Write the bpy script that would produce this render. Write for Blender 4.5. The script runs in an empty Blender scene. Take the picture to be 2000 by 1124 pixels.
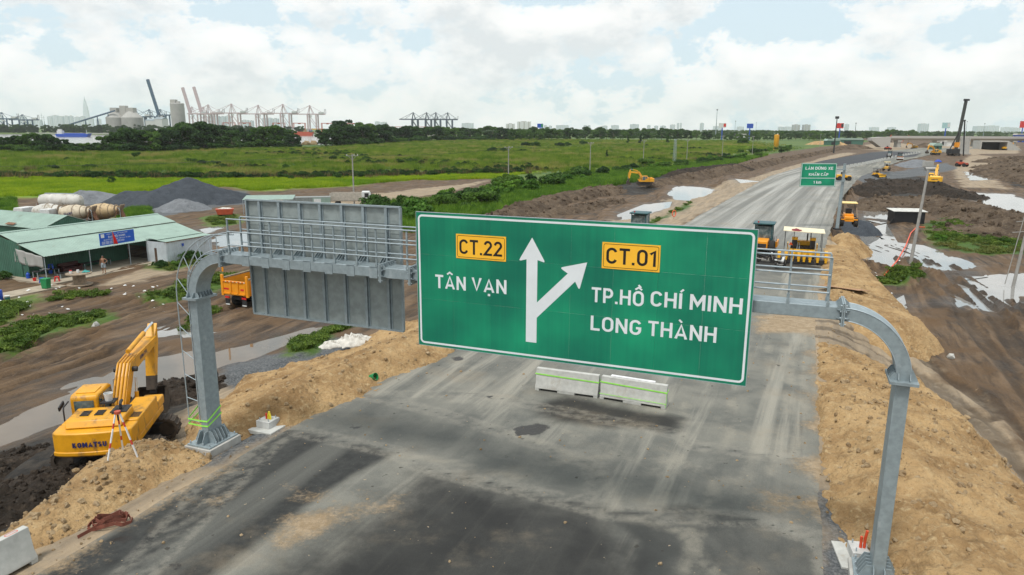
import bpy, math, random
import numpy as np
from mathutils import Vector, Matrix
random.seed(7)
SC = bpy.context.scene
COL = SC.collection
R = math.radians
# ------------------------------------------------------------------ camera
FPX, HC = 1388.0, 11.0
PITCH, ROLL = math.atan(310.0 / FPX), R(0.3)
cp, sp, cr, sr = math.cos(PITCH), math.sin(PITCH), math.cos(ROLL), math.sin(ROLL)
cam = bpy.data.cameras.new('camera')
cam.sensor_width = 36; cam.lens = FPX / 2000 * 36; cam.clip_start = 0.5; cam.clip_end = 40000
camo = bpy.data.objects.new('camera', cam); COL.objects.link(camo)
camo.matrix_world = Matrix(((cr, -sr, 0, 0), (sr * sp, cr * sp, -cp, 0), (sr * cp, cr * cp, sp, HC), (0, 0, 0, 1)))
SC.camera = camo
# ------------------------------------------------------------------ sky, sun, exposure
SUN_EL, SUN_AZ = R(64), R(212)          # azimuth clockwise from +Y; behind the camera
W = bpy.data.worlds.new('World'); SC.world = W; W.use_nodes = True
nt = W.node_tree; nt.nodes.clear()
def wn(t, **k):
    n = nt.nodes.new(t)
    for a, b in k.items(): setattr(n, a, b)
    return n
def wl(a, b): nt.links.new(a, b)
wo = wn('ShaderNodeOutputWorld'); bg = wn('ShaderNodeBackground'); bg.inputs[1].default_value = 0.1
sky = wn('ShaderNodeTexSky', sky_type='NISHITA', sun_disc=False)
sky.sun_elevation = SUN_EL; sky.sun_rotation = SUN_AZ; sky.air_density = 1.0; sky.dust_density = 2.0; sky.ozone_density = 1.2
tc = wn('ShaderNodeTexCoord')
mp = wn('ShaderNodeMapping'); mp.inputs['Scale'].default_value = (1, 1, 1.7); mp.inputs['Location'].default_value = (3.42, 1.3, 0.08)
wl(tc.outputs['Generated'], mp.inputs[0])
def wnoise(vec, scale, detail, rough, dist=0.0):
    n = wn('ShaderNodeTexNoise'); n.inputs['Scale'].default_value = scale; n.inputs['Detail'].default_value = detail
    n.inputs['Roughness'].default_value = rough; n.inputs['Distortion'].default_value = dist
    wl(vec, n.inputs['Vector']); return n.outputs[0]
def wramp(fac, pts):
    n = wn('ShaderNodeValToRGB'); e = n.color_ramp.elements
    while len(e) < len(pts): e.new(0.5)
    for i, (p, c) in enumerate(pts): e[i].position = p; e[i].color = (c, c, c, 1) if not isinstance(c, tuple) else c + (1,)
    wl(fac, n.inputs[0]); return n.outputs[0]
def wmix(f, a, b):
    n = wn('ShaderNodeMix', data_type='RGBA')
    for s, v in ((n.inputs[0], f), (n.inputs[6], a), (n.inputs[7], b)):
        if hasattr(v, 'links'): wl(v, s)
        else: s.default_value = v if isinstance(v, float) else tuple(v) + (1,)
    return n.outputs[2]
big = wnoise(mp.outputs[0], 7.5, 13, 0.6, 0.1)
sz_ = wn('ShaderNodeSeparateXYZ'); wl(tc.outputs['Generated'], sz_.inputs[0])
el_ = wn('ShaderNodeMath', operation='MULTIPLY_ADD'); wl(sz_.outputs[2], el_.inputs[0]); el_.inputs[1].default_value = -0.28; el_.inputs[2].default_value = 0.035   # fewer gaps are seen low down, where the cloud field is looked at edge-on
el2 = wn('ShaderNodeMath', operation='MAXIMUM'); wl(el_.outputs[0], el2.inputs[0]); el2.inputs[1].default_value = -0.005
ad_ = wn('ShaderNodeMath', operation='ADD'); wl(big, ad_.inputs[0]); wl(el2.outputs[0], ad_.inputs[1])
cover = wramp(ad_.outputs[0], [(0.435, 0.0), (0.475, 0.72), (0.56, 1.0)])
mp2 = wn('ShaderNodeMapping'); mp2.inputs['Scale'].default_value = (1, 1, 1.7); mp2.inputs['Location'].default_value = (3.42, 1.3, 0.125)
wl(tc.outputs['Generated'], mp2.inputs[0])
shade = wnoise(mp2.outputs[0], 7.5, 11, 0.6, 0.1)
ccol = wramp(shade, [(0.40, (11.2, 11.1, 10.9)), (0.51, (10.0, 10.1, 10.05)), (0.62, (7.9, 8.35, 8.55))])
# thin high veil in front of the blue, so that the holes stay pale as under humid air
veil = wmix(0.8, sky.outputs[0], (8.1, 9.8, 10.7))
wl(wmix(cover, veil, ccol), bg.inputs[0]); wl(bg.outputs[0], wo.inputs[0])
sun = bpy.data.lights.new('sun', 'SUN'); sun.energy = 2.9; sun.angle = R(13); sun.color = (1, 0.96, 0.9)
suno = bpy.data.objects.new('sun', sun); COL.objects.link(suno)
sdir = Vector((math.sin(SUN_AZ) * math.cos(SUN_EL), math.cos(SUN_AZ) * math.cos(SUN_EL), math.sin(SUN_EL)))
suno.rotation_euler = sdir.to_track_quat('Z', 'Y').to_euler(); suno.location = sdir * 60
vs = SC.view_settings; vs.view_transform = 'Standard'; vs.look = 'None'; vs.exposure = 0.0; vs.gamma = 1.0; vs.use_curve_mapping = False
SC.render.engine = 'CYCLES'
cy = SC.cycles
cy.use_denoising = True
cy.max_bounces = 5; cy.diffuse_bounces = 2; cy.glossy_bounces = 2; cy.transmission_bounces = 3; cy.volume_bounces = 3
cy.transparent_max_bounces = 6; cy.sample_clamp_indirect = 4; cy.caustics_reflective = False; cy.caustics_refractive = False
# ------------------------------------------------------------------ pixel <-> place
def ray(u, v):
    a = (u - 1000) / FPX; b = (v - 562) / FPX
    x = a * cr + b * sr; d = -a * sr + b * cr
    return x, cp - d * sp, -(sp + d * cp)
def G(u, v, z=0.0):
    x, y, w = ray(u, v); t = (z - HC) / w
    return Vector((x * t, y * t, z))
def zat(v, y, u=1000):          # height seen at image row v at distance y
    x, f, w = ray(u, v); return HC + w / f * y
def xat(u, y, v=260):
    x, f, w = ray(u, v); return x / f * y
# ------------------------------------------------------------------ numpy noise
def _h(ix, iy, s):
    n = (ix.astype(np.int64) * 374761393 + iy.astype(np.int64) * 668265263 + s * 1442695041) & 0x7fffffff
    n = ((n ^ (n >> 13)) * 1274126177) & 0x7fffffff
    return ((n ^ (n >> 16)) & 0xffff) / 65535.0
def vn(x, y, s=0):
    x = np.asarray(x, float); y = np.asarray(y, float)
    ix = np.floor(x); iy = np.floor(y); fx = x - ix; fy = y - iy
    fx = fx * fx * (3 - 2 * fx); fy = fy * fy * (3 - 2 * fy)
    a = _h(ix, iy, s); b = _h(ix + 1, iy, s); c = _h(ix, iy + 1, s); d = _h(ix + 1, iy + 1, s)
    return (a * (1 - fx) + b * fx) * (1 - fy) + (c * (1 - fx) + d * fx) * fy
def fbm(x, y, o=4, s=0, g=0.5):
    t = 0; a = 1; n = 0
    for i in range(o):
        t = t + a * (vn(x * 2 ** i + 17.3 * i, y * 2 ** i - 9.1 * i, s + i) - 0.5); n += a; a *= g
    return t / n
def sdf(px, py, poly):           # negative inside
    poly = [(p[0], p[1]) for p in poly]
    d = np.full(px.shape, 1e18); ins = np.zeros(px.shape, bool); n = len(poly)
    for i in range(n):
        ax, ay = poly[i]; bx, by = poly[(i + 1) % n]
        ex, ey = bx - ax, by - ay; wx, wy = px - ax, py - ay
        t = np.clip((wx * ex + wy * ey) / max(ex * ex + ey * ey, 1e-9), 0, 1)
        d = np.minimum(d, (wx - t * ex) ** 2 + (wy - t * ey) ** 2)
        if ay != by:
            c = ((ay <= py) != (by <= py)) & (px < (bx - ax) * (py - ay) / (by - ay) + ax)
            ins ^= c
    d = np.sqrt(d); return np.where(ins, -d, d)
def pline(px, py, pts):          # distance to a 3-point-list polyline and interpolated third value
    d = np.full(px.shape, 1e18); w = np.zeros(px.shape)
    for (ax, ay, az), (bx, by, bz) in zip(pts[:-1], pts[1:]):
        ex, ey = bx - ax, by - ay; wx, wy = px - ax, py - ay
        t = np.clip((wx * ex + wy * ey) / max(ex * ex + ey * ey, 1e-9), 0, 1)
        q = np.hypot(wx - t * ex, wy - t * ey)
        w = np.where(q < d, az + (bz - az) * t, w); d = np.minimum(d, q)
    return d, w
def sstep(a, b, x):
    t = np.clip((x - a) / (b - a), 0, 1); return t * t * (3 - 2 * t)
# ------------------------------------------------------------------ mesh helpers
class MB:
    def __init__(s): s.v = []; s.f = []
    def add(s, vs_, fs):
        o = len(s.v); s.v += [tuple(p) for p in vs_]; s.f += [tuple(i + o for i in f) for f in fs]; return s
    def box(s, c, d, rot=None, top=(1, 1)):
        x, y, z = d[0] / 2, d[1] / 2, d[2] / 2
        P = [(-x, -y, -z), (x, -y, -z), (x, y, -z), (-x, y, -z), (-x * top[0], -y * top[1], z), (x * top[0], -y * top[1], z), (x * top[0], y * top[1], z), (-x * top[0], y * top[1], z)]
        c = Vector(c)
        P = [c + (rot @ Vector(p) if rot is not None else Vector(p)) for p in P]
        return s.add(P, [(3, 2, 1, 0), (4, 5, 6, 7), (0, 1, 5, 4), (1, 2, 6, 5), (2, 3, 7, 6), (3, 0, 4, 7)])
    def bx(s, x0, x1, y0, y1, z0, z1): return s.box(((x0 + x1) / 2, (y0 + y1) / 2, (z0 + z1) / 2), (x1 - x0, y1 - y0, z1 - z0))
    def bar(s, a, b, w, h=None, up=(0, 0, 1)):   # box-section bar from a to b
        a, b = Vector(a), Vector(b); h = h or w; d = (b - a); L = d.length; d.normalize()
        u = Vector(up)
        if abs(d.dot(u)) > 0.98: u = Vector((1, 0, 0))
        r = d.cross(u).normalized(); u = r.cross(d)
        m = Matrix((r, d, u)).transposed()
        return s.box((a + b) / 2, (w, L, h), m)
    def cyl(s, a, b, r0, r1=None, n=10, cap=True):
        a, b = Vector(a), Vector(b); r1 = r0 if r1 is None else r1
        d = (b - a).normalized(); u = Vector((0, 0, 1)) if abs(d.z) < 0.9 else Vector((1, 0, 0))
        r = d.cross(u).normalized(); u = r.cross(d)
        P = []
        for q, rr in ((a, r0), (b, r1)):
            for i in range(n):
                t = 2 * math.pi * i / n; P.append(q + (r * math.cos(t) + u * math.sin(t)) * rr)
        F = [(i, (i + 1) % n, n + (i + 1) % n, n + i) for i in range(n)]
        if cap: F += [tuple(range(n - 1, -1, -1)), tuple(range(n, 2 * n))]
        return s.add(P, F)
    def tube(s, pts, r, n=6):
        pts = [Vector(p) for p in pts]; P = []; F = []; m = len(pts); pr = None
        for i, p in enumerate(pts):
            d = (pts[min(i + 1, m - 1)] - pts[max(i - 1, 0)]).normalized()
            if pr is None:
                u = Vector((0, 0, 1)) if abs(d.z) < 0.9 else Vector((1, 0, 0)); pr = d.cross(u).normalized()
            pr = (pr - d * pr.dot(d)).normalized(); u = pr.cross(d)
            rr = r[i] if isinstance(r, (list, tuple)) else r
            for k in range(n):
                t = 2 * math.pi * k / n; P.append(p + (pr * math.cos(t) + u * math.sin(t)) * rr)
        for i in range(m - 1):
            for k in range(n): F.append((i * n + k, i * n + (k + 1) % n, (i + 1) * n + (k + 1) % n, (i + 1) * n + k))
        F += [tuple(range(n - 1, -1, -1)), tuple((m - 1) * n + k for k in range(n))]
        return s.add(P, F)
    def prism(s, poly, axis, a, b):
        n = len(poly); P = []
        for t in (a, b):
            for (p, q) in poly: P.append({'x': (t, p, q), 'y': (p, t, q), 'z': (p, q, t)}[axis])
        return s.add(P, [tuple(range(n - 1, -1, -1)), tuple(range(n, 2 * n))] + [(i, (i + 1) % n, n + (i + 1) % n, n + i) for i in range(n)])
    def lathe(s, prof, n=16, c=(0, 0, 0), axis='z'):
        P = []; m = len(prof)
        for (r, z) in prof:
            for i in range(n):
                t = 2 * math.pi * i / n; p = (r * math.cos(t), r * math.sin(t), z)
                if axis == 'x': p = (z, p[0], p[1])
                if axis == 'y': p = (p[0], z, p[1])
                P.append((p[0] + c[0], p[1] + c[1], p[2] + c[2]))
        F = [(j * n + i, j * n + (i + 1) % n, (j + 1) * n + (i + 1) % n, (j + 1) * n + i) for j in range(m - 1) for i in range(n)]
        F += [tuple(range(n - 1, -1, -1)), tuple((m - 1) * n + i for i in range(n))]
        return s.add(P, F)
    def ball(s, c, r, n=10, m=7):
        r = r if isinstance(r, (list, tuple)) else (r, r, r)
        P = []; F = []
        for j in range(m + 1):
            a = math.pi * j / m
            for i in range(n):
                t = 2 * math.pi * i / n
                P.append((c[0] + r[0] * math.sin(a) * math.cos(t), c[1] + r[1] * math.sin(a) * math.sin(t), c[2] + r[2] * math.cos(a)))
        for j in range(m):
            for i in range(n): F.append((j * n + i, (j + 1) * n + i, (j + 1) * n + (i + 1) % n, j * n + (i + 1) % n))
        return s.add(P, F)
    def mesh(s, name):
        me = bpy.data.meshes.new(name); me.from_pydata(s.v, [], s.f); me.update(); fixn(me); return me
    def build(s, name, mat, parent=None, smooth=None, bev=0, segs=2):
        return obj(name, s.mesh(name), mat, parent, smooth, bev, segs)
def fixn(me):
    import bmesh
    bm = bmesh.new(); bm.from_mesh(me); bmesh.ops.recalc_face_normals(bm, faces=bm.faces); bm.to_mesh(me); bm.free()
def obj(name, me, mat=None, parent=None, smooth=None, bev=0, segs=2):
    if mat is not None and not me.materials: me.materials.append(mat)
    if smooth is not None:
        me.shade_smooth(); me.set_sharp_from_angle(angle=R(smooth))
    o = bpy.data.objects.new(name, me); COL.objects.link(o)
    if parent is not None: o.parent = parent
    if bev:
        m = o.modifiers.new('edge', 'BEVEL'); m.width = bev; m.segments = segs; m.limit_method = 'ANGLE'; m.angle_limit = R(35)
        me.shade_smooth(); me.set_sharp_from_angle(angle=R(50))
    return o
def npmesh(name, V_, Q):         # vertices (n,3), faces (m,k) as numpy
    me = bpy.data.meshes.new(name); V_ = np.asarray(V_, np.float32); Q = np.asarray(Q, np.int32); k = Q.shape[1]
    me.vertices.add(len(V_)); me.vertices.foreach_set('co', V_.ravel())
    me.loops.add(Q.size); me.loops.foreach_set('vertex_index', Q.ravel())
    me.polygons.add(len(Q)); me.polygons.foreach_set('loop_start', np.arange(len(Q), dtype=np.int32) * k)
    me.update(calc_edges=True); return me
def attr(me, name, a):
    at = me.attributes.new(name, 'FLOAT', 'POINT'); at.data.foreach_set('value', np.asarray(a, np.float32).ravel())
def tag(o, label, cat, group=None):
    o['label'] = label; o['category'] = cat
    if group: o['group'] = group
    return o
def thing(name, label, cat, loc=(0, 0, 0), rz=0.0, group=None, sc=1.0):
    o = bpy.data.objects.new(name, None); COL.objects.link(o); o.empty_display_size = 0.3
    o.location = loc; o.rotation_euler = (0, 0, rz); o.scale = (sc, sc, sc)
    return tag(o, label, cat, group)
def struct(o): o['kind'] = 'structure'; return o
def stuff(o): o['kind'] = 'stuff'; return o
def copy_tree(o, parent=None):
    c = o.copy(); COL.objects.link(c); c.parent = parent
    for ch in o.children: copy_tree(ch, c)
    return c
def dup(o, loc, rz=0.0, label=None, group=None, sc=None):
    c = copy_tree(o); c.location = loc; c.rotation_euler = (0, 0, rz)
    if sc: c.scale = (sc, sc, sc) if not isinstance(sc, tuple) else sc
    if label: c['label'] = label
    if group: c['group'] = group
    return c
# ------------------------------------------------------------------ materials
class NT:
    def __init__(s, name):
        s.m = bpy.data.materials.new(name); s.m.use_nodes = True; s.t = s.m.node_tree; s.t.nodes.clear()
        s.out = s.n('ShaderNodeOutputMaterial'); s.b = s.n('ShaderNodeBsdfPrincipled'); s.l(s.b.outputs[0], s.out.inputs[0])
    def n(s, t, **k):
        n = s.t.nodes.new(t)
        for a, b in k.items(): setattr(n, a, b)
        return n
    def l(s, a, b): s.t.links.new(a, b)
    def put(s, sock, v):
        if hasattr(v, 'links'): s.l(v, sock)
        elif isinstance(v, (tuple, list)) and len(v) == 3 and sock.type == 'RGBA': sock.default_value = tuple(v) + (1,)
        else: sock.default_value = v
    def co(s, kind='Object'): return s.n('ShaderNodeTexCoord').outputs[kind]
    def pos(s): return s.n('ShaderNodeNewGeometry').outputs['Position']
    def map(s, vec, scale=(1, 1, 1), rot=(0, 0, 0), loc=(0, 0, 0)):
        n = s.n('ShaderNodeMapping'); s.l(vec, n.inputs[0]); n.inputs['Scale'].default_value = scale; n.inputs['Rotation'].default_value = rot; n.inputs['Location'].default_value = loc
        return n.outputs[0]
    def noise(s, vec, scale, detail=4, rough=0.55, dist=0.0):
        n = s.n('ShaderNodeTexNoise'); s.l(vec, n.inputs['Vector'])
        for k, v in (('Scale', scale), ('Detail', detail), ('Roughness', rough), ('Distortion', dist)): n.inputs[k].default_value = v
        return n.outputs[0]
    def vor(s, vec, scale, feature='F1'):
        n = s.n('ShaderNodeTexVoronoi', feature=feature); s.l(vec, n.inputs['Vector']); n.inputs['Scale'].default_value = scale
        return n
    def math(s, op, a, b=0.0, clamp=False):
        n = s.n('ShaderNodeMath', operation=op, use_clamp=clamp); s.put(n.inputs[0], a); s.put(n.inputs[1], b); return n.outputs[0]
    def step(s, x, a, b):
        n = s.n('ShaderNodeMapRange', interpolation_type='SMOOTHSTEP'); s.put(n.inputs[0], x); n.inputs[1].default_value = a; n.inputs[2].default_value = b
        return n.outputs[0]
    def mix(s, f, a, b, mode='MIX'):
        n = s.n('ShaderNodeMix', data_type='RGBA', blend_type=mode); s.put(n.inputs[0], f); s.put(n.inputs[6], a); s.put(n.inputs[7], b); return n.outputs[2]
    def at(s, name): return s.n('ShaderNodeAttribute', attribute_name=name).outputs['Fac']
    def bump(s, h, strength=0.4, dist=0.05, base=None):
        n = s.n('ShaderNodeBump'); n.inputs['Strength'].default_value = strength; n.inputs['Distance'].default_value = dist; s.put(n.inputs['Height'], h)
        if base is not None: s.l(base, n.inputs['Normal'])
        return n.outputs[0]
    def set(s, col=None, rough=None, metal=None, normal=None, spec=None):
        for k, v in (('Base Color', col), ('Roughness', rough), ('Metallic', metal), ('Normal', normal), ('Specular IOR Level', spec)):
            if v is not None: s.put(s.b.inputs[k], v)
        return s.m
_mc = {}
def M(name, col, rough=0.6, metal=0.0, var=0.18, scale=2.5, bump=0.0, bscale=25, dirt=None, amt=0.0, dscale=1.3, spec=0.5):
    if name in _mc: return _mc[name]
    t = NT(name); o = t.co(); f = t.noise(o, scale, 5, 0.6)
    lo = tuple(c * (1 - var) for c in col); hi = tuple(min(1, c * (1 + var)) for c in col)
    c = t.mix(t.step(f, 0.3, 0.7), lo, hi)
    if dirt:
        g = t.noise(t.map(o, (1, 1, 0.6), loc=(3, 5, 1)), dscale, 7, 0.68)
        c = t.mix(t.step(g, 0.62 - amt, 0.72 - amt * 0.6), c, dirt)
    r = t.math('ADD', t.math('MULTIPLY', f, 0.25), rough - 0.12, True)
    nm = t.bump(t.noise(o, bscale, 3, 0.6), bump, 0.03) if bump else None
    _mc[name] = t.set(c, r, metal, nm, spec); return _mc[name]
# ================================================================== terrain
_yl = [-60, 16, 24.9, 34.1, 83.6, 174.9, 265.3, 376.1, 470, 700]
_xl = [-42.2, -12.2, -8.6, -4.8, 19.9, 62.2, 112.7, 186, 262, 470]
_yr = [-60, 16, 24.5, 38.1, 63, 108.4, 131.6, 177, 265, 376, 470, 700]
_xr = [-21.4, 8.1, 11.6, 17.1, 28.1, 49.8, 61.6, 86, 142, 222, 300, 510]
xl = lambda y: np.interp(y, _yl, _xl)
xr = lambda y: np.interp(y, _yr, _xr)
ES, EN = (0.93, -0.3676), (0.3676, 0.93)          # across / along the road
def hb(x, y):
    x = np.asarray(x, float); y = np.asarray(y, float)
    dl = (xl(y) - x) * 0.92; dr = (x - xr(y)) * 0.92
    kl = np.interp(y, [60, 110], [3.7, 6.0]); kr = 4.0
    zl = -np.clip((dl - 0.35) / kl, 0, 2.9)
    mr = np.interp(y, [110, 190, 420], [1.8, 1.0, 0.9])
    zr = -np.clip((dr - 0.5) / kr, 0, 1) * mr
    fade = sstep(520, 640, y)
    z = np.where(dl > 0, zl, np.where(dr > 0, zr, 0.0)) - 0.05 * (np.maximum(dl, dr) < -0.3)
    return z * (1 - fade) - 2.2 * fade
def T(u, v, dz=0.0):             # place on the bare terrain seen at a pixel
    z = -1.0
    for _ in range(25):
        p = G(u, v, z + dz); z = 0.5 * z + 0.5 * float(hb(p.x, p.y))
    return Vector((p.x, p.y, z))
def TP(pts): return [tuple(T(u, v)[:2]) for u, v in pts]
PUD = [
 [(297, 640), (340, 631), (362, 641), (388, 647), (446, 655), (440, 666), (405, 669), (370, 656), (340, 658), (300, 668)],
 [(-60, 850), (0, 822), (100, 780), (140, 768), (142, 749), (216, 732), (290, 703), (420, 682), (560, 652), (660, 632), (662, 640), (560, 672), (470, 702), (430, 712), (340, 742), (220, 790), (100, 828), (0, 868), (-60, 890)],
 [(415, 460), (455, 452), (510, 452), (510, 478), (425, 482)],
 [(380, 448), (430, 440), (440, 445), (400, 455)],
 [(1672, 388), (1705, 377), (1718, 400), (1748, 415), (1752, 428), (1720, 437), (1697, 428), (1692, 406)],
 [(1675, 472), (1692, 462), (1690, 432), (1698, 432), (1703, 462), (1716, 468), (1730, 470), (1712, 446), (1730, 438), (1740, 474), (1792, 480), (1840, 497), (1880, 512), (1908, 538), (1870, 546), (1830, 524), (1790, 514), (1765, 507), (1735, 518), (1700, 508), (1680, 490)],
 [(1858, 557), (1900, 545), (2000, 535), (2060, 538), (2060, 575), (1985, 575), (1965, 594), (1940, 604), (1900, 601), (1872, 597), (1868, 572)],
 [(1718, 596), (1764, 577), (1762, 592), (1745, 602), (1728, 600)],
 [(1880, 371), (1970, 375), (2010, 392), (2090, 415), (2090, 436), (2000, 424), (1930, 396), (1868, 380)],
 [(1888, 335), (1928, 334), (1938, 352), (1898, 352)],
 [(1308, 380), (1325, 365), (1392, 362), (1386, 373), (1330, 388)],
 [(1205, 422), (1260, 401), (1312, 390), (1305, 398), (1235, 421), (1210, 428)],
 [(1436, 352), (1482, 347), (1488, 353), (1450, 355)],
 [(1300, 302), (1420, 299), (1425, 303), (1310, 306)],
]
PUDW = []
for i_, pl in enumerate(PUD):
    w = TP(pl); cx = sum(p[0] for p in w) / len(w); cy_ = sum(p[1] for p in w) / len(w)
    zs = [float(hb(*p)) for p in w]
    PUDW.append((w, min(zs) * 0.6 + sum(zs) / len(zs) * 0.4 - 0.06))
RIVER = [(-2600, 430), (-700, 455), (-350, 520), (-215, 560), (-150, 610), (-175, 800), (-310, 1340), (-900, 1330), (-2600, 1250)]
RUTS = [[(-60, 735), (120, 665), (300, 605), (480, 555), (620, 520)], [(-60, 700), (150, 620), (330, 575), (470, 540)], [(-60, 775), (140, 705), (300, 650), (470, 590), (640, 545)], [(60, 640), (230, 590), (420, 540)], [(-40, 800), (120, 745), (260, 690)],
        [(1480, 628), (1620, 635), (1730, 672), (1850, 745), (1960, 840), (2080, 980)], [(1480, 640), (1600, 650), (1700, 690), (1800, 750), (1900, 835), (2000, 960)], [(1700, 520), (1790, 545), (1880, 600), (1960, 690), (2080, 820)], [(1690, 468), (1760, 498), (1860, 560), (1930, 640), (2030, 740)], [(1735, 480), (1830, 520), (1910, 570), (2000, 640)], [(1640, 600), (1760, 680), (1900, 800)]]
RUTW = [[(a, b, 0) for a, b in TP(r)] for r in RUTS]
def rut_d(x, y):
    d = np.full(x.shape, 1e9); m = (y > 10) & (y < 110) & (np.abs(x) < 75)
    if m.any():
        mx, my = x[m], y[m]; e = np.full(mx.shape, 1e9); wob = 0.5 * fbm(mx * 0.2, my * 0.2, 2, 71)
        for r in RUTW:
            q, _ = pline(mx, my, r); e = np.minimum(e, np.abs(np.abs(q + wob) - 0.85))
        d[m] = e
    return d
def terrain(x, y):
    z = hb(x, y)
    dl = (xl(y) - x) * 0.92; dr = (x - xr(y)) * 0.92
    off = sstep(0.2, 2.5, np.maximum(dl, dr))
    a = x * ES[0] + y * ES[1]; b = x * EN[0] + y * EN[1]
    near = 1 - sstep(120, 400, y)
    z = z + off * (0.5 * fbm(x * 0.12, y * 0.12, 4, 3) + 0.42 * fbm(a * 1.0, b * 0.10, 4, 9) + near * 0.16 * fbm(x * 0.9, y * 0.9, 3, 21))
    rd = rut_d(x, y); offr = sstep(0.8, 2.5, np.maximum(dl, dr)); z = z + offr * (-0.17 * np.exp(-(rd / 0.26) ** 2) + 0.08 * np.exp(-((rd - 0.55) / 0.22) ** 2))
    # the digger has levelled its own standing place
    q = np.hypot(x + 15.85, y - 26.7); k = 1 - sstep(3.2, 5.0, q); z = z * (1 - k) + (-1.97 + 0.12 * fbm(x * 1.2, y * 1.2, 3, 61)) * k
    for w, zw in PUDW:
        xs = [p[0] for p in w]; ys = [p[1] for p in w]
        m = (x > min(xs) - 8) & (x < max(xs) + 8) & (y > min(ys) - 8) & (y < max(ys) + 8)
        if not m.any(): continue
        mx, my = x[m], y[m]
        s = sdf(mx, my, w)
        far = 1 + np.clip(my - 60, 0, 200) / 60
        s = s + far * 0.7 * fbm(mx * 0.35, my * 0.35, 4, 5) + 2.3 * fbm((mx * ES[0] + my * ES[1]) * 0.8, (mx * EN[0] + my * EN[1]) * 0.12, 4, 15)
        s = s - np.where(mx > 20, 0.55, 0.1)
        zz = z[m]
        rise = zw + np.clip(s, -1.5, 3.0) * 0.13
        k = 1 - sstep(1.2, 4.5, s)
        zn_ = np.where(s < 3.0, zz * (1 - k) + rise * k, zz); zn_ = np.where((s > 0.2) & (s < 1.6), np.maximum(zn_, zw + 0.02), zn_)
        rdm = rd[m]; isl = np.where(mx > 18, 0.26, 0.10) * np.exp(-((rdm - 0.5) / 0.2) ** 2) * sstep(-0.05, 0.12, fbm(mx * 0.3, my * 0.3, 3, 27))
        z[m] = zn_ + isl
    m = y > 380
    if m.any():
        s = sdf(x[m], y[m], RIVER) + 14 * fbm(x[m] * 0.02, y[m] * 0.02, 3, 2)
        z[m] = np.where(s < 0, np.maximum(-5.0, -2.9 + s * 0.1), z[m])
    return z
def axis(a, b, st, lo, hi, g0, g1):
    v = list(np.arange(a, b, st)); s = st; p = v[-1]
    while p < hi: s *= g1; p += s; v.append(p)
    s = st; p = v[0]; w = []
    while p > lo: s *= g0; p -= s; w.append(p)
    return np.array(w[::-1] + v)
XS = axis(-42, 56, 0.27, -13000, 13000, 1.045, 1.045)
YS = axis(11, 92, 0.27, -2600, 13000, 1.1, 1.035)
gx, gy = np.meshgrid(XS, YS)
gz = terrain(gx.ravel().copy(), gy.ravel().copy())
nx, ny = len(XS), len(YS)
ii = (np.arange(ny - 1)[:, None] * nx + np.arange(nx - 1)[None, :]).ravel()
gme = npmesh('ground', np.stack([gx.ravel(), gy.ravel(), gz], 1), np.stack([ii, ii + 1, ii + nx + 1, ii + nx], 1))
gX, gY = gx.ravel(), gy.ravel()
def far_poly(px): return TP(px)
GRASS = [
 [(-700, 400), (0, 385), (160, 389), (235, 378), (300, 372), (440, 362), (500, 372), (640, 366), (800, 352), (960, 349), (965, 356), (870, 388), (735, 402), (700, 425), (800, 452), (965, 418), (1000, 402), (1180, 366), (1300, 341), (1430, 321), (1500, 302), (1600, 287), (1665, 283), (1700, 276), (1660, 270)] ,
]
gp_ = TP(GRASS[0]); gp_ += [(2500, 2500), (9000, 12900), (-12900, 12900), (-12900, 150)]
g_sd = sdf(gX, gY, gp_)
for pl in ([(-20, 690), (0, 650), (90, 625), (150, 615), (215, 608), (230, 622), (170, 640), (90, 660), (30, 690)],
           [(270, 590), (340, 560), (440, 535), (480, 530), (470, 560), (380, 580), (300, 595)],
           [(-20, 600), (20, 590), (60, 570), (80, 575), (60, 600), (0, 640)],
           [(200, 415), (290, 405), (300, 425), (240, 430)], [(395, 425), (470, 418), (470, 440), (400, 445)],
           [(555, 700), (570, 660), (640, 642), (690, 635), (660, 655), (600, 690)],
           [(280, 525), (300, 515), (400, 500), (405, 512), (330, 530)],
           [(1685, 545), (1740, 535), (1790, 528), (1800, 545), (1760, 560), (1720, 560)],
           [(1805, 440), (1850, 425), (1890, 440), (1990, 465), (2100, 480), (2100, 500), (1950, 498), (1890, 500), (1820, 480)],
           [(1220, 450), (1300, 420), (1350, 395), (1345, 405), (1300, 425), (1240, 455)],
           [(0, 430), (0, 395), (30, 390), (32, 415), (20, 428)]):
    g_sd = np.minimum(g_sd, sdf(gX, gY, TP(pl)))
g_sd = np.where((gX - xr(gY) > 60) & (gY > 260), np.minimum(g_sd, 30 - (gX - xr(gY) - 60) * 0.3), g_sd)
attr(gme, 'grass', np.clip(g_sd, -60, 60))
rice = sdf(gX, gY, TP([(-400, 395), (0, 387), (235, 380), (440, 364), (500, 373), (640, 366), (800, 352), (960, 348), (1100, 330), (1000, 338), (840, 344), (500, 352), (0, 348), (-400, 352)]))
rice = np.minimum(rice, sdf(gX, gY, TP([(1000, 325), (1095, 322), (1090, 332), (1005, 340)])))
rice = np.minimum(rice, sdf(gX, gY, TP([(1240, 294), (1480, 292), (1480, 283), (1300, 288)])))
attr(gme, 'rice', np.clip(rice, -60, 60))
sand = sdf(gX, gY, TP([(1480, 612), (1640, 606), (1730, 650), (1820, 710), (1900, 770), (2010, 860), (2080, 960), (2080, 1100), (1990, 1000), (1880, 850), (1790, 770), (1690, 700), (1600, 662), (1480, 645)]))
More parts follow.
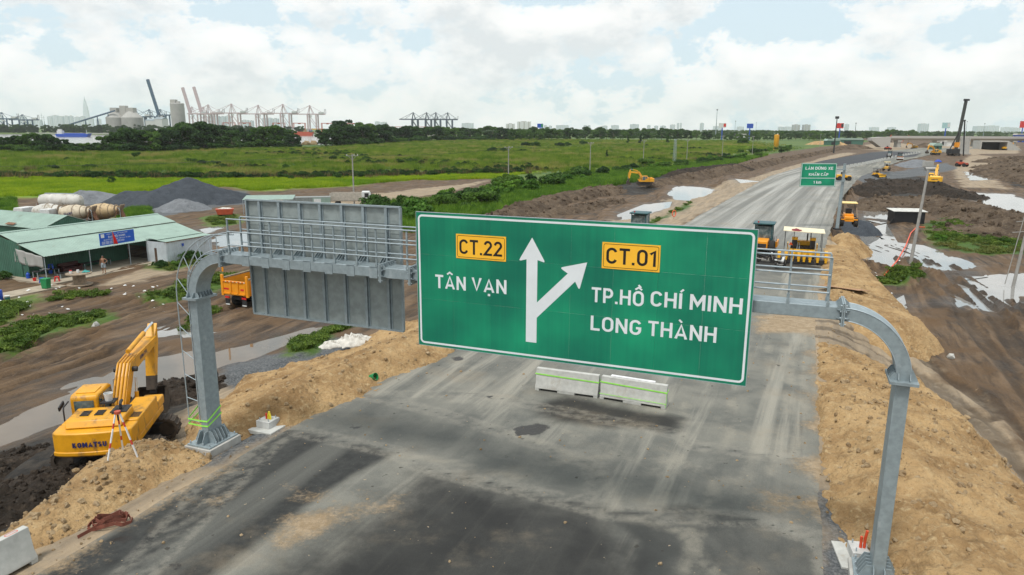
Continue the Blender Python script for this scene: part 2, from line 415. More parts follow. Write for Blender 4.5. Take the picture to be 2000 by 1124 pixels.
for pl in ([(1625, 530), (1640, 560), (1700, 620), (1780, 690), (1760, 690), (1660, 620), (1605, 560), (1612, 500)],
           [(430, 860), (330, 860), (320, 820), (360, 780), (440, 760), (480, 750), (470, 790), (450, 840)],
           [(1130, 455), (1250, 415), (1340, 372), (1480, 345), (1600, 310), (1640, 300), (1680, 296), (1600, 318), (1420, 395), (1330, 440), (1250, 460)],
           [(180, 555), (300, 520), (400, 510), (330, 535), (230, 560)], [(0, 600), (60, 565), (90, 575), (50, 590)],
           [(1640, 290), (1740, 278), (1800, 285), (1990, 285), (1990, 300), (1850, 300), (1720, 294)],
           [(1860, 330), (1900, 300), (1960, 310), (1930, 335), (1950, 360), (1980, 370), (1880, 366)],
           [(1240, 310), (1300, 294), (1480, 294), (1500, 300), (1400, 306), (1320, 312)], [(560, 395), (800, 372), (900, 360), (960, 352), (860, 380), (700, 400)]):
    sand = np.minimum(sand, sdf(gX, gY, TP(pl)))
eL_ = (xl(gY) - gX) * 0.92; eR_ = (gX - xr(gY)) * 0.92
sand = np.minimum(sand, np.where(gY < 75, np.minimum(np.abs(eL_ - 0.3) - 2.2, np.abs(eR_ - 0.3) - 2.2), 60))
attr(gme, 'sand', np.clip(sand, -60, 60))
dark = sdf(gX, gY, TP([(-60, 1100), (-60, 880), (0, 885), (110, 850), (130, 870), (180, 930), (60, 1030), (30, 1060)]))
for pl in ([(250, 800), (350, 745), (390, 740), (380, 790), (300, 830), (250, 850)], [(1690, 375), (1720, 350), (1800, 345), (1870, 372), (1880, 385), (1900, 400), (1800, 400), (1740, 395)],
           [(1180, 380), (1210, 360), (1300, 335), (1330, 350), (1260, 380)], [(1930, 330), (2000, 305), (2100, 300), (2100, 380), (1980, 365)]):
    dark = np.minimum(dark, sdf(gX, gY, TP(pl)))
attr(gme, 'dark', np.clip(dark, -60, 60))
grav = sdf(gX, gY, TP([(430, 700), (560, 690), (700, 655), (720, 665), (600, 720), (500, 760), (430, 750)]))
for pl in ([(430, 860), (500, 825), (560, 838), (480, 880), (420, 905)], [(130, 420), (200, 385), (480, 372), (490, 395), (400, 410), (290, 428)],
           [(1600, 960), (1650, 960), (1700, 1080), (1690, 1124), (1600, 1150)], [(1655, 430), (1690, 420), (1700, 440), (1670, 450)], [(1660, 345), (1850, 318), (1870, 330), (1800, 345), (1690, 362)]):
    grav = np.minimum(grav, sdf(gX, gY, TP(pl)))
attr(gme, 'grav', np.clip(grav, -60, 60))
dmp = np.full(gX.shape, 60.0)
for w, zw in PUDW:
    m = (gX > min(p[0] for p in w) - 9) & (gX < max(p[0] for p in w) + 9) & (gY > min(p[1] for p in w) - 9) & (gY < max(p[1] for p in w) + 9)
    dmp[m] = np.minimum(dmp[m], sdf(gX[m], gY[m], w))
attr(gme, 'damp', np.clip(dmp, -8, 60)); attr(gme, 'rut', np.clip(rut_d(gX, gY), 0, 9))
# ---- ground material
t = NT('ground_soil'); p = t.pos()
rutv = t.map(p, (1, 1, 1), (0, 0, R(21.6)))            # road-aligned
rut = t.noise(t.map(rutv, (1.5, 0.16, 1)), 1.0, 6, 0.62, 0.4)
n1 = t.noise(p, 0.35, 6, 0.6); n2 = t.noise(p, 2.2, 6, 0.65); n3 = t.noise(p, 9.0, 5, 0.7); n0 = t.noise(p, 0.035, 4, 0.6)
mud = t.mix(t.step(rut, 0.33, 0.66), (0.032, 0.020, 0.011), (0.158, 0.102, 0.057))
mud = t.mix(t.step(n1, 0.42, 0.66), mud, (0.112, 0.068, 0.035))
mud = t.mix(t.math('MULTIPLY', t.step(n3, 0.50, 0.72), 0.55), mud, (0.05, 0.036, 0.026))
mud = t.mix(t.step(n2, 0.66, 0.72), mud, (0.19, 0.132, 0.08))
def zone(base, name, col, amp, soft, ns=None):
    f = t.math('ADD', t.at(name), t.math('MULTIPLY', t.math('SUBTRACT', ns or n2, 0.5), amp))
    return t.mix(t.step(f, soft, -soft), base, col)
sandc = t.mix(t.step(rut, 0.3, 0.7), (0.20, 0.155, 0.105), (0.36, 0.275, 0.18))
sandc = t.mix(t.step(n2, 0.45, 0.7), sandc, (0.27, 0.215, 0.15))
c = zone(mud, 'sand', sandc, 6, 0.8, n1)
gvc = t.mix(t.step(n3, 0.4, 0.65), (0.055, 0.06, 0.065), (0.15, 0.155, 0.155))
c = zone(c, 'grav', gvc, 3, 0.5, n1)
dkc = t.mix(t.step(n2, 0.4, 0.7), (0.014, 0.012, 0.010), (0.05, 0.04, 0.03))
c = zone(c, 'dark', dkc, 4, 0.6, n1)
c = t.mix(t.math('MULTIPLY', t.step(t.math('ADD', t.at('rut'), t.math('MULTIPLY', t.math('SUBTRACT', n2, 0.5), 0.5)), 0.38, 0.1), 0.6), c, (0.042, 0.030, 0.020))
c = zone(c, 'damp', t.mix(n2, (0.030, 0.021, 0.014), (0.062, 0.045, 0.030)), 7, 1.6, n1)
fieldn = t.noise(t.map(p, (0.018, 0.05, 1)), 1.0, 6, 0.62)
grc = t.mix(t.step(fieldn, 0.36, 0.62), (0.036, 0.085, 0.008), (0.120, 0.165, 0.024))  # greens kept darker than the blades, shade on the soil put into the colour
grc = t.mix(t.step(n2, 0.42, 0.7), grc, (0.045, 0.10, 0.014))
c2 = zone(c, 'grass', grc, 5.5, 0.7, n1)
ricec = t.mix(t.step(n1, 0.35, 0.7), (0.16, 0.28, 0.012), (0.28, 0.38, 0.02))
c2 = zone(c2, 'rice', ricec, 14, 4, t.noise(p, 0.09, 5, 0.6))
rough = t.step(n1, 0.2, 0.75)
rg = t.math('SUBTRACT', t.math('ADD', t.math('MULTIPLY', rough, 0.35), 0.55), t.math('MULTIPLY', t.step(t.at('damp'), 3.0, 0.0), 0.25))
bh = t.math('ADD', t.math('MULTIPLY', rut, 0.6), t.math('ADD', t.math('MULTIPLY', n2, 0.5), t.math('MULTIPLY', n3, 0.16)))
GROUND_M = t.set(c2, rg, 0.0, t.bump(bh, 0.9, 0.22), 0.3)
gme.materials.append(GROUND_M); gme.shade_smooth()
struct(obj('ground', gme))
def ground_z(x, y): return float(terrain(np.array([x], float), np.array([y], float))[0])
# ---- water
def water_mat(name, deep, rough, ripple):
    t = NT(name); p = t.pos(); f = t.noise(t.map(p, (0.4, 0.4, 1)), 1.0, 4)
    c = t.mix(f, tuple(k * 0.7 for k in deep), tuple(k * 1.35 for k in deep))
    nm = t.bump(t.noise(t.map(p, (1, 0.6, 1)), ripple, 3), 0.06, 0.02)
    return t.set(c, rough, 0.0, nm, 0.5)
WATER = water_mat('puddle_water', (0.125, 0.098, 0.07), 0.04, 3.0)
PONDW = water_mat('pond_water', (0.24, 0.235, 0.22), 0.03, 3.0); PONDW.node_tree.nodes['Principled BSDF'].inputs['IOR'].default_value = 1.7
RIVW = water_mat('river_water', (0.20, 0.18, 0.15), 0.16, 0.35)
def sheet(name, poly, z, mat):
    cx = sum(p[0] for p in poly) / len(poly); cy_ = sum(p[1] for p in poly) / len(poly)
    n = len(poly); out = []
    for i in range(n):        # offset outward by ~0.9 m (2 m far off)
        a = Vector(poly[i - 1]); b = Vector(poly[i]); c = Vector(poly[(i + 1) % n])
        e1 = (b - a).normalized(); e2 = (c - b).normalized()
        nn = Vector((e1.y + e2.y, -(e1.x + e2.x)))
        if nn.length < 1e-4: nn = Vector((e1.y, -e1.x))
        out.append(b + nn.normalized() * SGN * OFF)
    me = bpy.data.meshes.new(name); me.from_pydata([(p.x, p.y, z) for p in out], [], [tuple(range(n))]); me.update()
    fixn(me); return struct(obj(name, me, mat))
for i_, (w, zw) in enumerate(PUDW):
    OFF = 0.3 if i_ in (7, 11, 12) else 0.9
    ar = sum(w[i - 1][0] * w[i][1] - w[i][0] * w[i - 1][1] for i in range(len(w))); SGN = 1 if ar > 0 else -1
    sheet('puddle_water', w, zw, PONDW if w[0][0] > 15 or i_ in (0, 2, 3) else WATER)
me = bpy.data.meshes.new('river'); me.from_pydata([(p[0], p[1], -3.15) for p in [(-2700, 400), (-700, 425), (-350, 490), (-200, 530), (-120, 590), (-145, 800), (-280, 1370), (-900, 1370), (-2700, 1290)]], [], [tuple(range(9))]); fixn(me)
struct(obj('river', me, RIVW))
# ================================================================== road
ry = [-30.0]; s_ = 0.3
while ry[-1] < 480:
    if ry[-1] > 62: s_ *= 1.02
    ry.append(ry[-1] + s_)
ry = np.array(ry); nc = 75
kk = np.linspace(0, 1, nc)
a0, a1 = xl(ry), xr(ry)
edge = 0.35 * fbm(ry * 0.5, ry * 0, 3, 31)
rX = (a0 + edge)[:, None] + (a1 - a0)[:, None] * kk[None, :]
rY = np.repeat(ry[:, None], nc, 1)
rZ = 0.012 + 0.03 * fbm(rX * 0.3, rY * 0.3, 3, 44) * 0.4
rZ[:, 0] = -0.05; rZ[:, -1] = -0.05
rX[:, 0] += 0.15; rX[:, -1] -= 0.15
rme = npmesh('road', np.stack([rX.ravel(), rY.ravel(), rZ.ravel()], 1),
             np.stack([q for q in (lambda i: (i, i + 1, i + nc + 1, i + nc))((np.arange(len(ry) - 1)[:, None] * nc + np.arange(nc - 1)[None, :]).ravel())], 1))
fx, fy = rX.ravel(), rY.ravel()
def GP(pts): return [tuple(G(u, v)[:2]) for u, v in pts]
def multi(polys):
    d = np.full(fx.shape, 1e9)
    for pl in polys: d = np.minimum(d, sdf(fx, fy, GP(pl)))
    return np.clip(d, -30, 30)
attr(rme, 'ru', ((rX - (a0 + a1)[:, None] / 2) * 0.92).ravel()); attr(rme, 'rv', rY.ravel() * 1.08)
attr(rme, 'strip', multi([[(20, 1160), (560, 838), (640, 843), (700, 858), (775, 885), (735, 905), (640, 960), (420, 1124), (300, 1200), (-100, 1250)]]))
attr(rme, 'fresh', multi([[(835, 917), (960, 946), (1100, 978), (1190, 1003), (1250, 1060), (1260, 1300), (300, 1300), (560, 1110), (700, 1020), (790, 955)]]))
attr(rme, 'lane', multi([[(960, 946), (1100, 978), (1190, 1003), (1330, 985), (1480, 1015), (1600, 1070), (1610, 1300), (1200, 1300), (1250, 1060), (1190, 1003)]]))
attr(rme, 'wet', multi([[(1058, 792), (1100, 776), (1160, 786), (1230, 800), (1300, 810), (1336, 820), (1320, 844), (1180, 834), (1085, 828), (1050, 808)], [(1455, 505), (1610, 522), (1612, 532), (1530, 530), (1450, 522)]]))
attr(rme, 'oil', multi([[(1004, 836), (1035, 829), (1072, 831), (1070, 842), (1045, 850), (1010, 851)], [(682, 832), (705, 830), (700, 838), (684, 840)], [(940, 777), (965, 774), (962, 780)], [(222, 1054), (255, 1046), (252, 1057), (226, 1062)], [(330, 1108), (368, 1092), (360, 1106), (335, 1116)], [(980, 893), (1000, 891), (998, 896)], [(830, 687), (852, 685), (850, 692), (833, 692)], [(880, 700), (905, 697), (903, 705), (884, 705)]]))
attr(rme, 'sand', multi([[(540, 1052), (575, 1015), (610, 1010), (636, 1025), (600, 1048), (560, 1065)], [(600, 968), (640, 975), (755, 990), (745, 998), (660, 985), (605, 976)], [(560, 838), (640, 790), (740, 742), (830, 700), (840, 640), (500, 780), (470, 860)],
                         [(1480, 618), (1700, 600), (1700, 690), (1612, 668), (1560, 652), (1480, 648)], [(1560, 900), (1640, 880), (1640, 1000), (1600, 960)], [(330, 975), (400, 985), (330, 1000), (280, 1000)], [(60, 1124), (430, 895), (440, 905), (350, 965), (180, 1062), (90, 1130)],
                         [(1600, 560), (1625, 520), (1640, 610), (1600, 610)], [(1590, 660), (1640, 680), (1630, 860), (1600, 850)], [(1500, 970), (1590, 975), (1620, 985), (1600, 995), (1510, 985)], [(820, 690), (960, 640), (1100, 560), (1250, 460), (1345, 430), (1260, 480), (1100, 580), (940, 665)]]))
attr(rme, 'pale', multi([[(1180, 560), (1330, 440), (1500, 345), (1560, 322), (1660, 330), (1640, 390), (1620, 450), (1450, 520), (1200, 700)]]))
attr(rme, 'tar', multi([[(1555, 325), (1600, 313), (1665, 300), (1740, 296), (1800, 298), (1790, 306), (1720, 312), (1660, 322), (1600, 331)]]))
def lines(pls):
    d = np.full(fx.shape, 1e9)
    for pl in pls:
        q = [(a, b, 0) for a, b in GP(pl)]; d = np.minimum(d, pline(fx, fy, q)[0])
    return np.clip(d, 0, 9)
attr(rme, 'arcs', lines([[(990, 845), (1080, 872), (1150, 908), (1192, 950), (1200, 990)], [(1100, 842), (1190, 872), (1290, 930)], [(1080, 905), (1200, 890), (1330, 905), (1480, 960), (1560, 1030)], [(700, 880), (900, 905), (1010, 935)], [(1180, 1000), (1330, 1040), (1400, 1124)],
    [(1560, 625), (1574, 700), (1570, 800), (1545, 900)], [(1530, 640), (1545, 720), (1535, 820), (1500, 930)], [(1500, 660), (1505, 740), (1490, 840), (1450, 960)], [(1590, 640), (1600, 720), (1596, 820)], [(1430, 780), (1420, 880), (1380, 1000), (1330, 1124)], [(1340, 790), (1330, 880), (1280, 1000)]]))
attr(rme, 'patch', multi([[(700, 770), (830, 800), (1000, 850), (1160, 910), (1180, 980), (1100, 978), (840, 917), (775, 885), (560, 838)], [(1350, 868), (1600, 905), (1610, 1060), (1480, 1016), (1350, 985), (1320, 920)], [(560, 838), (640, 800), (760, 775), (930, 790), (940, 840), (830, 830), (700, 858)]]))
attr(rme, 'seam', np.minimum(np.minimum(np.abs(multi([[(560, 838), (775, 885), (840, 917), (1100, 978), (1190, 1003), (1480, 1016), (1610, 1060), (1700, 1400), (0, 1400)]])), np.abs(multi([[(700, 770), (830, 800), (1000, 850), (1160, 910), (1180, 980), (1190, 1003), (1480, 1016), (1610, 1060), (1800, 1400), (0, 1400), (500, 850)]]))),
                             np.abs(multi([[(930, 770), (1080, 800), (1330, 850), (1350, 870), (1600, 905), (1700, 1400), (0, 1400), (500, 850), (700, 772)]]))))
t = NT('asphalt'); p = t.pos()
cx_ = t.n('ShaderNodeCombineXYZ'); t.l(t.at('ru'), cx_.inputs[0]); t.l(t.at('rv'), cx_.inputs[1]); rv = cx_.outputs[0]
st = t.noise(t.map(rv, (0.75, 0.05, 1)), 1.0, 5, 0.6, 0.6)          # long wheel streaks
st2 = t.noise(t.map(rv, (2.4, 0.10, 1), loc=(9, 3, 0)), 1.0, 5, 0.65, 0.3)
n1 = t.noise(p, 0.45, 7, 0.62, 0.3); n2 = t.noise(p, 2.6, 6, 0.68); n3 = t.noise(p, 55, 2, 0.7); n4 = t.noise(p, 7.5, 5, 0.7)
old = t.mix(t.step(n1, 0.32, 0.68), (0.112, 0.114, 0.102), (0.195, 0.190, 0.162))
old = t.mix(t.step(st, 0.48, 0.66), old, (0.275, 0.262, 0.220))
old = t.mix(t.math('MULTIPLY', t.step(st2, 0.55, 0.70), 0.5), old, (0.088, 0.090, 0.082))
def zn(base, name, col, amp=1.0, soft=0.2, ns=None, k=1.0):
    f = t.math('ADD', t.at(name), t.math('MULTIPLY', t.math('SUBTRACT', ns or n1, 0.5), amp))
    f = t.step(f, soft, -soft)
    return t.mix(t.math('MULTIPLY', f, k) if k != 1.0 else f, base, col)
stp = t.noise(t.map(rv, (0.55, 0.009, 1)), 1.0, 6, 0.6, 0.25); stq = t.noise(t.map(rv, (1.5, 0.022, 1), loc=(4, 2, 0)), 1.0, 5, 0.65, 0.2)
pale = t.mix(t.step(stp, 0.36, 0.64), (0.165, 0.165, 0.150), (0.36, 0.355, 0.325))
pale = t.mix(t.math('MULTIPLY', t.step(stq, 0.48, 0.70), 0.55), pale, (0.13, 0.128, 0.118))
c = zn(old, 'pale', pale, 14, 4, t.noise(p, 0.12, 5, 0.6))
c = zn(c, 'tar', (0.045, 0.048, 0.055), 2, 1.0)
band = t.noise(t.map(rv, (0.42, 0.016, 1), loc=(2, 0, 0)), 1.0, 3, 0.5, 0.2)
sp1 = t.mix(t.step(band, 0.53, 0.64), t.mix(t.step(n2, 0.3, 0.7), (0.022, 0.023, 0.022), (0.042, 0.043, 0.040)), (0.098, 0.098, 0.087))
sp1 = t.mix(t.math('MULTIPLY', t.step(st2, 0.45, 0.68), 0.35), sp1, (0.022, 0.022, 0.021))
c = zn(c, 'strip', sp1, 0.5, 0.25)
lane = t.mix(t.step(n1, 0.35, 0.65), (0.048, 0.050, 0.046), (0.092, 0.092, 0.082))
c = zn(c, 'lane', lane, 0.5, 0.25)
fr = t.mix(t.step(n1, 0.3, 0.72), (0.020, 0.020, 0.019), (0.046, 0.046, 0.042))
fr = t.mix(t.math('MULTIPLY', t.step(st2, 0.5, 0.74), 0.5), fr, (0.06, 0.058, 0.050))
c = zn(c, 'fresh', fr, 2.2, 1.3, t.noise(p, 0.8, 6, 0.65))
c = zn(c, 'patch', t.mix(t.step(n1, 0.3, 0.7), (0.098, 0.100, 0.090), (0.165, 0.163, 0.142)), 0.7, 0.25, None, 0.75)
arcf = t.math('MULTIPLY', t.step(t.math('ADD', t.at('arcs'), t.math('MULTIPLY', t.math('SUBTRACT', n2, 0.5), 0.5)), 0.34, 0.05), t.step(n1, 0.36, 0.6))
c = t.mix(t.math('MULTIPLY', arcf, 0.42), c, (0.30, 0.275, 0.22))
c = zn(c, 'wet', (0.020, 0.019, 0.017), 1.0, 0.45, None, 0.93)
seam = t.step(t.math('ADD', t.at('seam'), t.math('MULTIPLY', t.math('SUBTRACT', n2, 0.5), 0.25)), 0.09, 0.0)
c = t.mix(t.math('MULTIPLY', seam, t.step(n1, 0.35, 0.6)), c, (0.03, 0.03, 0.028))
seam2 = t.math('MULTIPLY', t.step(t.math('ABSOLUTE', t.math('SUBTRACT', t.at('seam'), 0.3)), 0.28, 0.05), 0.35)
c = t.mix(t.math('MULTIPLY', seam2, t.step(n2, 0.35, 0.6)), c, (0.29, 0.27, 0.225))
sc_ = t.mix(t.step(n2, 0.4, 0.65), (0.27, 0.19, 0.105), (0.38, 0.285, 0.18))
sf = t.math('ADD', t.at('sand'), t.math('MULTIPLY', t.math('SUBTRACT', n1, 0.5), 4.5))
sf = t.math('MULTIPLY', t.step(t.math('ADD', sf, t.math('MULTIPLY', t.math('SUBTRACT', n4, 0.5), 2.0)), 0.55, -0.7), 0.85)
c = t.mix(sf, c, sc_)
dust = t.math('MULTIPLY', t.step(t.noise(p, 0.22, 6, 0.7), 0.52, 0.72), 0.35)
c = t.mix(dust, c, (0.26, 0.21, 0.145))
oil = t.step(t.math('ADD', t.at('oil'), t.math('MULTIPLY', t.math('SUBTRACT', n2, 0.5), 0.7)), 0.06, -0.03)
c = t.mix(oil, c, (0.020, 0.016, 0.012))
spk = t.step(t.noise(p, 3.1, 3, 0.5), 0.715, 0.735)                  # small drips and clods
c = t.mix(t.math('MULTIPLY', spk, 0.75), c, (0.03, 0.026, 0.02))
spl = t.step(t.noise(t.map(p, loc=(40, 7, 0)), 5.0, 3, 0.5), 0.725, 0.745)
c = t.mix(t.math('MULTIPLY', spl, 0.8), c, (0.36, 0.29, 0.2))
c = t.mix(0.55, c, t.mix(t.step(n3, 0.25, 0.75), (0.55, 0.55, 0.55), (1.3, 1.3, 1.3)), 'MULTIPLY')
rg = t.math('SUBTRACT', t.math('ADD', t.math('MULTIPLY', n1, 0.25), 0.72), t.math('MULTIPLY', oil, 0.5))
ROAD_M = t.set(c, rg, 0.0, t.bump(t.math('ADD', n4, t.math('MULTIPLY', n3, 0.25)), 0.45, 0.02), 0.35)
rme.materials.append(ROAD_M); rme.shade_smooth()
struct(obj('road', rme))
# ================================================================== heaps
def soil(name, c0, c1, c2, dark, bs=1.0, rgh=0.9):
    t = NT(name); p = t.pos()
    n1 = t.noise(p, 0.5 * bs, 6, 0.6); n2 = t.noise(p, 3.5 * bs, 6, 0.68); n3 = t.noise(p, 16 * bs, 4, 0.7); v = t.vor(p, 7 * bs).outputs['Distance']
    c = t.mix(t.step(n1, 0.32, 0.68), c0, c1); c = t.mix(t.step(n2, 0.5, 0.72), c, c2)
    c = t.mix(t.math('MULTIPLY', t.step(n3, 0.56, 0.72), 0.6), c, dark)
    c = t.mix(t.math('MULTIPLY', t.step(t.noise(t.map(p, loc=(7, 2, 0)), 0.9 * bs, 5, 0.65), 0.55, 0.70), 0.55), c, tuple(k * 0.62 for k in c0))
    h = t.math('ADD', t.math('MULTIPLY', n2, 0.8), t.math('ADD', t.math('MULTIPLY', n3, 0.3), t.math('MULTIPLY', v, -0.35)))
    return t.set(c, rgh, 0.0, t.bump(h, 1.0, 0.17 / bs), 0.2)
SAND = soil('sandy_fill', (0.27, 0.165, 0.074), (0.47, 0.315, 0.155), (0.50, 0.365, 0.200), (0.11, 0.066, 0.032))
SPOIL = soil('brown_spoil', (0.060, 0.042, 0.028), (0.140, 0.102, 0.070), (0.19, 0.145, 0.10), (0.032, 0.023, 0.017), 0.5)
PEAT = soil('dark_mud', (0.018, 0.014, 0.010), (0.046, 0.034, 0.025), (0.075, 0.056, 0.040), (0.010, 0.008, 0.006), 0.9, 0.8)
DGRAV = soil('dark_gravel', (0.045, 0.052, 0.062), (0.062, 0.072, 0.085), (0.085, 0.095, 0.108), (0.025, 0.028, 0.033), 1.4)
LGRAV = soil('pale_gravel', (0.14, 0.15, 0.16), (0.20, 0.21, 0.225), (0.24, 0.25, 0.26), (0.09, 0.095, 0.10), 1.4)
HEAPV = {}
def heap(name, ridges, slope, res, mat, amp=0.1, seed=0, rnd=0.5, fl=1.2, clip=None, ck=0.7):
    mz = max(p[2] for r in ridges for p in r) + 3.2
    xs = [p[0] for r in ridges for p in r]; ys = [p[1] for r in ridges for p in r]; pad = mz / slope + 1
    X, Y = np.meshgrid(np.arange(min(xs) - pad, max(xs) + pad, res), np.arange(min(ys) - pad, max(ys) + pad, res))
    x, y = X.ravel(), Y.ravel(); z = np.full(x.shape, -1e9)
    sl = slope * (1 + 0.5 * fbm(x * 0.25, y * 0.25, 3, seed + 4))
    wob = 1.0 * fbm(x * 0.4, y * 0.4, 3, seed + 40)
    for r in ridges:
        d, w = pline(x, y, r); d = np.maximum(d + wob * fl * 0.6, 0); d = np.sqrt(d * d + rnd * rnd) - rnd
        z = np.maximum(z, w - d * sl)
    z = z + amp * (1.1 * fbm(x * 0.7, y * 0.7, 4, seed) + 0.9 * np.abs(fbm(x * 1.9, y * 1.9, 4, seed + 8)) + 0.55 * fbm(x * 4.2, y * 4.2, 3, seed + 60))
    if clip: z = z - ck * np.clip(sdf(x, y, clip) + 1.1 * fbm(x * 0.5, y * 0.5, 4, seed + 70), 0, 20)
    g = terrain(x.copy(), y.copy()); g = np.maximum(g, np.where((x > xl(y)) & (x < xr(y)), 0.02, g))
    keep = z > g - 0.06
    zz = np.maximum(z, g - 0.12)
    n_x, n_y = X.shape[1], X.shape[0]
    i = (np.arange(n_y - 1)[:, None] * n_x + np.arange(n_x - 1)[None, :]).ravel()
    Q = np.stack([i, i + 1, i + n_x + 1, i + n_x], 1); Q = Q[keep[Q].any(1)]
    u, inv = np.unique(Q.ravel(), return_inverse=True)
    Vv = np.stack([x[u], y[u], zz[u]], 1)
    me = npmesh(name, Vv, inv.reshape(-1, 4)); me.materials.append(mat); me.shade_smooth()
    o = obj(name, me); HEAPV.setdefault(name, []).append(Vv[z[u] > g[u] + 0.03]); return o
def RG(pts): return [tuple(G(u, v, z)) for u, v, z in pts]
struct(heap('sand_bank', [RG([(20, 1045, 0.0), (80, 1008, 0.15), (165, 945, 0.25), (230, 905, 0.3), (275, 880, 0.35), (330, 878, 0.25), (385, 890, 0.1)])], 0.34, 0.085, SAND, 0.26, 3, clip=[tuple(G(u, v, 0.3)[:2]) for u, v in [(-20, 1040), (60, 990), (160, 915), (250, 855), (330, 850), (410, 885), (400, 930), (310, 992), (190, 1056), (80, 1118), (-40, 1180)]]))
struct(heap('sand_bank', [RG([(400, 850, 0.1), (450, 815, 0.5), (520, 775, 0.75), (600, 745, 0.6), (700, 705, 0.55), (780, 672, 0.6), (870, 640, 0.6), (960, 600, 0.5)])], 0.36, 0.11, SAND, 0.4, 13, clip=TP([(395, 860), (430, 800), (520, 722), (600, 705), (700, 672), (800, 632), (960, 570), (1000, 600), (850, 700), (790, 742), (660, 796), (570, 828), (500, 830), (440, 870)])))
struct(heap('sand_bank', [RG([(1625, 682, 0.12), (1665, 740, 0.35), (1700, 800, 0.55), (1745, 870, 0.65), (1790, 940, 0.7), (1840, 1010, 0.75), (1900, 1090, 0.8), (1960, 1180, 0.8)]), RG([(1700, 720, 0.0), (1760, 790, 0.2), (1830, 880, 0.25), (1900, 980, 0.25), (1980, 1090, 0.2)])], 0.30, 0.085, SAND, 0.42, 23, clip=TP([(1614, 672), (1660, 688), (1705, 722), (1800, 795), (1868, 880), (1945, 990), (2060, 1140), (2060, 1400), (1730, 1400), (1695, 1124), (1640, 1000), (1615, 950), (1612, 850), (1600, 720)])))
struct(heap('sand_bank', [RG([(1632, 480, 0.2), (1640, 530, 0.45), (1660, 580, 0.4), (1700, 625, 0.3), (1760, 660, -0.1)])], 0.30, 0.16, SAND, 0.3, 33, clip=TP([(1612, 470), (1640, 462), (1665, 510), (1705, 580), (1790, 670), (1750, 680), (1660, 625), (1612, 570)])))
struct(heap('sand_bank', [RG([(1660, 455, 0.4), (1675, 460, 0.3), (1680, 470, 0.0)])], 0.30, 0.2, SAND, 0.35, 43, clip=TP([(1636, 450), (1680, 448), (1690, 462), (1675, 470), (1640, 472)])))
def RT(pts): return [(lambda q: (q.x, q.y, q.z + h))(T(u, v)) for u, v, h in pts]
struct(heap('spoil_bank', [RT([(960, 432, 0.9), (1020, 412, 1.3), (1100, 392, 1.4), (1190, 374, 1.3)]), RT([(1020, 432, 0.6), (1110, 415, 0.7), (1200, 395, 0.5)])], 0.42, 0.4, SPOIL, 0.9, 53, 0.8))
struct(heap('spoil_bank', [RT([(1270, 366, 1.0), (1330, 354, 1.6), (1400, 340, 1.8), (1480, 325, 1.6), (1560, 308, 1.3), (1640, 292, 1.2)])], 0.5, 0.6, SPOIL, 1.0, 63, 0.8))
struct(heap('dark_mud_bank', [RT([(1325, 345, 1.9), (1400, 336, 2.2), (1450, 331, 1.8)])], 0.5, 0.5, PEAT, 1.0, 66, 0.8))
struct(heap('dark_mud_bank', [RT([(1692, 372, 0.9), (1730, 366, 1.8), (1790, 372, 1.8), (1830, 376, 1.7), (1870, 384, 1.0)]), RT([(1700, 356, 0.5), (1790, 360, 0.9)])], 0.33, 0.45, PEAT, 1.1, 73, 0.8))
struct(heap('spoil_bank', [RT([(1690, 402, 0.5), (1740, 396, 1.1), (1820, 402, 1.5), (1900, 420, 1.6), (1980, 440, 1.6), (2080, 462, 1.6)]), RT([(1880, 452, 0.6), (2000, 466, 0.8)])], 0.26, 0.4, SPOIL, 1.0, 83, 0.8))
struct(heap('spoil_bank', [RT([(1960, 330, 2.2), (2010, 345, 3.0), (2090, 360, 3.2), (2200, 380, 3.2)]), RT([(1945, 318, 2.0), (2050, 318, 2.6)])], 0.3, 0.8, SPOIL, 1.2, 93, 0.8))
struct(heap('dark_mud_bank', [RT([(-40, 960, 0.5), (40, 930, 0.8), (90, 905, 0.7), (140, 880, 0.3)]), RT([(-40, 1040, 0.6), (60, 985, 0.5), (120, 950, 0.4)])], 0.35, 0.12, PEAT, 0.55, 103))
struct(heap('dark_mud_bank', [RT([(262, 812, 0.3), (310, 790, 0.55), (350, 770, 0.6), (400, 752, 0.35)])], 0.4, 0.12, PEAT, 0.5, 113))
def pile(label, ridges, slope, mat, seed, clip=None):
    o = heap('gravel_pile', ridges, slope, 0.35, mat, 0.28, seed, 0.6, 1.6, clip); return tag(o, label, 'gravel pile')
pile('large dark grey gravel heap with two peaks beyond the green sheds', [RT([(250, 402, 2.6), (300, 403, 2.6), (372, 394, 4.6)]), RT([(372, 394, 4.6), (420, 391, 2.6), (470, 388, 1.2)])], 0.52, DGRAV, 5)
pile('small pale grey gravel heap in front of the large dark heap', [RT([(352, 410, 1.9), (362, 410, 1.9)])], 0.5, LGRAV, 6)
pile('low grey gravel heap behind the white tank trailer', [RT([(120, 398, 1.2), (160, 396, 2.3), (205, 394, 1.8)])], 0.4, LGRAV, 7)
pile('dark gravel heap behind the small roller by the pond', [[tuple(G(1672, 428, 0.6)), tuple(G(1684, 424, 0.5))]], 0.35, DGRAV, 8, TP([(1640, 412), (1672, 412), (1696, 440), (1690, 450), (1650, 430)]))
pile('low grey gravel heap beside the white block stack on the far road', [RT([(1760, 326, 1.0), (1785, 322, 1.8), (1800, 318, 1.0)])], 0.4, LGRAV, 9)
pile('brown earth heap below the flyover deck', [RT([(1805, 289, 4.0), (1815, 289, 4.0)])], 0.5, SPOIL, 10)
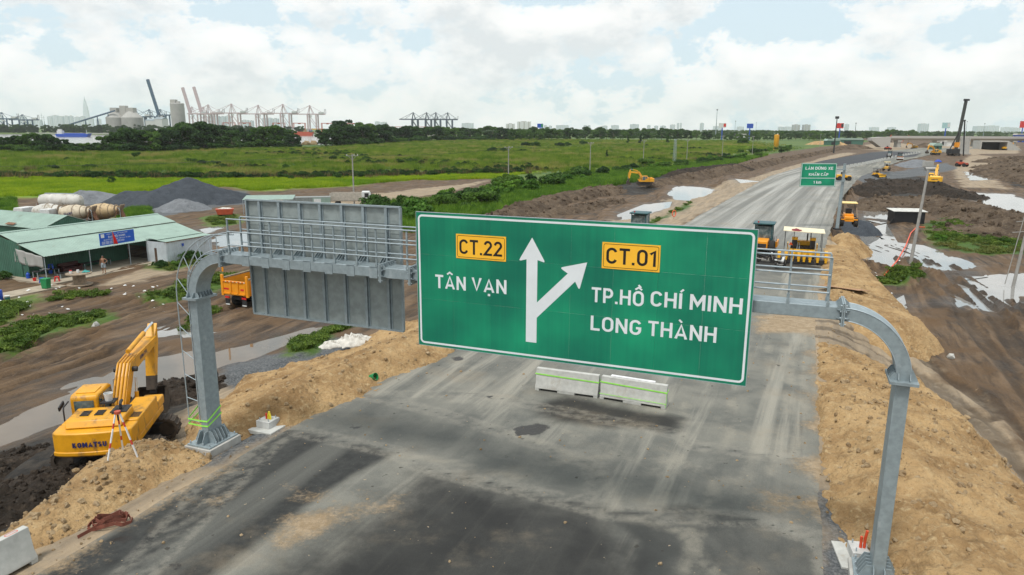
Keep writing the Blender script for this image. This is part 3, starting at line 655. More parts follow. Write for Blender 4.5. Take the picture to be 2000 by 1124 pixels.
# ---- loose clods and stones on the sand and mud (too many to count)
_t = (1 + 5 ** 0.5) / 2
ICO = np.array([(-1, _t, 0), (1, _t, 0), (-1, -_t, 0), (1, -_t, 0), (0, -1, _t), (0, 1, _t), (0, -1, -_t), (0, 1, -_t), (_t, 0, -1), (_t, 0, 1), (-_t, 0, -1), (-_t, 0, 1)]) / 1.902
ICF = np.array([(0, 11, 5), (0, 5, 1), (0, 1, 7), (0, 7, 10), (0, 10, 11), (1, 5, 9), (5, 11, 4), (11, 10, 2), (10, 7, 6), (7, 1, 8), (3, 9, 4), (3, 4, 2), (3, 2, 6), (3, 6, 8), (3, 8, 9), (4, 9, 5), (2, 4, 11), (6, 2, 10), (8, 6, 7), (9, 8, 1)])
rng = np.random.default_rng(5)
def rocks(name, P, smin, smax, mat, pw=3.0):
    n = len(P); s = smin + (smax - smin) * rng.random(n) ** pw
    sc = s[:, None] * (0.6 + 0.8 * rng.random((n, 3))); jit = 1 + 0.3 * (rng.random((n, 12, 1)) - 0.5)
    a = rng.random(n) * 6.28; V_ = ICO[None] * jit * sc[:, None, :]
    c_, s_2 = np.cos(a)[:, None], np.sin(a)[:, None]
    V_ = np.stack([V_[..., 0] * c_ - V_[..., 1] * s_2, V_[..., 0] * s_2 + V_[..., 1] * c_, V_[..., 2]], 2) + P[:, None, :]
    F_ = ICF[None] + (np.arange(n) * 12)[:, None, None]
    me = npmesh(name, V_.reshape(-1, 3), F_.reshape(-1, 3)); me.materials.append(mat); me.shade_smooth(); me.set_sharp_from_angle(angle=R(40)); return stuff(obj(name, me))
def pick(arrs, n):
    A = np.concatenate(arrs); i = rng.integers(0, len(A), n); P = A[i].copy(); P[:, :2] += rng.normal(0, 0.08, (n, 2)); return P
STONE = soil('sand_stone', (0.27, 0.185, 0.10), (0.40, 0.295, 0.175), (0.44, 0.34, 0.22), (0.15, 0.10, 0.06), 1.5)
A = HEAPV['sand_bank']
stuff_P = np.concatenate([pick(A[0:1], 2000), pick(A[1:2], 1800), pick(A[2:3], 3200), pick(A[3:], 900)])
rocks('loose_stones', stuff_P, 0.010, 0.12, STONE, 7)
rocks('mud_clods', np.concatenate([pick(HEAPV['dark_mud_bank'][2:], 1500), pick(HEAPV['dark_mud_bank'][:2], 500) + np.array([0, 0, 0.1])]), 0.03, 0.2, PEAT, 4)
rocks('spoil_clods', pick(HEAPV['spoil_bank'], 2500), 0.08, 0.5, SPOIL, 3)
gn_ = 2600
q = np.stack([rng.uniform(0, 14, gn_) ** 1.0, rng.uniform(5, 60, gn_)], 1)
side = rng.random(gn_) < 0.5
yy = q[:, 1]; xx = np.where(side, xl(yy) - 0.2 - np.abs(rng.normal(0, 1.1, gn_)), xr(yy) + 0.2 + np.abs(rng.normal(0, 1.1, gn_)))
onr = rng.random(gn_) < 0.35
xx = np.where(onr, xl(yy) + (xr(yy) - xl(yy)) * np.where(rng.random(gn_) < 0.5, rng.random(gn_) ** 3, 1 - rng.random(gn_) ** 3), xx)
zz_ = np.maximum(terrain(xx.copy(), yy.copy()), np.where((xx > xl(yy)) & (xx < xr(yy)), 0.015, -9))
rocks('roadside_pebbles', np.stack([xx, yy, zz_], 1), 0.012, 0.06, STONE, 3)
# ================================================================== lettering
def arc(cx, cy, rx, ry, a0, a1, n=8): return [(cx + rx * math.cos(R(a0 + (a1 - a0) * i / n)), cy + ry * math.sin(R(a0 + (a1 - a0) * i / n))) for i in range(n + 1)]
def glyph(ch, w):
    """centre lines of a plain technical sans letter, cap height 1, stroke w -> (strokes, width)"""
    h = w / 2; t_ = 1 - h
    def bowl(W):           # closed stadium
        r = (W - w) / 2; cx = W / 2
        return arc(cx, t_ - r, r, r, 0, 180, 10) + arc(cx, h + r, r, r, 180, 360, 10) + [(cx + r, t_ - r)]
    D = {
     'I': ([[(h, 0), (h, 1)]], w), 'L': ([[(h, 1), (h, h), (0.54, h)]], 0.54), 'T': ([[(0, t_), (0.6, t_)], [(0.3, 0), (0.3, t_)]], 0.6),
     'H': ([[(h, 0), (h, 1)], [(0.66 - h, 0), (0.66 - h, 1)], [(h, 0.52), (0.66 - h, 0.52)]], 0.66),
     'N': ([[(h, 0), (h, 1)], [(0.67 - h, 0), (0.67 - h, 1)], [(h, 1 - h * 0.6), (0.67 - h, h * 0.6)]], 0.67),
     'M': ([[(h, 0), (h, 1)], [(0.8 - h, 0), (0.8 - h, 1)], [(h, 1 - h * 0.5), (0.4, 0.34), (0.8 - h, 1 - h * 0.5)]], 0.8),
     'V': ([[(h * 0.9, 1), (0.34, 0), (0.68 - h * 0.9, 1)]], 0.68), 'A': ([[(h * 0.9, 0), (0.36, 1), (0.72 - h * 0.9, 0)], [(0.15, 0.27), (0.57, 0.27)]], 0.72),
     'X': ([[(h, 0), (0.66 - h, 1)], [(h, 1), (0.66 - h, 0)]], 0.66), 'K': ([[(h, 0), (h, 1)], [(h, 0.36), (0.62 - h, 1)], [(0.26, 0.55), (0.66 - h, 0)]], 0.66),
     'E': ([[(0.56, t_), (h, t_), (h, h), (0.56, h)], [(h, 0.52), (0.5, 0.52)]], 0.56), 'Y': ([[(h, 1), (0.33, 0.45), (0.66 - h, 1)], [(0.33, 0), (0.33, 0.45)]], 0.66),
     'P': ([[(h, 0), (h, 1)], [(h, t_), (0.34, t_)] + arc(0.34, (t_ + 0.42) / 2, 0.62 - h - 0.34, (t_ - 0.42) / 2, 90, -90, 8) + [(h, 0.42)]], 0.62),
     'D': ([[(h, 0), (h, 1)], [(h, t_), (0.3, t_)] + arc(0.3, t_ - (0.66 - h - 0.3), 0.66 - h - 0.3, 0.66 - h - 0.3, 90, 0, 6) + arc(0.3, h + (0.66 - h - 0.3), 0.66 - h - 0.3, 0.66 - h - 0.3, 0, -90, 6) + [(h, h)]], 0.66),
     'B': ([[(h, 0), (h, 1)], [(h, t_), (0.36, t_)] + arc(0.36, (t_ + 0.52) / 2, 0.6 - h - 0.36, (t_ - 0.52) / 2, 90, -90, 6) + [(h, 0.52)], [(0.34, 0.52)] + arc(0.38, (h + 0.52) / 2, 0.64 - h - 0.38, (0.52 - h) / 2, 90, -90, 6) + [(h, h)]], 0.64),
     'U': ([[(h, 1), (h, 0.66 / 2)] + arc(0.33, 0.33, 0.33 - h, 0.33 - h, 180, 360, 10) + [(0.66 - h, 1)]], 0.66),
     'O': ([bowl(0.66)], 0.66), '0': ([bowl(0.6)], 0.6),
     'C': ([arc(0.32, t_ - (0.32 - h), 0.32 - h, 0.32 - h, 15, 180, 9) + arc(0.32, h + (0.32 - h), 0.32 - h, 0.32 - h, 180, 345, 9)], 0.63),
     'G': ([arc(0.33, t_ - (0.33 - h), 0.33 - h, 0.33 - h, 20, 180, 9) + arc(0.33, h + (0.33 - h), 0.33 - h, 0.33 - h, 180, 360, 9) + [(0.66 - h, 0.46), (0.36, 0.46)]], 0.66),
     'S': ([arc(0.3, t_ - 0.225 + h * 0.2, 0.3 - h, 0.225, 25, 180, 7) + [(h * 1.3, 0.62), (0.3, 0.5), (0.6 - h * 1.3, 0.38)] + arc(0.3, h + 0.225 - h * 0.2, 0.3 - h, 0.225, 0, -155, 7)], 0.6),
     '1': ([[(0.02, 0.74), (0.26, 1 - h * 0.3), (0.26, 0)]], 0.26 + h), '2': ([arc(0.29, t_ - (0.29 - h), 0.29 - h, 0.29 - h, 175, -25, 9) + [(h * 0.8, h), (0.58, h)]], 0.58),
     '4': ([[(0.42, 0), (0.42, 1)], [(0.40, 1 - h * 0.5), (h * 0.6, 0.28), (0.58, 0.28)]], 0.58), '5': ([[(0.52, t_), (h, t_), (h, 0.56), (0.24, 0.6)] + arc(0.27, 0.32, 0.29 - h, 0.32 - h, 80, -150, 8)], 0.56),
     '6': ([[(0.42, 1), (h * 1.1, 0.40)], bowl(0.58)[:0] + arc(0.29, 0.29, 0.29 - h, 0.29 - h, 0, 360, 16)], 0.58), '8': ([arc(0.29, 0.75 - h * 0.3, 0.25 - h, 0.25 - h * 0.7, 0, 360, 14), arc(0.29, 0.27, 0.29 - h, 0.27 - h, 0, 360, 14)], 0.58),
     '3': ([arc(0.28, 0.75 - h * 0.2, 0.28 - h, 0.25 - h * 0.8, 160, -90, 8) + arc(0.28, 0.27, 0.28 - h, 0.27 - h, 90, -160, 8)], 0.57),
     '.': ([[(h, 0), (h, w)]], w), '-': ([[(0, 0.45), (0.3, 0.45)]], 0.3), ' ': ([], 0.22),
     'k': ([[(h, 0), (h, 1)], [(h, 0.3), (0.5 - h * 0.5, 0.74)], [(0.24, 0.46), (0.52 - h, 0)]], 0.52),
     'm': ([[(h, 0), (h, 0.74)], [(h, 0.5)] + arc(0.27, 0.54, 0.27 - h, 0.2 - h * 0.2, 180, 0, 6) + [(0.54 - h, 0)], [(0.54 - h, 0.5)] + arc(0.27 + 0.54 - w, 0.54, 0.27 - h, 0.2 - h * 0.2, 180, 0, 6) + [(1.08 - w - h, 0)]], 1.08 - w)}
    return D[ch]
import unicodedata
def text_me(name, body, w, cap, depth=0.004, bold=0.0):
    """lettering as thin strips in the local XZ plane facing -Y, baseline z=0, start x=0, scaled to width w and cap height"""
    sw = 0.135 + bold; sp_ = 0.13; x = 0; st = []; d = unicodedata.normalize('NFD', body.replace('Đ', 'D\u0335'))
    i = 0; lo = 0
    while i < len(d):
        ch = d[i]; i += 1; ss, gw = glyph(ch, sw); cx = gw / 2
        st += [[(p[0] + x, p[1]) for p in s] for s in ss]; top = 1.06
        while i < len(d) and unicodedata.combining(d[i]):
            m_ = d[i]; i += 1; q = sw * 0.72
            if m_ == '\u0302': st.append(([(x + cx - 0.2, top + 0.02), (x + cx, top + 0.17), (x + cx + 0.2, top + 0.02)], q)); top += 0.14
            elif m_ == '\u0301': o_ = 0.12 if top > 1.1 else 0; st.append(([(x + cx - 0.02 + o_, top + 0.02), (x + cx + 0.14 + o_, top + 0.2)], q))
            elif m_ == '\u0300': o_ = 0.12 if top > 1.1 else 0; st.append(([(x + cx - 0.14 + o_, top + 0.2), (x + cx + 0.02 + o_, top + 0.02)], q))
            elif m_ == '\u0309': st.append((arc(x + cx + (0.14 if top > 1.1 else 0), top + 0.17, 0.07, 0.07, 160, -90, 6), q * 0.8))
            elif m_ == '\u0323': st.append([(x + cx, -0.26), (x + cx, -0.26 + sw)])
            elif m_ == '\u031b': st.append(([(x + gw - sw / 2, 0.86), (x + gw + 0.06, 0.94), (x + gw + 0.05, 1.08)], q))
            elif m_ == '\u0335': st.append(([(x - 0.07, 0.52), (x + 0.3, 0.52)], q))
        x += gw + sp_
    tot = x - sp_; sx, sz = w / tot, cap; P = []; F = []
    for k, s in enumerate(st):
        q = sw
        if isinstance(s, tuple): s, q = s
        pts = [Vector(p) for p in s]; n = len(pts); closed = (pts[0] - pts[-1]).length < 1e-6
        if closed: pts = pts[:-1]; n -= 1
        o = len(P); y = -depth * (0.25 + 0.02 * k); base_ = q == sw and min(p.y for p in pts) > -0.01
        for j, p in enumerate(pts):
            a_ = (p - pts[j - 1]) if (j > 0 or closed) else (pts[1] - p)
            b_ = (pts[(j + 1) % n] - p) if (j < n - 1 or closed) else (p - pts[j - 1])
            a_ = a_.normalized(); b_ = b_.normalized(); na = Vector((-a_.y, a_.x)); nb = Vector((-b_.y, b_.x)); mm = (na + nb)
            mm = mm.normalized() if mm.length > 1e-3 else na
            f = min(1 / max(mm.dot(na), 0.3), 2.2) * q / 2
            for sg_ in (1, -1):
                e = p + mm * f * sg_; P.append((e.x * sx, y, (min(max(e.y, 0.0), 1.0) if base_ else e.y) * sz))
        for j in range(n if closed else n - 1):
            j2 = (j + 1) % n; F.append((o + 2 * j, o + 2 * j + 1, o + 2 * j2 + 1, o + 2 * j2))
    me = bpy.data.meshes.new(name); me.from_pydata(P, [], F); me.update(); fixn(me); return me
def text(name, body, x, z, w, cap, mat, parent, y=0.0, bold=0.0, rot=None):
    o = obj(name, text_me(name, body, w, cap, bold=bold), mat, parent); o.location = (x, y, z)
    if rot is not None: o.rotation_euler = rot
    return o
# ================================================================== sign gantry
GALV = M('galvanised_steel', (0.27, 0.325, 0.345), 0.5, 0.25, 0.12, 6, 0.08, 60, (0.36, 0.41, 0.43), 0.02, 2.0)
GALV2 = M('galvanised_rail', (0.36, 0.42, 0.45), 0.45, 0.3, 0.1, 8)
GALVD = M('galvanised_sheet', (0.27, 0.31, 0.305), 0.55, 0.2, 0.14, 4, 0.0, 25, (0.36, 0.41, 0.41), 0.05, 1.1)
CONC = M('concrete', (0.40, 0.39, 0.36), 0.85, 0, 0.14, 3, 0.25, 30, (0.24, 0.21, 0.17), 0.06, 1.2)
CONCW = M('pale_concrete', (0.44, 0.44, 0.41), 0.8, 0, 0.12, 3, 0.15, 30, (0.34, 0.31, 0.26), 0.05, 1.0)
GL, GA = Vector((-10.585, 23.437, 0)), R(-21.57)
SPAN = 21.13
gan = thing('sign_gantry', 'grey galvanised steel gantry with curved shoulders and railed beam spanning the road', 'gantry', GL, GA)
CW, CD = 0.30, 0.64           # section: along the span, along the road
ZF, ZB, RE = 5.36, 6.86, 1.42
def fin(mb, p, out, h, w, th=0.02):   # triangular/trapezoid gusset: p = foot on the shaft, out = unit horizontal direction
    o = Vector(out); t_ = Vector((-o.y, o.x, 0)) * th / 2; p = Vector(p)
    prof = [(0, 0), (w, 0), (w, h * 0.3), (w * 0.45, h), (0, h)]
    P = [p + o * a + Vector((0, 0, b)) + t_ * s for s in (-1, 1) for a, b in prof]
    mb.add(P, [(4, 3, 2, 1, 0), (5, 6, 7, 8, 9)] + [(i, (i + 1) % 5, 5 + (i + 1) % 5, 5 + i) for i in range(5)])
for side in (0, 1):
    s0 = 0.0 if side == 0 else SPAN; dx = 1 if side == 0 else -1
    pb = MB().bx(s0 - 0.58, s0 + 0.58, -0.74, 0.74, -0.45, 0.165).build('plinth', CONC, gan, bev=0.02)
    MB().bx(s0 - 0.5, s0 + 0.5, -0.68, 0.68, 0.17, 0.22).build('base_plate', GALV, gan)
    col = MB().bx(s0 - CW / 2, s0 + CW / 2, -CD / 2, CD / 2, 0.22, ZF).build('column', GALV, gan, bev=0.012)
    fb = MB()
    for k in range(5):
        y = -CD / 2 + 0.02 + k * (CD - 0.04) / 4
        for d in (-1, 1): fb = MB(); fin(fb, (s0 + d * CW / 2, y, 0.22), (d, 0, 0), 0.42, 0.28); fb.build('gusset', GALV, gan)
    for k in range(2):
        x = s0 - CW / 2 + 0.03 + k * (CW - 0.06)
        for d in (-1, 1): fb = MB(); fin(fb, (x, d * CD / 2, 0.22), (0, d, 0), 0.42, 0.28); fb.build('gusset', GALV, gan)
    bb = MB()
    for x in (-0.42, -0.14, 0.14, 0.42):
        for y in (-0.6, 0.6): bb.cyl((s0 + x, y, 0.2), (s0 + x, y, 0.32), 0.025, n=6)
    for y in (-0.3, 0.0, 0.3):
        for x in (-0.44, 0.44): bb.cyl((s0 + x, y, 0.2), (s0 + x, y, 0.32), 0.025, n=6)
    stuff(bb.build('anchor_bolts', GALV2, gan))
    # bolted flange at the top of the column
    MB().bx(s0 - 0.30, s0 + 0.30, -0.48, 0.48, ZF, ZF + 0.035).bx(s0 - 0.30, s0 + 0.30, -0.48, 0.48, ZF + 0.038, ZF + 0.072).build('flange', GALV, gan)
    fb = MB()
    for k in range(6):
        y = -CD / 2 + 0.01 + k * (CD - 0.02) / 5
        for d in (-1, 1):
            fin(fb, (s0 + d * CW / 2, y, ZF + 0.072), (d, 0, 0), 0.17, 0.13, 0.014)
    for d in (-1, 1):
        for x in (-0.12, 0.12): fin(fb, (s0 + x, d * CD / 2, ZF + 0.072), (0, d, 0), 0.17, 0.13, 0.014)
    stuff(fb.build('flange_gussets', GALV, gan))
    # curved shoulder
    P = []; n = 18
    z0 = ZF + 0.072; Rz = ZB - z0; Rx = 1.40
    for i in range(n + 1):
        a = math.pi / 2 * i / n
        c_ = Vector((s0 + dx * (Rx - Rx * math.cos(a)), 0, z0 + Rz * math.sin(a)))
        nr = Vector((-dx * math.cos(a) * Rz, 0, math.sin(a) * Rx)).normalized()
        for q, y in ((-1, -1), (-1, 1), (1, 1), (1, -1)): P.append(c_ + nr * q * CW / 2 + Vector((0, y * CD / 2, 0)))
    F = []
    for i in range(n):
        for k in range(4): F.append((i * 4 + k, i * 4 + (k + 1) % 4, i * 4 + 4 + (k + 1) % 4, i * 4 + 4 + k))
    MB().add(P, F).build('shoulder', GALV, gan, smooth=40)
    # raised edge lips of the shoulder plates
    for y in (-CD / 2, CD / 2):
        for q in (-1, 1):
            pts = []
            for i in range(n + 1):
                a = math.pi / 2 * i / n
                c_ = Vector((s0 + dx * (Rx - Rx * math.cos(a)), y, z0 + Rz * math.sin(a)))
                nr = Vector((-dx * math.cos(a) * Rz, 0, math.sin(a) * Rx)).normalized(); pts.append(c_ + nr * q * CW / 2)
            MB().tube(pts, 0.012, 4).build('edge_lip', GALV2, gan)
def vflange(s, nm='beam_flange'):
    m = MB()
    for d in (-0.02, 0.02): m.bx(s + d - 0.016, s + d + 0.016, -0.44, 0.44, ZB - 0.27, ZB + 0.27)
    m.build(nm, GALV, gan)
    m = MB()
    for d in (-1, 1):
        for k in range(6):
            y = -CD / 2 + 0.01 + k * (CD - 0.02) / 5
            m.prism([(s + d * 0.036, ZB + CW / 2), (s + d * 0.036, ZB + 0.26), (s + d * 0.15, ZB + CW / 2)], 'y', y - 0.007, y + 0.007)
        for z in (-0.1, 0.1):
            m.prism([(s + d * 0.036, -CD / 2), (s + d * 0.036, -0.43), (s + d * 0.15, -CD / 2)], 'z', ZB + z - 0.007, ZB + z + 0.007)
    stuff(m.build('beam_gussets', GALV, gan))
    m = MB()
    for y in (-0.40, 0.40):
        for k in range(4): m.cyl((s - 0.07, y, ZB - 0.22 + 0.146 * k), (s + 0.07, y, ZB - 0.22 + 0.146 * k), 0.016, n=6)
    stuff(m.build('bolts', GALV2, gan))
FL = [1.40, 7.40, 8.38, SPAN - 1.40]
for s in FL: vflange(s)
for a, b in zip(FL[:-1], FL[1:]): MB().bx(a + 0.037, b - 0.037, -CD / 2, CD / 2, ZB - CW / 2, ZB + CW / 2).build('beam', GALV, gan, bev=0.012)
# railing: two rows of posts and three rails
zt = ZB + CW / 2
PS = [1.72, 2.55, 3.39, 4.19, 4.96, 5.75, 6.54, 7.34 - 0.12, 8.25] + [9.2 + 0.93 * i for i in range(10)] + [18.52, 19.39]
for y in (-0.29, 0.29):
    for s in PS:
        p_ = MB().bx(s - 0.022, s + 0.022, y - 0.022, y + 0.022, zt, 8.15)
        p_.bx(s - 0.035, s + 0.035, y - 0.035, y + 0.035, zt, zt + 0.10)
        p_.build('railing_post', GALV, gan)
    for z in (8.16, 7.75, 7.33): MB().cyl((PS[0], y - 0.03 if y < 0 else y + 0.03, z), (PS[-1], y - 0.03 if y < 0 else y + 0.03, z), 0.021, n=8).build('rail', GALV2, gan, smooth=40)
# ladder with safety rail over the shoulder of the near-left column
def lpath(off, zend=None):
    pts = [Vector((-CW / 2 - off, 0, z)) for z in np.linspace(0.85, ZF, 8)]
    z0 = ZF + 0.072; Rz = ZB - z0; Rx = 1.40
    for i in range(0, 15):
        a = math.pi / 2 * i / 14
        c_ = Vector((Rx - Rx * math.cos(a), 0, z0 + Rz * math.sin(a))); nr = Vector((-math.cos(a) * Rz, 0, math.sin(a) * Rx)).normalized()
        pts.append(c_ + nr * (CW / 2 + off))
    return pts
def along(pts, step):
    out = []; acc = 0; nxt = 0.05
    for a, b in zip(pts[:-1], pts[1:]):
        L = (b - a).length
        while nxt <= acc + L: out.append(a + (b - a) * ((nxt - acc) / L)); nxt += step
        acc += L
    return out
inn, outp = lpath(0.12), lpath(0.62)
for y in (-0.24, 0.24):
    MB().tube([p + Vector((0, y, 0)) for p in inn], 0.02, 6).build('ladder_stringer', GALV2, gan, smooth=50)
    MB().tube([p + Vector((0, y, 0)) for p in outp] + [outp[-1] + Vector((0.5, y, 0.02))], 0.02, 6).build('ladder_guard_rail', GALV2, gan, smooth=50)
for p in along(inn, 0.30): MB().cyl(p + Vector((0, -0.24, 0)), p + Vector((0, 0.24, 0)), 0.014, n=6).build('ladder_rung', GALV2, gan)
ai, ao = along(inn, 0.01), along(outp, 0.01)
for k, f in enumerate(np.linspace(0.0, 0.97, 10)):
    a = ai[int(f * (len(ai) - 1))]; b = ao[int(f * (len(ao) - 1))]
    for y in (-0.24, 0.24): MB().cyl(a + Vector((0, y, 0)), b + Vector((0, y, 0)), 0.014, n=6).build('ladder_strut', GALV2, gan)
for z in (1.5, 3.0, 4.5):
    for y in (-0.24, 0.24): MB().bar((-CW / 2 - 0.12, y, z), (-CW / 2, y, z), 0.03).build('ladder_bracket', GALV, gan)
# warning tape tied round the left column and its ladder
TAPE = M('neon_tape', (0.34, 0.85, 0.10), 0.5, 0, 0.1)
tp = thing('warning_tape', 'two loops of neon green warning tape tied round the ladder column', 'tape', gan.matrix_basis @ Vector((0, 0, 0.95)), GA)
for z0, z1, nm in ((0.0, 0.42, 'tape_loop'), (-0.18, 0.16, 'tape_loop')):
    path = [(-0.80, -0.26, z0), (-0.16, -0.335, z0 + 0.04), (0.16, -0.335, z0 + 0.06), (0.165, 0.335, z1), (-0.16, 0.335, z1 - 0.02), (-0.80, 0.26, z1 - 0.12)]
    m = MB(); n = len(path)
    for i in range(n): m.bar(path[i], path[(i + 1) % n], 0.004, 0.055)
    m.build(nm, TAPE, tp)
# ---- the grey back of a sign facing the other way
sg = thing('road_sign', 'back of a road sign, ribbed grey galvanised sheet behind the gantry rails', 'road sign', gan.matrix_basis @ Vector((1.85, 0.48, 4.86)), GA)
SW, SH = 5.75, 3.87
ribs = [0.0] + [x - 1.85 for x in (2.37, 3.15, 3.95, 4.73, 5.53, 6.31, 7.11)] + [SW]
for a, b in zip(ribs[:-1], ribs[1:]):
    MB().bx(a + 0.003, b - 0.003, 0.06, 0.064, 0.0, SH * 0.52 - 0.003).build('sheet_panel', GALVD, sg)
    MB().bx(a + 0.003, b - 0.003, 0.06, 0.064, SH * 0.52, SH).build('sheet_panel', GALVD, sg)
for x in ribs[1:-1]:
    m = MB().bx(x - 0.045, x + 0.045, -0.02, 0.058, 0.02, SH - 0.02).bx(x + 0.046, x + 0.10, 0.045, 0.058, 0.02, SH - 0.02); m.build('rib', GALV, sg)
for z, h in ((0.0, 0.05), (SH - 0.05, 0.05)): MB().bx(-0.01, SW + 0.01, -0.03, 0.07, z, z + h).build('frame_rail', GALV, sg)
for x in (0.0, SW): MB().bx(x - 0.03, x + 0.03, -0.03, 0.07, 0.052, SH - 0.052).build('frame_stile', GALV, sg)
for z in (SH * 0.50, SH * 0.70, SH * 0.785, SH * 0.86): MB().bx(0.04, SW - 0.04, 0.048, 0.0595, z, z + 0.03).build('stiffener', GALVD, sg)
for x in ribs[1:-1]:
    m = MB()
    m.bx(x - 0.13, x + 0.15, -0.48 - CD / 2 - 0.016, -0.48 - CD / 2 - 0.003, ZB - 4.86 - CW / 2 - 0.03, ZB - 4.86 + CW / 2 - 0.03)
    m.bx(x - 0.13, x + 0.15, -0.48 - CD / 2 - 0.016, -0.02, ZB - 4.86 + CW / 2 + 0.003, ZB - 4.86 + CW / 2 + 0.012)
    m.build('clamp_plate', GALV, sg)
    m = MB(); zc = ZB - 4.86 + CW / 2 + 0.012
    for k in (-0.09, 0.0, 0.09):
        m.prism([(-0.34, zc), (-0.03, zc), (-0.03, zc + 0.16), (-0.12, zc + 0.15)], 'x', x + k - 0.006, x + k + 0.006)
    stuff(m.build('clamp_gussets', GALV, sg))
# ---- the green direction sign
def sheet_mat(name, col, lo, hi):
    t = NT(name); o = t.co(); r = t.n('ShaderNodeObjectInfo').outputs['Random']
    n1 = t.noise(t.map(o, (0.5, 1, 0.5)), 1.0, 3, 0.5); n2 = t.noise(t.map(o, (9, 1, 0.25)), 1.0, 3)
    f = t.math('ADD', t.math('MULTIPLY', r, 0.08), t.math('ADD', t.math('MULTIPLY', n1, 0.78), t.math('MULTIPLY', n2, 0.16)))
    c = t.mix(t.step(f, 0.3, 0.85), lo, hi)  # broad tone change paints reflected sheen into the green, besides streaks and panel differences
    w = t.noise(t.map(o, (0.4, 1, 5)), 1.0, 4, 0.6)
    return t.set(c, t.math('ADD', t.math('MULTIPLY', n1, 0.3), 0.2), 0.0, t.bump(t.math('ADD', w, t.math('MULTIPLY', n1, 6.0)), 0.16, 0.02), 0.5)
GREEN = sheet_mat('green_retroreflective', None, (0.001, 0.140, 0.088), (0.006, 0.34, 0.165))
WHITE = M('white_retroreflective', (0.72, 0.76, 0.78), 0.45, 0, 0.04, 1.5)
YEL = M('amber_plate', (0.95, 0.50, 0.03), 0.45, 0, 0.05, 1.5)
BLK = M('black_print', (0.006, 0.006, 0.007), 0.5)
X0, X1, Z0, Z1 = 8.75, 17.74, 4.92, 8.74
ds = thing('direction_sign', 'large green motorway direction sign with white forked arrow and amber plates', 'road sign', gan.matrix_basis @ Vector((X0, -0.60, Z0)), GA)
w_, h_ = X1 - X0, Z1 - Z0; ncol = 8
for i in range(ncol):
    for j, (a, b) in enumerate(((0, h_ * 0.36), (h_ * 0.36, h_ * 0.695), (h_ * 0.695, h_))):
        o = MB().bx(i * w_ / ncol + 0.0012, (i + 1) * w_ / ncol - 0.0012, 0, 0.004, a + 0.0012, b - 0.0012).build('panel', GREEN, ds)
for z in (0.2, h_ / 2, h_ - 0.2): MB().bx(0.05, w_ - 0.05, 0.006, 0.05, z - 0.04, z + 0.04).build('backing_rail', GALV, ds)
for i in range(10):
    x = 0.4 + i * (w_ - 0.8) / 9; MB().bx(x - 0.05, x + 0.05, 0.052, 0.60 - CD / 2 - 0.003, 0.1, h_ - 0.1).build('back_rib', GALV, ds)
MB().bx(-0.012, 0, -0.004, 0.05, 0, h_).bx(w_, w_ + 0.012, -0.004, 0.05, 0, h_).bx(-0.012, w_ + 0.012, -0.004, 0.05, -0.012, -0.0005).bx(-0.012, w_ + 0.012, -0.004, 0.05, h_ + 0.0005, h_ + 0.012).build('edge_frame', GALV2, ds)
def rrect(x0, x1, z0, z1, r, n=6):
    P = []
    for cx, cz, a0 in ((x1 - r, z1 - r, 0), (x0 + r, z1 - r, 90), (x0 + r, z0 + r, 180), (x1 - r, z0 + r, 270)):
        for i in range(n + 1):
            a = R(a0 + 90 * i / n); P.append((cx + r * math.cos(a), cz + r * math.sin(a)))
    return P
def ring(name, x0, x1, z0, z1, r, th, y, mat, par):
    A, B = rrect(x0, x1, z0, z1, r), rrect(x0 + th, x1 - th, z0 + th, z1 - th, max(r - th, 0.001)); n = len(A)
    me = bpy.data.meshes.new(name); me.from_pydata([(p[0], y, p[1]) for p in A + B], [], [(i, (i + 1) % n, n + (i + 1) % n, n + i) for i in range(n)]); fixn(me)
    return obj(name, me, mat, par)
def flat(name, poly, y, mat, par):
    me = bpy.data.meshes.new(name); me.from_pydata([(p[0], y, p[1]) for p in poly], [], [tuple(range(len(poly)))]); fixn(me); return obj(name, me, mat, par)
ring('border_line', 0.05, w_ - 0.05, 0.06, h_ - 0.06, 0.13, 0.055, -0.003, WHITE, ds)
L_ = lambda s, z: (s - X0, z - Z0)
def rounded(poly, rs, n=5):
    out = []; N = len(poly)
    for i, p in enumerate(poly):
        r = rs.get(i, 0)
        if not r: out.append(p); continue
        p = Vector(p); a = Vector(poly[i - 1]) - p; b = Vector(poly[(i + 1) % N]) - p
        a = p + a.normalized() * r; b = p + b.normalized() * r
        for k in range(n + 1):
            t_ = k / n; q = a * (1 - t_) ** 2 + p * 2 * t_ * (1 - t_) + b * t_ ** 2; out.append((q.x, q.y))
    return out
arrow = [L_(*q) for q in [(12.18, 8.23), (11.80, 7.58), (12.03, 7.645), (12.03, 5.38), (12.335, 5.38), (12.335, 6.08), (13.375, 7.155), (13.49, 6.93), (13.68, 7.68), (12.95, 7.49), (13.17, 7.35), (12.335, 6.50), (12.335, 7.645), (12.56, 7.58)]]
flat('forked_arrow', rounded(arrow, {1: 0.09, 13: 0.09, 7: 0.09, 9: 0.09}), -0.003, WHITE, ds)
for x0, x1, z0, z1, tx, tx1, tz, cap, s in ((9.975, 11.445, 7.535, 8.205, 10.075, 11.335, 7.66, 0.405, 'CT.22'), (14.065, 15.525, 7.565, 8.235, 14.175, 15.425, 7.695, 0.41, 'CT.01')):
    pl = MB().bx(x0 - X0, x1 - X0, -0.012, -0.004, z0 - Z0, z1 - Z0).build('route_plate', YEL, ds)
    ring('plate_line', x0 - X0 + 0.035, x1 - X0 - 0.035, z0 - Z0 + 0.035, z1 - Z0 - 0.035, 0.05, 0.012, -0.0145, BLK, pl)
    text('lettering', s, tx - X0, tz - Z0, tx1 - tx, cap, BLK, pl, -0.0125, 0.02)
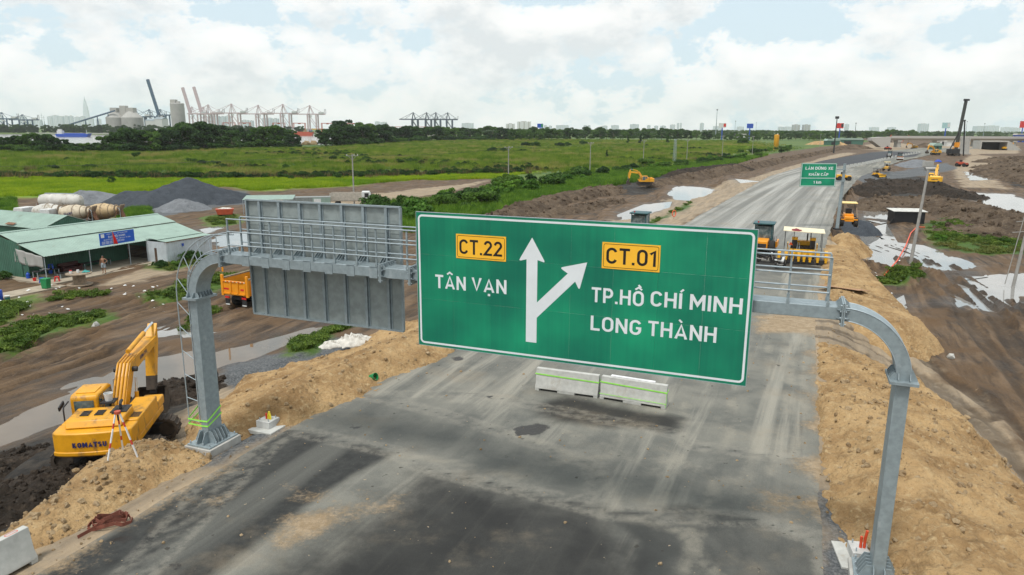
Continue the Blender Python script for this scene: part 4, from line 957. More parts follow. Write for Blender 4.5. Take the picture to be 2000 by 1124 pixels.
for s, a, b, z, cap in (('TÂN', 9.31, 10.25, 6.635, 0.385), ('VẠN', 10.43, 11.46, 6.645, 0.385), ('TP.HỒ', 13.82, 15.17, 6.66, 0.39), ('CHÍ', 15.34, 16.11, 6.695, 0.39), ('MINH', 16.30, 17.53, 6.70, 0.39), ('LONG', 13.82, 15.14, 5.905, 0.39), ('THÀNH', 15.31, 16.98, 5.925, 0.39)):
    text('lettering', s, a - X0, z - Z0, b - a, cap, WHITE, ds, -0.001, 0.025)
# ================================================================== jersey barriers
def barrier(label, loc, rz, group='concrete barriers', L=2.75):
    b = thing('concrete_barrier', label, 'barrier', loc, rz, group)
    def sec(x0, x1, z0):
        pr = [(-0.30, z0), (-0.30, 0.16), (-0.20, 0.34), (-0.10, 0.95), (0.10, 0.95), (0.20, 0.34), (0.30, 0.16), (0.30, z0)]
        return pr, x0, x1
    m = MB()
    for x0, x1, z0 in ((-L / 2, L / 2, 0.10),): pr, a, c = sec(x0, x1, z0); m.prism(pr, 'x', a, c)
    for x0, x1 in ((-L / 2, -L / 2 + 0.18), (-0.38, 0.38), (L / 2 - 0.18, L / 2)): m.bx(x0, x1, -0.298, 0.298, 0.0, 0.101)
    m.build('body', CONCW, b, bev=0.012)
    return b
p0, p1, p2 = G(1046, 762), G(1170, 779), G(1302, 801)
b1 = barrier('concrete barrier on the road under the green sign, the one farther from the oil stain', (p0 + p1) / 2 + Vector((0.05, 0.25, 0)), math.atan2((p1 - p0).y, (p1 - p0).x))
b2 = barrier('concrete barrier on the road under the green sign, with a board lying on top', (p1 + p2) / 2 + Vector((0.1, 0.25, 0)), math.atan2((p2 - p1).y, (p2 - p1).x))
b3 = barrier('concrete barrier cut off by the picture corner, with a red mark on top', G(76, 1097) - Vector((EN[0], EN[1], 0)) * 1.375 - Vector((ES[0], ES[1], 0)) * 0.3, math.atan2(EN[1], EN[0]))
b1['label'] = 'plain topped concrete barrier with one neon tape line, under the forked arrow'
RED = M('red_paint', (0.55, 0.05, 0.03), 0.6)
ring('red_mark', -0.16, 0.16, -0.06, 0.06, 0.055, 0.02, 0, RED, b3)
mk_ = b3.children[-1]; mk_.rotation_euler = (R(-90), 0, 0); mk_.location = (1.0, 0, 0.953)
for b, n in ((b1, 1), (b2, 2)):
    tpe = thing('barrier_tape', 'neon green tape run along the %s barrier under the green sign' % ('plain topped' if n == 1 else 'board topped'), 'tape', b.location, b.rotation_euler.z)
    m = MB(); m.bar((-1.40, -0.165, 0.72), (1.40, -0.165, 0.66), 0.006, 0.05); m.bar((1.385, -0.16, 0.66), (1.385, 0.16, 0.70), 0.006, 0.05); m.bar((-1.385, -0.16, 0.72), (-1.385, 0.16, 0.70), 0.006, 0.05)
    m.build('tape_strip', TAPE, tpe)
    if n == 2:
        MB().bar((-1.40, -0.31, 0.26), (1.40, -0.31, 0.24), 0.006, 0.022).build('tape_strip', TAPE, tpe)
        MB().bar((1.392, -0.16, 0.66), (1.40, -0.33, 0.10), 0.006, 0.05).build('tape_tail', TAPE, tpe)
bd = thing('board', 'thin white board lying along the top of a concrete barrier', 'board', b2.matrix_basis @ Vector((0, 0, 0.952)), b2.rotation_euler.z)
MB().bx(-1.0, 0.85, -0.03, 0.13, 0.0, 0.05).build('plank', M('white_board', (0.7, 0.7, 0.7), 0.6), bd)
# ================================================================== lamp-post footings
def footing(label, loc, rz, cols):
    f = thing('lamp_footing', label, 'footing', loc, rz, 'lamp post footings')
    MB().bx(-0.62, 0.62, -0.62, 0.62, -0.1, 0.05).build('slab', CONCW, f, bev=0.01)
    MB().bx(-0.30, 0.30, -0.30, 0.30, 0.05, 0.30).build('plinth', M('white_mortar', (0.48, 0.48, 0.46), 0.8), f, bev=0.01)
    for x in (-0.2, 0.2):
        for y in (-0.2, 0.2): MB().cyl((x, y, 0.30), (x, y, 0.40), 0.018, n=6).build('anchor_bolt', GALV2, f)
    for k, (c, h, tilt) in enumerate(cols):
        m = M('conduit_%d' % (c[1] * 100), c, 0.5)
        MB().tube([(-0.05 + 0.09 * k, 0, 0.30), (-0.05 + 0.09 * k, 0, 0.30 + h * 0.5), (-0.05 + 0.09 * k + tilt, 0, 0.30 + h)], 0.038, 8).build('conduit', m, f, smooth=50)
    return f
footing('square concrete lamp footing with red and yellow conduits beside the ladder column', G(524, 833), GA, [((0.6, 0.05, 0.03), 0.22, 0.0), ((0.75, 0.6, 0.03), 0.30, 0.05), ((0.75, 0.6, 0.03), 0.26, -0.05)])
footing('square concrete lamp footing with two orange red conduits beside the near column', G(1682, 1090), R(-12), [((0.62, 0.07, 0.02), 0.32, 0.0), ((0.62, 0.07, 0.02), 0.5, 0.03)])
# ================================================================== machines
YELP = M('yellow_paint', (0.64, 0.30, 0.008), 0.42, 0, 0.12, 1.5, 0, 25, (0.26, 0.135, 0.035), 0.10, 1.6)
ORGP = M('orange_paint', (0.80, 0.30, 0.012), 0.4, 0, 0.08, 1.5, 0, 25, (0.36, 0.2, 0.08), -0.03, 2)
AMBP = M('faded_yellow_paint', (0.62, 0.36, 0.06), 0.55, 0, 0.15, 1.5, 0, 25, (0.25, 0.16, 0.07), 0.03, 2)
REDP = M('dull_red_paint', (0.42, 0.07, 0.03), 0.55, 0, 0.15, 2, 0, 25, (0.16, 0.08, 0.04), 0.03, 2)
DKM = M('dark_metal', (0.028, 0.028, 0.030), 0.6, 0.2, 0.3, 4, 0.1, 30, (0.10, 0.075, 0.05), 0.02, 2)
MUDM = M('muddy_steel', (0.062, 0.048, 0.036), 0.85, 0.1, 0.35, 4, 0.4, 25)
RUST = M('rusty_steel', (0.20, 0.10, 0.055), 0.8, 0.1, 0.3, 3, 0.1, 30)
CHROME = M('chrome_rod', (0.62, 0.65, 0.68), 0.18, 0.9, 0.05)
RUB = M('tyre_rubber', (0.022, 0.021, 0.020), 0.85, 0, 0.3, 5, 0.2, 30, (0.10, 0.08, 0.06), 0.05, 2)
RIM = M('grey_rim', (0.34, 0.33, 0.31), 0.6, 0.2, 0.15)
WHP = M('white_paint', (0.62, 0.63, 0.62), 0.45, 0, 0.08, 2, 0, 25, (0.40, 0.37, 0.31), 0.06, 1.6)
DWHP = M('dirty_white_paint', (0.50, 0.49, 0.45), 0.6, 0, 0.12, 1.2, 0, 25, (0.30, 0.26, 0.20), 0.12, 0.9)
NAVY = M('navy_print', (0.012, 0.018, 0.10), 0.5)
BLUEP = M('blue_plastic', (0.012, 0.07, 0.42), 0.4, 0, 0.08)
REDPL = M('red_plastic', (0.60, 0.025, 0.02), 0.4, 0, 0.08)
GRNPL = M('green_plastic', (0.01, 0.22, 0.07), 0.4, 0, 0.1)
TEALP = M('dark_teal_paint', (0.012, 0.075, 0.085), 0.45, 0, 0.15)
TIM = M('grey_timber', (0.26, 0.20, 0.14), 0.85, 0, 0.25, 4, 0.2, 20)
t = NT('dusty_glass'); o_ = t.co(); n_ = t.noise(o_, 3, 4)
GLASS = t.set(t.mix(t.step(n_, 0.35, 0.7), (0.05, 0.085, 0.095), (0.16, 0.21, 0.22)), 0.12, 0.0, None, 0.6)
def wheel(par, c, r, w, mat=None, side=1, n=18):
    y0, y1 = c[1] - w / 2, c[1] + w / 2
    ty = MB().lathe([(r * 0.55, -w / 2 + 0.02), (r * 0.86, -w / 2), (r * 0.98, -w * 0.36), (r, 0), (r * 0.98, w * 0.36), (r * 0.86, w / 2), (r * 0.55, w / 2 - 0.02)], n, c, 'y').build('tyre', RUB, par, smooth=40)
    MB().lathe([(r * 0.56, -w * 0.40), (r * 0.5, -w * 0.34), (r * 0.2, -w * 0.36), (r * 0.2, w * 0.36), (r * 0.5, w * 0.34), (r * 0.56, w * 0.40)], n, c, 'y').build('rim', mat or RIM, ty, smooth=40)
    return ty
def stadium(L, r, n=10):
    P = [(L / 2 - r + r * math.cos(R(-90 + 180 * i / n)), r + r * math.sin(R(-90 + 180 * i / n))) for i in range(n + 1)]
    P += [(-L / 2 + r + r * math.cos(R(90 + 180 * i / n)), r + r * math.sin(R(90 + 180 * i / n))) for i in range(n + 1)]
    return P
def crawler(par, ang, L=4.05, gauge=1.12, hgt=0.88, wd=0.62):
    c, s = math.cos(ang), math.sin(ang)
    for d in (-1, 1):
        rot = Matrix.Rotation(ang, 3, 'Z')
        m = MB(); r = hgt / 2; out = stadium(L, r); inn_ = [(p[0] * (L - 0.22) / L, r + (p[1] - r) * (r - 0.1) / r) for p in out]; n = len(out)
        P = []
        for y in (-wd / 2, wd / 2):
            for q in out + inn_: P.append((q[0], y + d * gauge, q[1]))
        F = []
        for i in range(n):
            j = (i + 1) % n
            F += [(i, j, 2 * n + j, 2 * n + i), (n + i, n + j, 3 * n + j, 3 * n + i), (i, j, n + j, n + i), (2 * n + i, 2 * n + j, 3 * n + j, 3 * n + i)]
        m.add([rot @ Vector(p) for p in P], F)
        per = [(Vector(out[i]), Vector(out[(i + 1) % n])) for i in range(n)]   # grouser bars
        acc = 0.0; nxt = 0.05
        for a, b in per:
            Ls = (b - a).length
            while nxt < acc + Ls:
                q = a + (b - a) * ((nxt - acc) / max(Ls, 1e-6)); nrm = Vector((b.y - a.y, -(b.x - a.x))).normalized()
                q2 = q + nrm * 0.02
                m.bar(rot @ Vector((q2.x, d * gauge - wd / 2, q2.y)), rot @ Vector((q2.x, d * gauge + wd / 2, q2.y)), 0.05, 0.05); nxt += 0.2
            acc += Ls
        tr = m.build('track', MUDM, par)
        f = MB().box((0, d * gauge, r), (L - 1.1, wd * 0.7, hgt * 0.5)); f.v = [tuple(rot @ Vector(p)) for p in f.v]; f.build('track_frame', DKM, tr)
        for e, rr in ((-1, r - 0.12), (1, r - 0.12)):
            a = rot @ Vector((e * (L / 2 - r), d * gauge - wd * 0.38, r)); b = rot @ Vector((e * (L / 2 - r), d * gauge + wd * 0.38, r))
            MB().cyl(a, b, rr, n=14).build('track_wheel', MUDM, tr, smooth=40)
    m = MB().box((0, 0, 0.72), (2.0, 1.9, 0.35)); rot = Matrix.Rotation(ang, 3, 'Z'); m.v = [tuple(rot @ Vector(p)) for p in m.v]; m.build('undercarriage', DKM, par)
    MB().cyl((0, 0, 0.85), (0, 0, 1.06), 0.72, n=20).build('slew_ring', DKM, par)
def excavator(label, loc, az, track_rel, pose, mats, brand=None, group=None, sc=1.0, near=False):
    """pose: bend, tip, stick end (x,z pairs) and bucket lip; az = heading, clockwise from +Y"""
    body, armm, dk = mats
    e = thing('excavator', label, 'excavator', loc, R(90) - az, group, sc)
    crawler(e, track_rel)
    bv = 0.05 if near else 0.03
    # counterweight with rounded back
    pr = [(-1.75, 1.36), (-1.75, -1.36)] + [(-2.45 - 0.28 * math.cos(R(a)) , 1.36 * math.sin(R(a))) for a in (-80, -60, -40, -20, 0, 20, 40, 60, 80)]
    cw = MB().prism(pr, 'z', 1.06, 1.98).build('counterweight', body, e, bev=bv)
    pr2 = [(p[0] - (0.03 if p[0] < -2 else 0), p[1] * 1.01) for p in pr]
    MB().prism(pr2, 'z', 1.10, 1.26).build('bumper_rim', body, cw, bev=0.03)
    MB().bx(-1.72, 1.55, -1.32, 1.32, 1.06, 1.32).build('deck', body, e, bev=0.03)
    MB().bx(-1.72, 0.75, -1.34, -0.52, 1.33, 2.02).build('side_body', body, e, bev=bv)
    MB().bx(0.78, 1.75, -1.32, -0.56, 1.33, 1.72).build('tool_box', body, e, bev=bv)
    MB().bx(-1.72, -0.75, 0.45, 1.34, 1.33, 1.98).build('side_body', body, e, bev=bv)
    # engine hood, a lifted trapezoid lid with grilles
    hd = MB().prism([(-2.30, 2.0), (-2.12, 2.26), (-0.95, 2.30), (-0.80, 2.0)], 'y', -0.95, 1.0).build('engine_hood', body, e, bev=bv)
    for y in (-0.75, -0.15, 0.35):
        for k in range(4): MB().bx(-1.75 + 0.13 * k, -1.69 + 0.13 * k, y, y + 0.3, 2.265, 2.315).build('grille_slot', dk, hd)
    MB().tube([(-1.25, -0.62, 2.28), (-1.25, -0.62, 2.5), (-1.18, -0.62, 2.56), (-1.05, -0.62, 2.56)], 0.06, 8).build('exhaust_pipe', dk, e)
    MB().bx(-1.6, -0.9, -0.92, -0.35, 2.25, 2.315).build('hood_opening', dk, hd)
    for d, (x0, x1) in ((-1, (-1.7, 0.2)),):
        for k in range(6): MB().bx(x0 + 0.2 + 0.09 * k, x0 + 0.24 + 0.09 * k, -1.30, -0.98, 2.015, 2.035).build('vent_slot', dk, e)
    # cab
    x0, x1, y0, y1, z0, z1 = -0.72, 0.95, 0.36, 1.34, 1.33, 2.72
    prof = [(x0, z0), (x0, z1 - 0.10), (x0 + 0.12, z1), (x1 - 0.35, z1), (x1 - 0.12, z1 - 0.1), (x1, 1.95), (x1 - 0.04, z0)]
    cb = MB().prism(prof, 'y', y0, y1).build('cab', body, e, bev=0.06)
    def win(P):
        me = bpy.data.meshes.new('window'); me.from_pydata(P, [], [(0, 1, 2, 3)]); fixn(me); o = obj('window', me, GLASS, cb)
        md = o.modifiers.new('glass', 'SOLIDIFY'); md.thickness = 0.016; md.offset = 0
    win([(x0 - 0.012, y0 + 0.14, 1.95), (x0 - 0.012, y1 - 0.14, 1.95), (x0 - 0.012, y1 - 0.14, 2.50), (x0 - 0.012, y0 + 0.14, 2.50)])
    for y in (y0 - 0.012, y1 + 0.012):
        win([(x0 + 0.62, y, 1.55), (x1 - 0.14, y, 1.55), (x1 - 0.22, y, 2.55), (x0 + 0.62, y, 2.60)])
        win([(x0 + 0.14, y, 1.95), (x0 + 0.52, y, 1.95), (x0 + 0.52, y, 2.60), (x0 + 0.16, y, 2.55)])
    win([(x1 + 0.012, y0 + 0.1, 1.5), (x1 + 0.012, y1 - 0.1, 1.5), (x1 + 0.016, y1 - 0.1, 1.94), (x1 + 0.016, y0 + 0.1, 1.94)])
    win([(x1 + 0.02, y0 + 0.1, 1.98), (x1 + 0.02, y1 - 0.1, 1.98), (x1 - 0.10, y1 - 0.1, 2.58), (x1 - 0.10, y0 + 0.1, 2.58)])
    MB().bx(x0 + 0.25, x0 + 0.95, y0 + 0.15, y1 - 0.15, z1 + 0.003, z1 + 0.035).build('roof_hatch', body, cb, bev=0.01)
    # handrail and mirror at the cab side
    MB().tube([(-1.2, 1.40, 1.35), (-1.2, 1.40, 2.35), (-1.15, 1.40, 2.45), (-0.7, 1.40, 2.50)], 0.03, 6).build('handrail', dk, e)
    MB().bar((-1.2, 1.55, 2.38), (-0.75, 1.55, 2.50), 0.05, 0.16).build('mirror', dk, e)
    # boom
    foot = Vector((0.35, 0, 1.55)); bend = Vector((pose[0][0], 0, pose[0][1])); tip = Vector((pose[1][0], 0, pose[1][1])); se = Vector((pose[2][0], 0, pose[2][1]))
    def perp(a, b):
        d = (b - a).normalized(); return Vector((-d.z, 0, d.x))
    n1, n2 = perp(foot, bend), perp(bend, tip); nb = (n1 + n2).normalized()
    m1 = foot + (bend - foot) * 0.75
    up = [foot + n1 * 0.22, foot + (bend - foot) * 0.4 + n1 * 0.26, m1 + n1 * 0.30, bend + nb * 0.30, bend + (tip - bend) * 0.25 + n2 * 0.28, tip + n2 * 0.16]
    dn = [foot - n1 * 0.22, foot + (bend - foot) * 0.4 - n1 * 0.24, m1 - n1 * 0.26, bend - nb * 0.24, bend + (tip - bend) * 0.25 - n2 * 0.24, tip - n2 * 0.16]
    m = MB(); bw = 0.26
    for i in range(5):
        P = []
        for y in (-bw, bw): P += [(q.x, y, q.z) for q in (dn[i], dn[i + 1], up[i + 1], up[i])]
        m.add(P, [(0, 1, 2, 3), (7, 6, 5, 4), (0, 4, 5, 1), (2, 6, 7, 3)] + ([(0, 3, 7, 4)] if i == 0 else []) + ([(1, 5, 6, 2)] if i == 4 else []))
    bo = m.build('boom', armm, e)
    for y in (-0.2, -0.07, 0.07, 0.2):
        MB().tube([(q + (up[i] - dn[i]).normalized() * 0.05 + Vector((0, y, 0))) for i, q in enumerate(up[:5])], 0.028, 5).build('hydraulic_pipe', armm, bo)
    def ram(nm, a, b, par, f=0.55, r=0.085):
        a, b = Vector(a), Vector(b); c = a + (b - a) * f
        o = MB().cyl(a, c, r, n=10).build(nm, armm, par, smooth=40); MB().cyl(c, b, r * 0.55, n=8).build('rod', CHROME, o, smooth=40)
    for y in (-0.42, 0.42): ram('boom_cylinder', (1.15, y, 1.35), m1 * 0.75 + bend * 0.25 - nb * 0.08 + Vector((0, y, 0)), e)
    for y in (-0.30, 0.30):
        MB().cyl(bend + Vector((0, y * 0.9, 0)) - nb * 0.05, bend + Vector((0, y * 1.5, 0)) - nb * 0.05, 0.11, n=10).build('pin', dk, bo)
    # stick
    sd = (se - tip).normalized(); sn = Vector((-sd.z, 0, sd.x))
    if sn.x < 0: sn = -sn
    back = tip - sd * 0.75 + sn * 0.30
    A = [back, tip + sn * 0.42, tip + (se - tip) * 0.3 + sn * 0.34, se + sn * 0.12, se - sn * 0.12, tip + (se - tip) * 0.3 - sn * 0.2, tip - sn * 0.2]
    st_ = MB().prism([(q.x, q.z) for q in A], 'y', -0.2, 0.2).build('stick', armm, e)
    lowc = tip + (se - tip) * 0.72
    B = [lowc + sn * 0.205, se + sn * 0.128, se - sn * 0.128, lowc - sn * 0.155]
    MB().prism([(q.x, q.z) for q in B], 'y', -0.205, 0.205).build('muddy_end', MUDM, st_)
    ram('stick_cylinder', bend + (tip - bend) * 0.15 + n2 * 0.55, back + n2 * 0.02, e, 0.62, 0.1)
    kn = se + sn * 0.30 - sd * 0.25
    ram('bucket_cylinder', tip + sn * 0.52 + sd * 0.2, kn, e, 0.6, 0.075)
    MB().bar(kn, se - sd * 0.35, 0.30, 0.07).bar(kn, se + sd * 0.2 + sn * 0.22, 0.30, 0.07).build('bucket_linkage', dk, e)
    # bucket: an open scoop curling towards the machine
    ba = pose[3]; rot = Matrix.Rotation(ba, 3, 'Y'); W2 = 0.62
    sec = [(0.15, 0.10), (0.42, -0.15), (0.52, -0.55), (0.38, -0.95), (0.02, -1.12), (-0.45, -1.08), (-0.80, -0.95)]
    m = MB(); P = []
    for th in (0, 0.05):
        for y in (-W2, W2):
            for q in sec: P.append(se + rot @ Vector((q[0] - th, y * (1 - th), q[1] + th * 0.6)))
    n = len(sec); F = []
    for i in range(n - 1): F += [(i, i + 1, n + i + 1, n + i), (2 * n + i, 2 * n + i + 1, 3 * n + i + 1, 3 * n + i)]
    m.add(P, F)
    for s_ in (-1, 1):
        for yy in (W2, W2 - 0.04): m.add([se + rot @ Vector((q[0], s_ * yy, q[1])) for q in sec + [(-0.25, -0.2), (-0.1, 0.08)]], [tuple(range(n + 2))])
    bk = m.build('bucket', MUDM, e)
    for k in range(5):
        y = -W2 + 0.1 + k * (2 * W2 - 0.2) / 4
        MB().bar(se + rot @ Vector((-0.76, y, -0.95)), se + rot @ Vector((-1.02, y, -0.88)), 0.09, 0.06).build('tooth', RUST, bk)
    if brand:
        o = text('lettering', brand, 0, 0, 1.15, 0.20, NAVY, cw, 0, 0.12); o.rotation_euler = (0, 0, R(-90)); o.location = (-2.742, 0.62, 1.44)
        d = (tip - bend); o = text('lettering', brand, 0, 0, 0.95, 0.17, NAVY, bo, 0, 0.1)
        o.location = bend + d * 0.30 + Vector((0, -bw - 0.006, 0)) - n2 * 0.05; o.rotation_euler = (0, -math.atan2(d.z, d.x), 0)
    return e
EXC = Vector((-15.85, 26.72, -1.86)); hx = math.atan2(-0.19, 0.982)
ex1 = excavator('yellow excavator at the muddy foot of the embankment, bucket in the ditch', EXC, hx, R(14) - (R(90) - hx), [(1.55, 3.0), (5.15, 3.2), (4.55, 0.95), R(12)], (YELP, YELP, DKM), 'KOMATSU', near=True)
bk_ = thing('white_pail', 'small white pail standing behind the cab of the near excavator', 'pail', ex1.matrix_basis @ Vector((-0.45, 0.05, 2.47)), 0)
MB().lathe([(0.13, -0.1), (0.17, 0.2), (0.155, 0.2), (0.12, -0.06)], 14).build('pail_body', WHP, bk_, smooth=40)
MB().bx(-0.25, 0.25, -0.25, 0.25, -0.16, -0.10).build('deck_plate', DKM, ex1).location = (-0.45, 0.05, 2.47)
YEL2 = M('bright_yellow_paint', (0.72, 0.38, 0.012), 0.45, 0, 0.14, 1.5, 0, 25, (0.3, 0.17, 0.05), 0.0, 2.0)
ORG2 = M('orange_yellow_paint', (0.75, 0.36, 0.02), 0.45, 0, 0.12)
q = T(1258, 368); q.z += 0.7
exo = excavator('orange yellow excavator reaching down on the brown spoil bank beyond the green sign', q, R(-88), 0.0, [(1.7, 3.5), (4.0, 3.7), (4.5, 1.3), R(-10)], (ORG2, ORG2, DKM), sc=0.85)
q = T(1824, 372); q.z += 0.9
excavator('bright yellow excavator seen from behind on the dark mud mound', q, R(32), R(4), [(1.7, 3.3), (4.4, 3.6), (5.0, 1.6), R(10)], (YEL2, YEL2, DKM), 'KOMATSU')
far_ex = excavator('amber excavator parked among the machines before the flyover, boom raised', T(1785, 291), R(-70), 0.2, [(1.8, 3.6), (4.4, 4.2), (5.4, 1.8), R(5)], (YEL2, ORG2, DKM))
dup(far_ex, T(1826, 303), R(200), 'dark bodied excavator with pale boom beside the white block stack', None)
dup(far_ex, T(1965, 294), R(10), 'amber excavator at the concrete culvert near the picture edge', None)
# ================================================================== tripod on the near sand bank
tq = G(240, 893, 0.32)
tri = thing('survey_tripod', 'red and white surveying tripod standing on the sand bank behind the excavator', 'tripod', tq, 0.3)
WR = NT('red_white_bands'); o_ = WR.co(); sx_ = WR.n('ShaderNodeSeparateXYZ'); WR.l(o_, sx_.inputs[0])
WRM = WR.set(WR.mix(WR.step(WR.math('FRACT', WR.math('MULTIPLY', sx_.outputs[2], 1.6)), 0.72, 0.74), (0.7, 0.7, 0.7), (0.55, 0.05, 0.04)), 0.5)
for k in range(3):
    a = R(100 + 120 * k); MB().bar((0.07 * math.cos(a), 0.07 * math.sin(a), 1.55), (0.52 * math.cos(a), 0.52 * math.sin(a), -0.05), 0.05, 0.035).build('leg', WRM, tri)
MB().cyl((0, 0, 1.53), (0, 0, 1.62), 0.10, n=12).build('head', REDP, tri)
MB().cyl((0, 0, 1.3), (0, 0, 1.52), 0.03, n=8).build('centre_screw', DKM, tri)
# red lifting sling dropped at the foot of the sand
SLING = M('red_webbing', (0.20, 0.065, 0.042), 0.8, 0, 0.25, 5, 0.2, 40)
sl = thing('lifting_sling', 'crumpled red webbing sling lying between sand bank and asphalt', 'sling', G(215, 1026, 0.03), R(25))
def ribbon(pts, w, th=0.012):
    m = MB()
    for a, b in zip(pts[:-1], pts[1:]): m.bar(a, b, th, w)
    return m
rr = random.Random(3)
for k in range(3):
    pts = []
    for i in range(15):
        a = i / 14 * 2 * math.pi * (1.0 + 0.1 * k); pts.append(((0.42 - 0.09 * k) * math.cos(a) * 1.3 + rr.uniform(-.05, .05), (0.22 - 0.04 * k) * math.sin(a) + rr.uniform(-.04, .04), 0.08 + 0.09 * k + 0.07 * math.sin(3 * a)))
    ribbon(pts, 0.11).build('webbing_loop', SLING, sl)
ribbon([(0.2, 0.1, 0.16), (-0.1, -0.05, 0.2), (-0.45, -0.22, 0.08), (-0.75, -0.38, 0.03)], 0.1).build('webbing_tail', SLING, sl)
# green bucket on the road edge
gb = thing('green_bucket', 'small green plastic bucket tipped over at the road edge', 'bucket', G(727, 745, 0.0), R(60))
o = MB().lathe([(0.13, 0), (0.17, 0.34), (0.155, 0.34), (0.118, 0.02)], 16).build('bucket_body', GRNPL, gb, smooth=40); o.rotation_euler = (R(70), 0, 0); o.location = (0, 0.1, 0.15)
# heap of white sacking beside the berm
CLOTH = M('dirty_white_cloth', (0.55, 0.53, 0.48), 0.9, 0, 0.2, 3, 0.3, 12, (0.2, 0.17, 0.13), 0.08, 2)
sq = T(690, 675)
def crumple(name, mat, par, a, b, hgt, seed, n=26):
    X, Y = np.meshgrid(np.linspace(-a, a, n), np.linspace(-b, b, n)); x, y = X.ravel(), Y.ravel()
    rr_ = np.sqrt((x / a) ** 2 + (y / b) ** 2) + 0.5 * fbm(x * 1.7, y * 1.7, 3, seed)
    z = hgt * np.clip(1 - rr_ ** 2, -0.05, 1) * (0.55 + 1.6 * np.abs(fbm(x * 2.5, y * 2.5, 3, seed + 3))) + 0.12 * fbm(x * 6, y * 6, 2, seed + 5)
    i = (np.arange(n - 1)[:, None] * n + np.arange(n - 1)[None, :]).ravel(); Q = np.stack([i, i + 1, i + n + 1, i + n], 1); Q = Q[(rr_[Q] < 1.05).all(1)]
    me = npmesh(name, np.stack([x, y, z], 1), Q); me.materials.append(mat); me.shade_smooth(); o = obj(name, me, None, par)
    md = o.modifiers.new('cloth', 'SOLIDIFY'); md.thickness = 0.02; return o
sk = thing('white_sacking', 'heap of dirty white sacking on the dark gravel beside the sand berm', 'sacking', (sq.x, sq.y, sq.z + 0.12), R(20))
crumple('cloth', CLOTH, sk, 1.3, 0.8, 0.75, 3); o = crumple('cloth', CLOTH, sk, 0.8, 0.5, 0.45, 8); o.location = (-1.3, -0.2, 0)
# ================================================================== tipper truck
def tipper(label, loc, rz):
    e = thing('tipper_truck', label, 'truck', loc, rz)          # +x forward, origin below the tail
    for x in (1.3, 2.65, 6.4):
        for y in (-1.0, 1.0):
            wheel(e, (x, y, 0.52), 0.52, 0.5 if x < 5 else 0.3)
    MB().bx(0.3, 8.0, -0.42, 0.42, 0.75, 1.0).build('chassis', DKM, e)
    fl = MB().bx(0.05, 5.6, -1.2, 1.2, 1.15, 1.28).build('bed_floor', ORGP, e)
    for y in (-1.2, 1.2):
        s = MB().bx(0.1, 5.6, y - 0.05, y + 0.05, 1.285, 2.42).build('bed_side', ORGP, e)
        for k in range(6): MB().bx(0.3 + k * 1.0, 0.42 + k * 1.0, y + (0.052 if y > 0 else -0.12), y + (0.12 if y > 0 else -0.052), 1.3, 2.4).build('side_rib', ORGP, s)
        MB().bx(0.0, 5.65, y - 0.09, y + 0.09, 2.425, 2.52).build('top_rail', TIM, s)
        MB().bx(-0.06, 0.09, y - 0.10, y + 0.10, 1.1, 2.75).build('corner_post', ORGP, e)
    MB().bx(5.605, 5.7, -1.2, 1.2, 1.2, 2.7).build('headboard', ORGP, e)
    tg = MB().bx(-0.02, 0.05, -1.09, 1.09, 1.25, 2.30).build('tailgate', ORGP, e)
    for y in (-1.03, -0.35, 0.35, 1.03): MB().bx(-0.09, -0.022, y - 0.06, y + 0.06, 1.26, 2.3).build('tailgate_rib', ORGP, tg)
    MB().bx(-0.09, -0.022, -1.09, 1.09, 2.21, 2.299).build('tailgate_rail', ORGP, tg); MB().bx(-0.09, -0.022, -1.09, 1.09, 1.251, 1.34).build('tailgate_rail', ORGP, tg)
    text('lettering', '50', 0, 0, 0.26, 0.16, NAVY, tg, 0).rotation_euler = (0, 0, R(-90)); tg.children[-1].location = (-0.03, 0.62 - 0.1, 1.75)
    text('lettering', '46.5', 0, 0, 0.36, 0.16, NAVY, tg, 0).rotation_euler = (0, 0, R(-90)); tg.children[-1].location = (-0.03, -0.06, 1.75)
    for k in range(12):
        MB().bx(-0.10, -0.09, -1.08 + k * 0.18, -0.99 + k * 0.18, 2.225, 2.285).build('reflector', REDPL if k % 2 else WHP, tg)
    for y in (-0.82, 0.82):
        MB().bx(-0.03, -0.022, y - 0.24, y + 0.24, 1.58, 1.72).build('hazard_strip', REDPL, tg)
        MB().bx(0.02, 0.06, y - 0.22, y + 0.22, 0.35, 0.85).build('mud_flap', DKM, e); MB().bx(0.005, 0.018, y - 0.2, y + 0.2, 0.36, 0.45).build('flap_plate', WHP, e)
        MB().bx(-0.02, 0.08, y - 0.2, y + 0.2, 0.9, 1.05).build('tail_lamp', REDPL, e)
    MB().prism([(6.0, 0.7), (6.0, 2.9), (7.6, 2.9), (7.9, 1.9), (7.9, 0.6)], 'y', -1.2, 1.2).build('cab', ORGP, e, bev=0.05)
    MB().bx(0.15, 5.55, -1.1, 1.1, 1.285, 1.6).build('load', DKM, e)
    return e
q = T(462, 606)
tipper('orange tipper truck half hidden behind the grey sign panel, seen from the tail', q, math.atan2(EN[1], EN[0]))
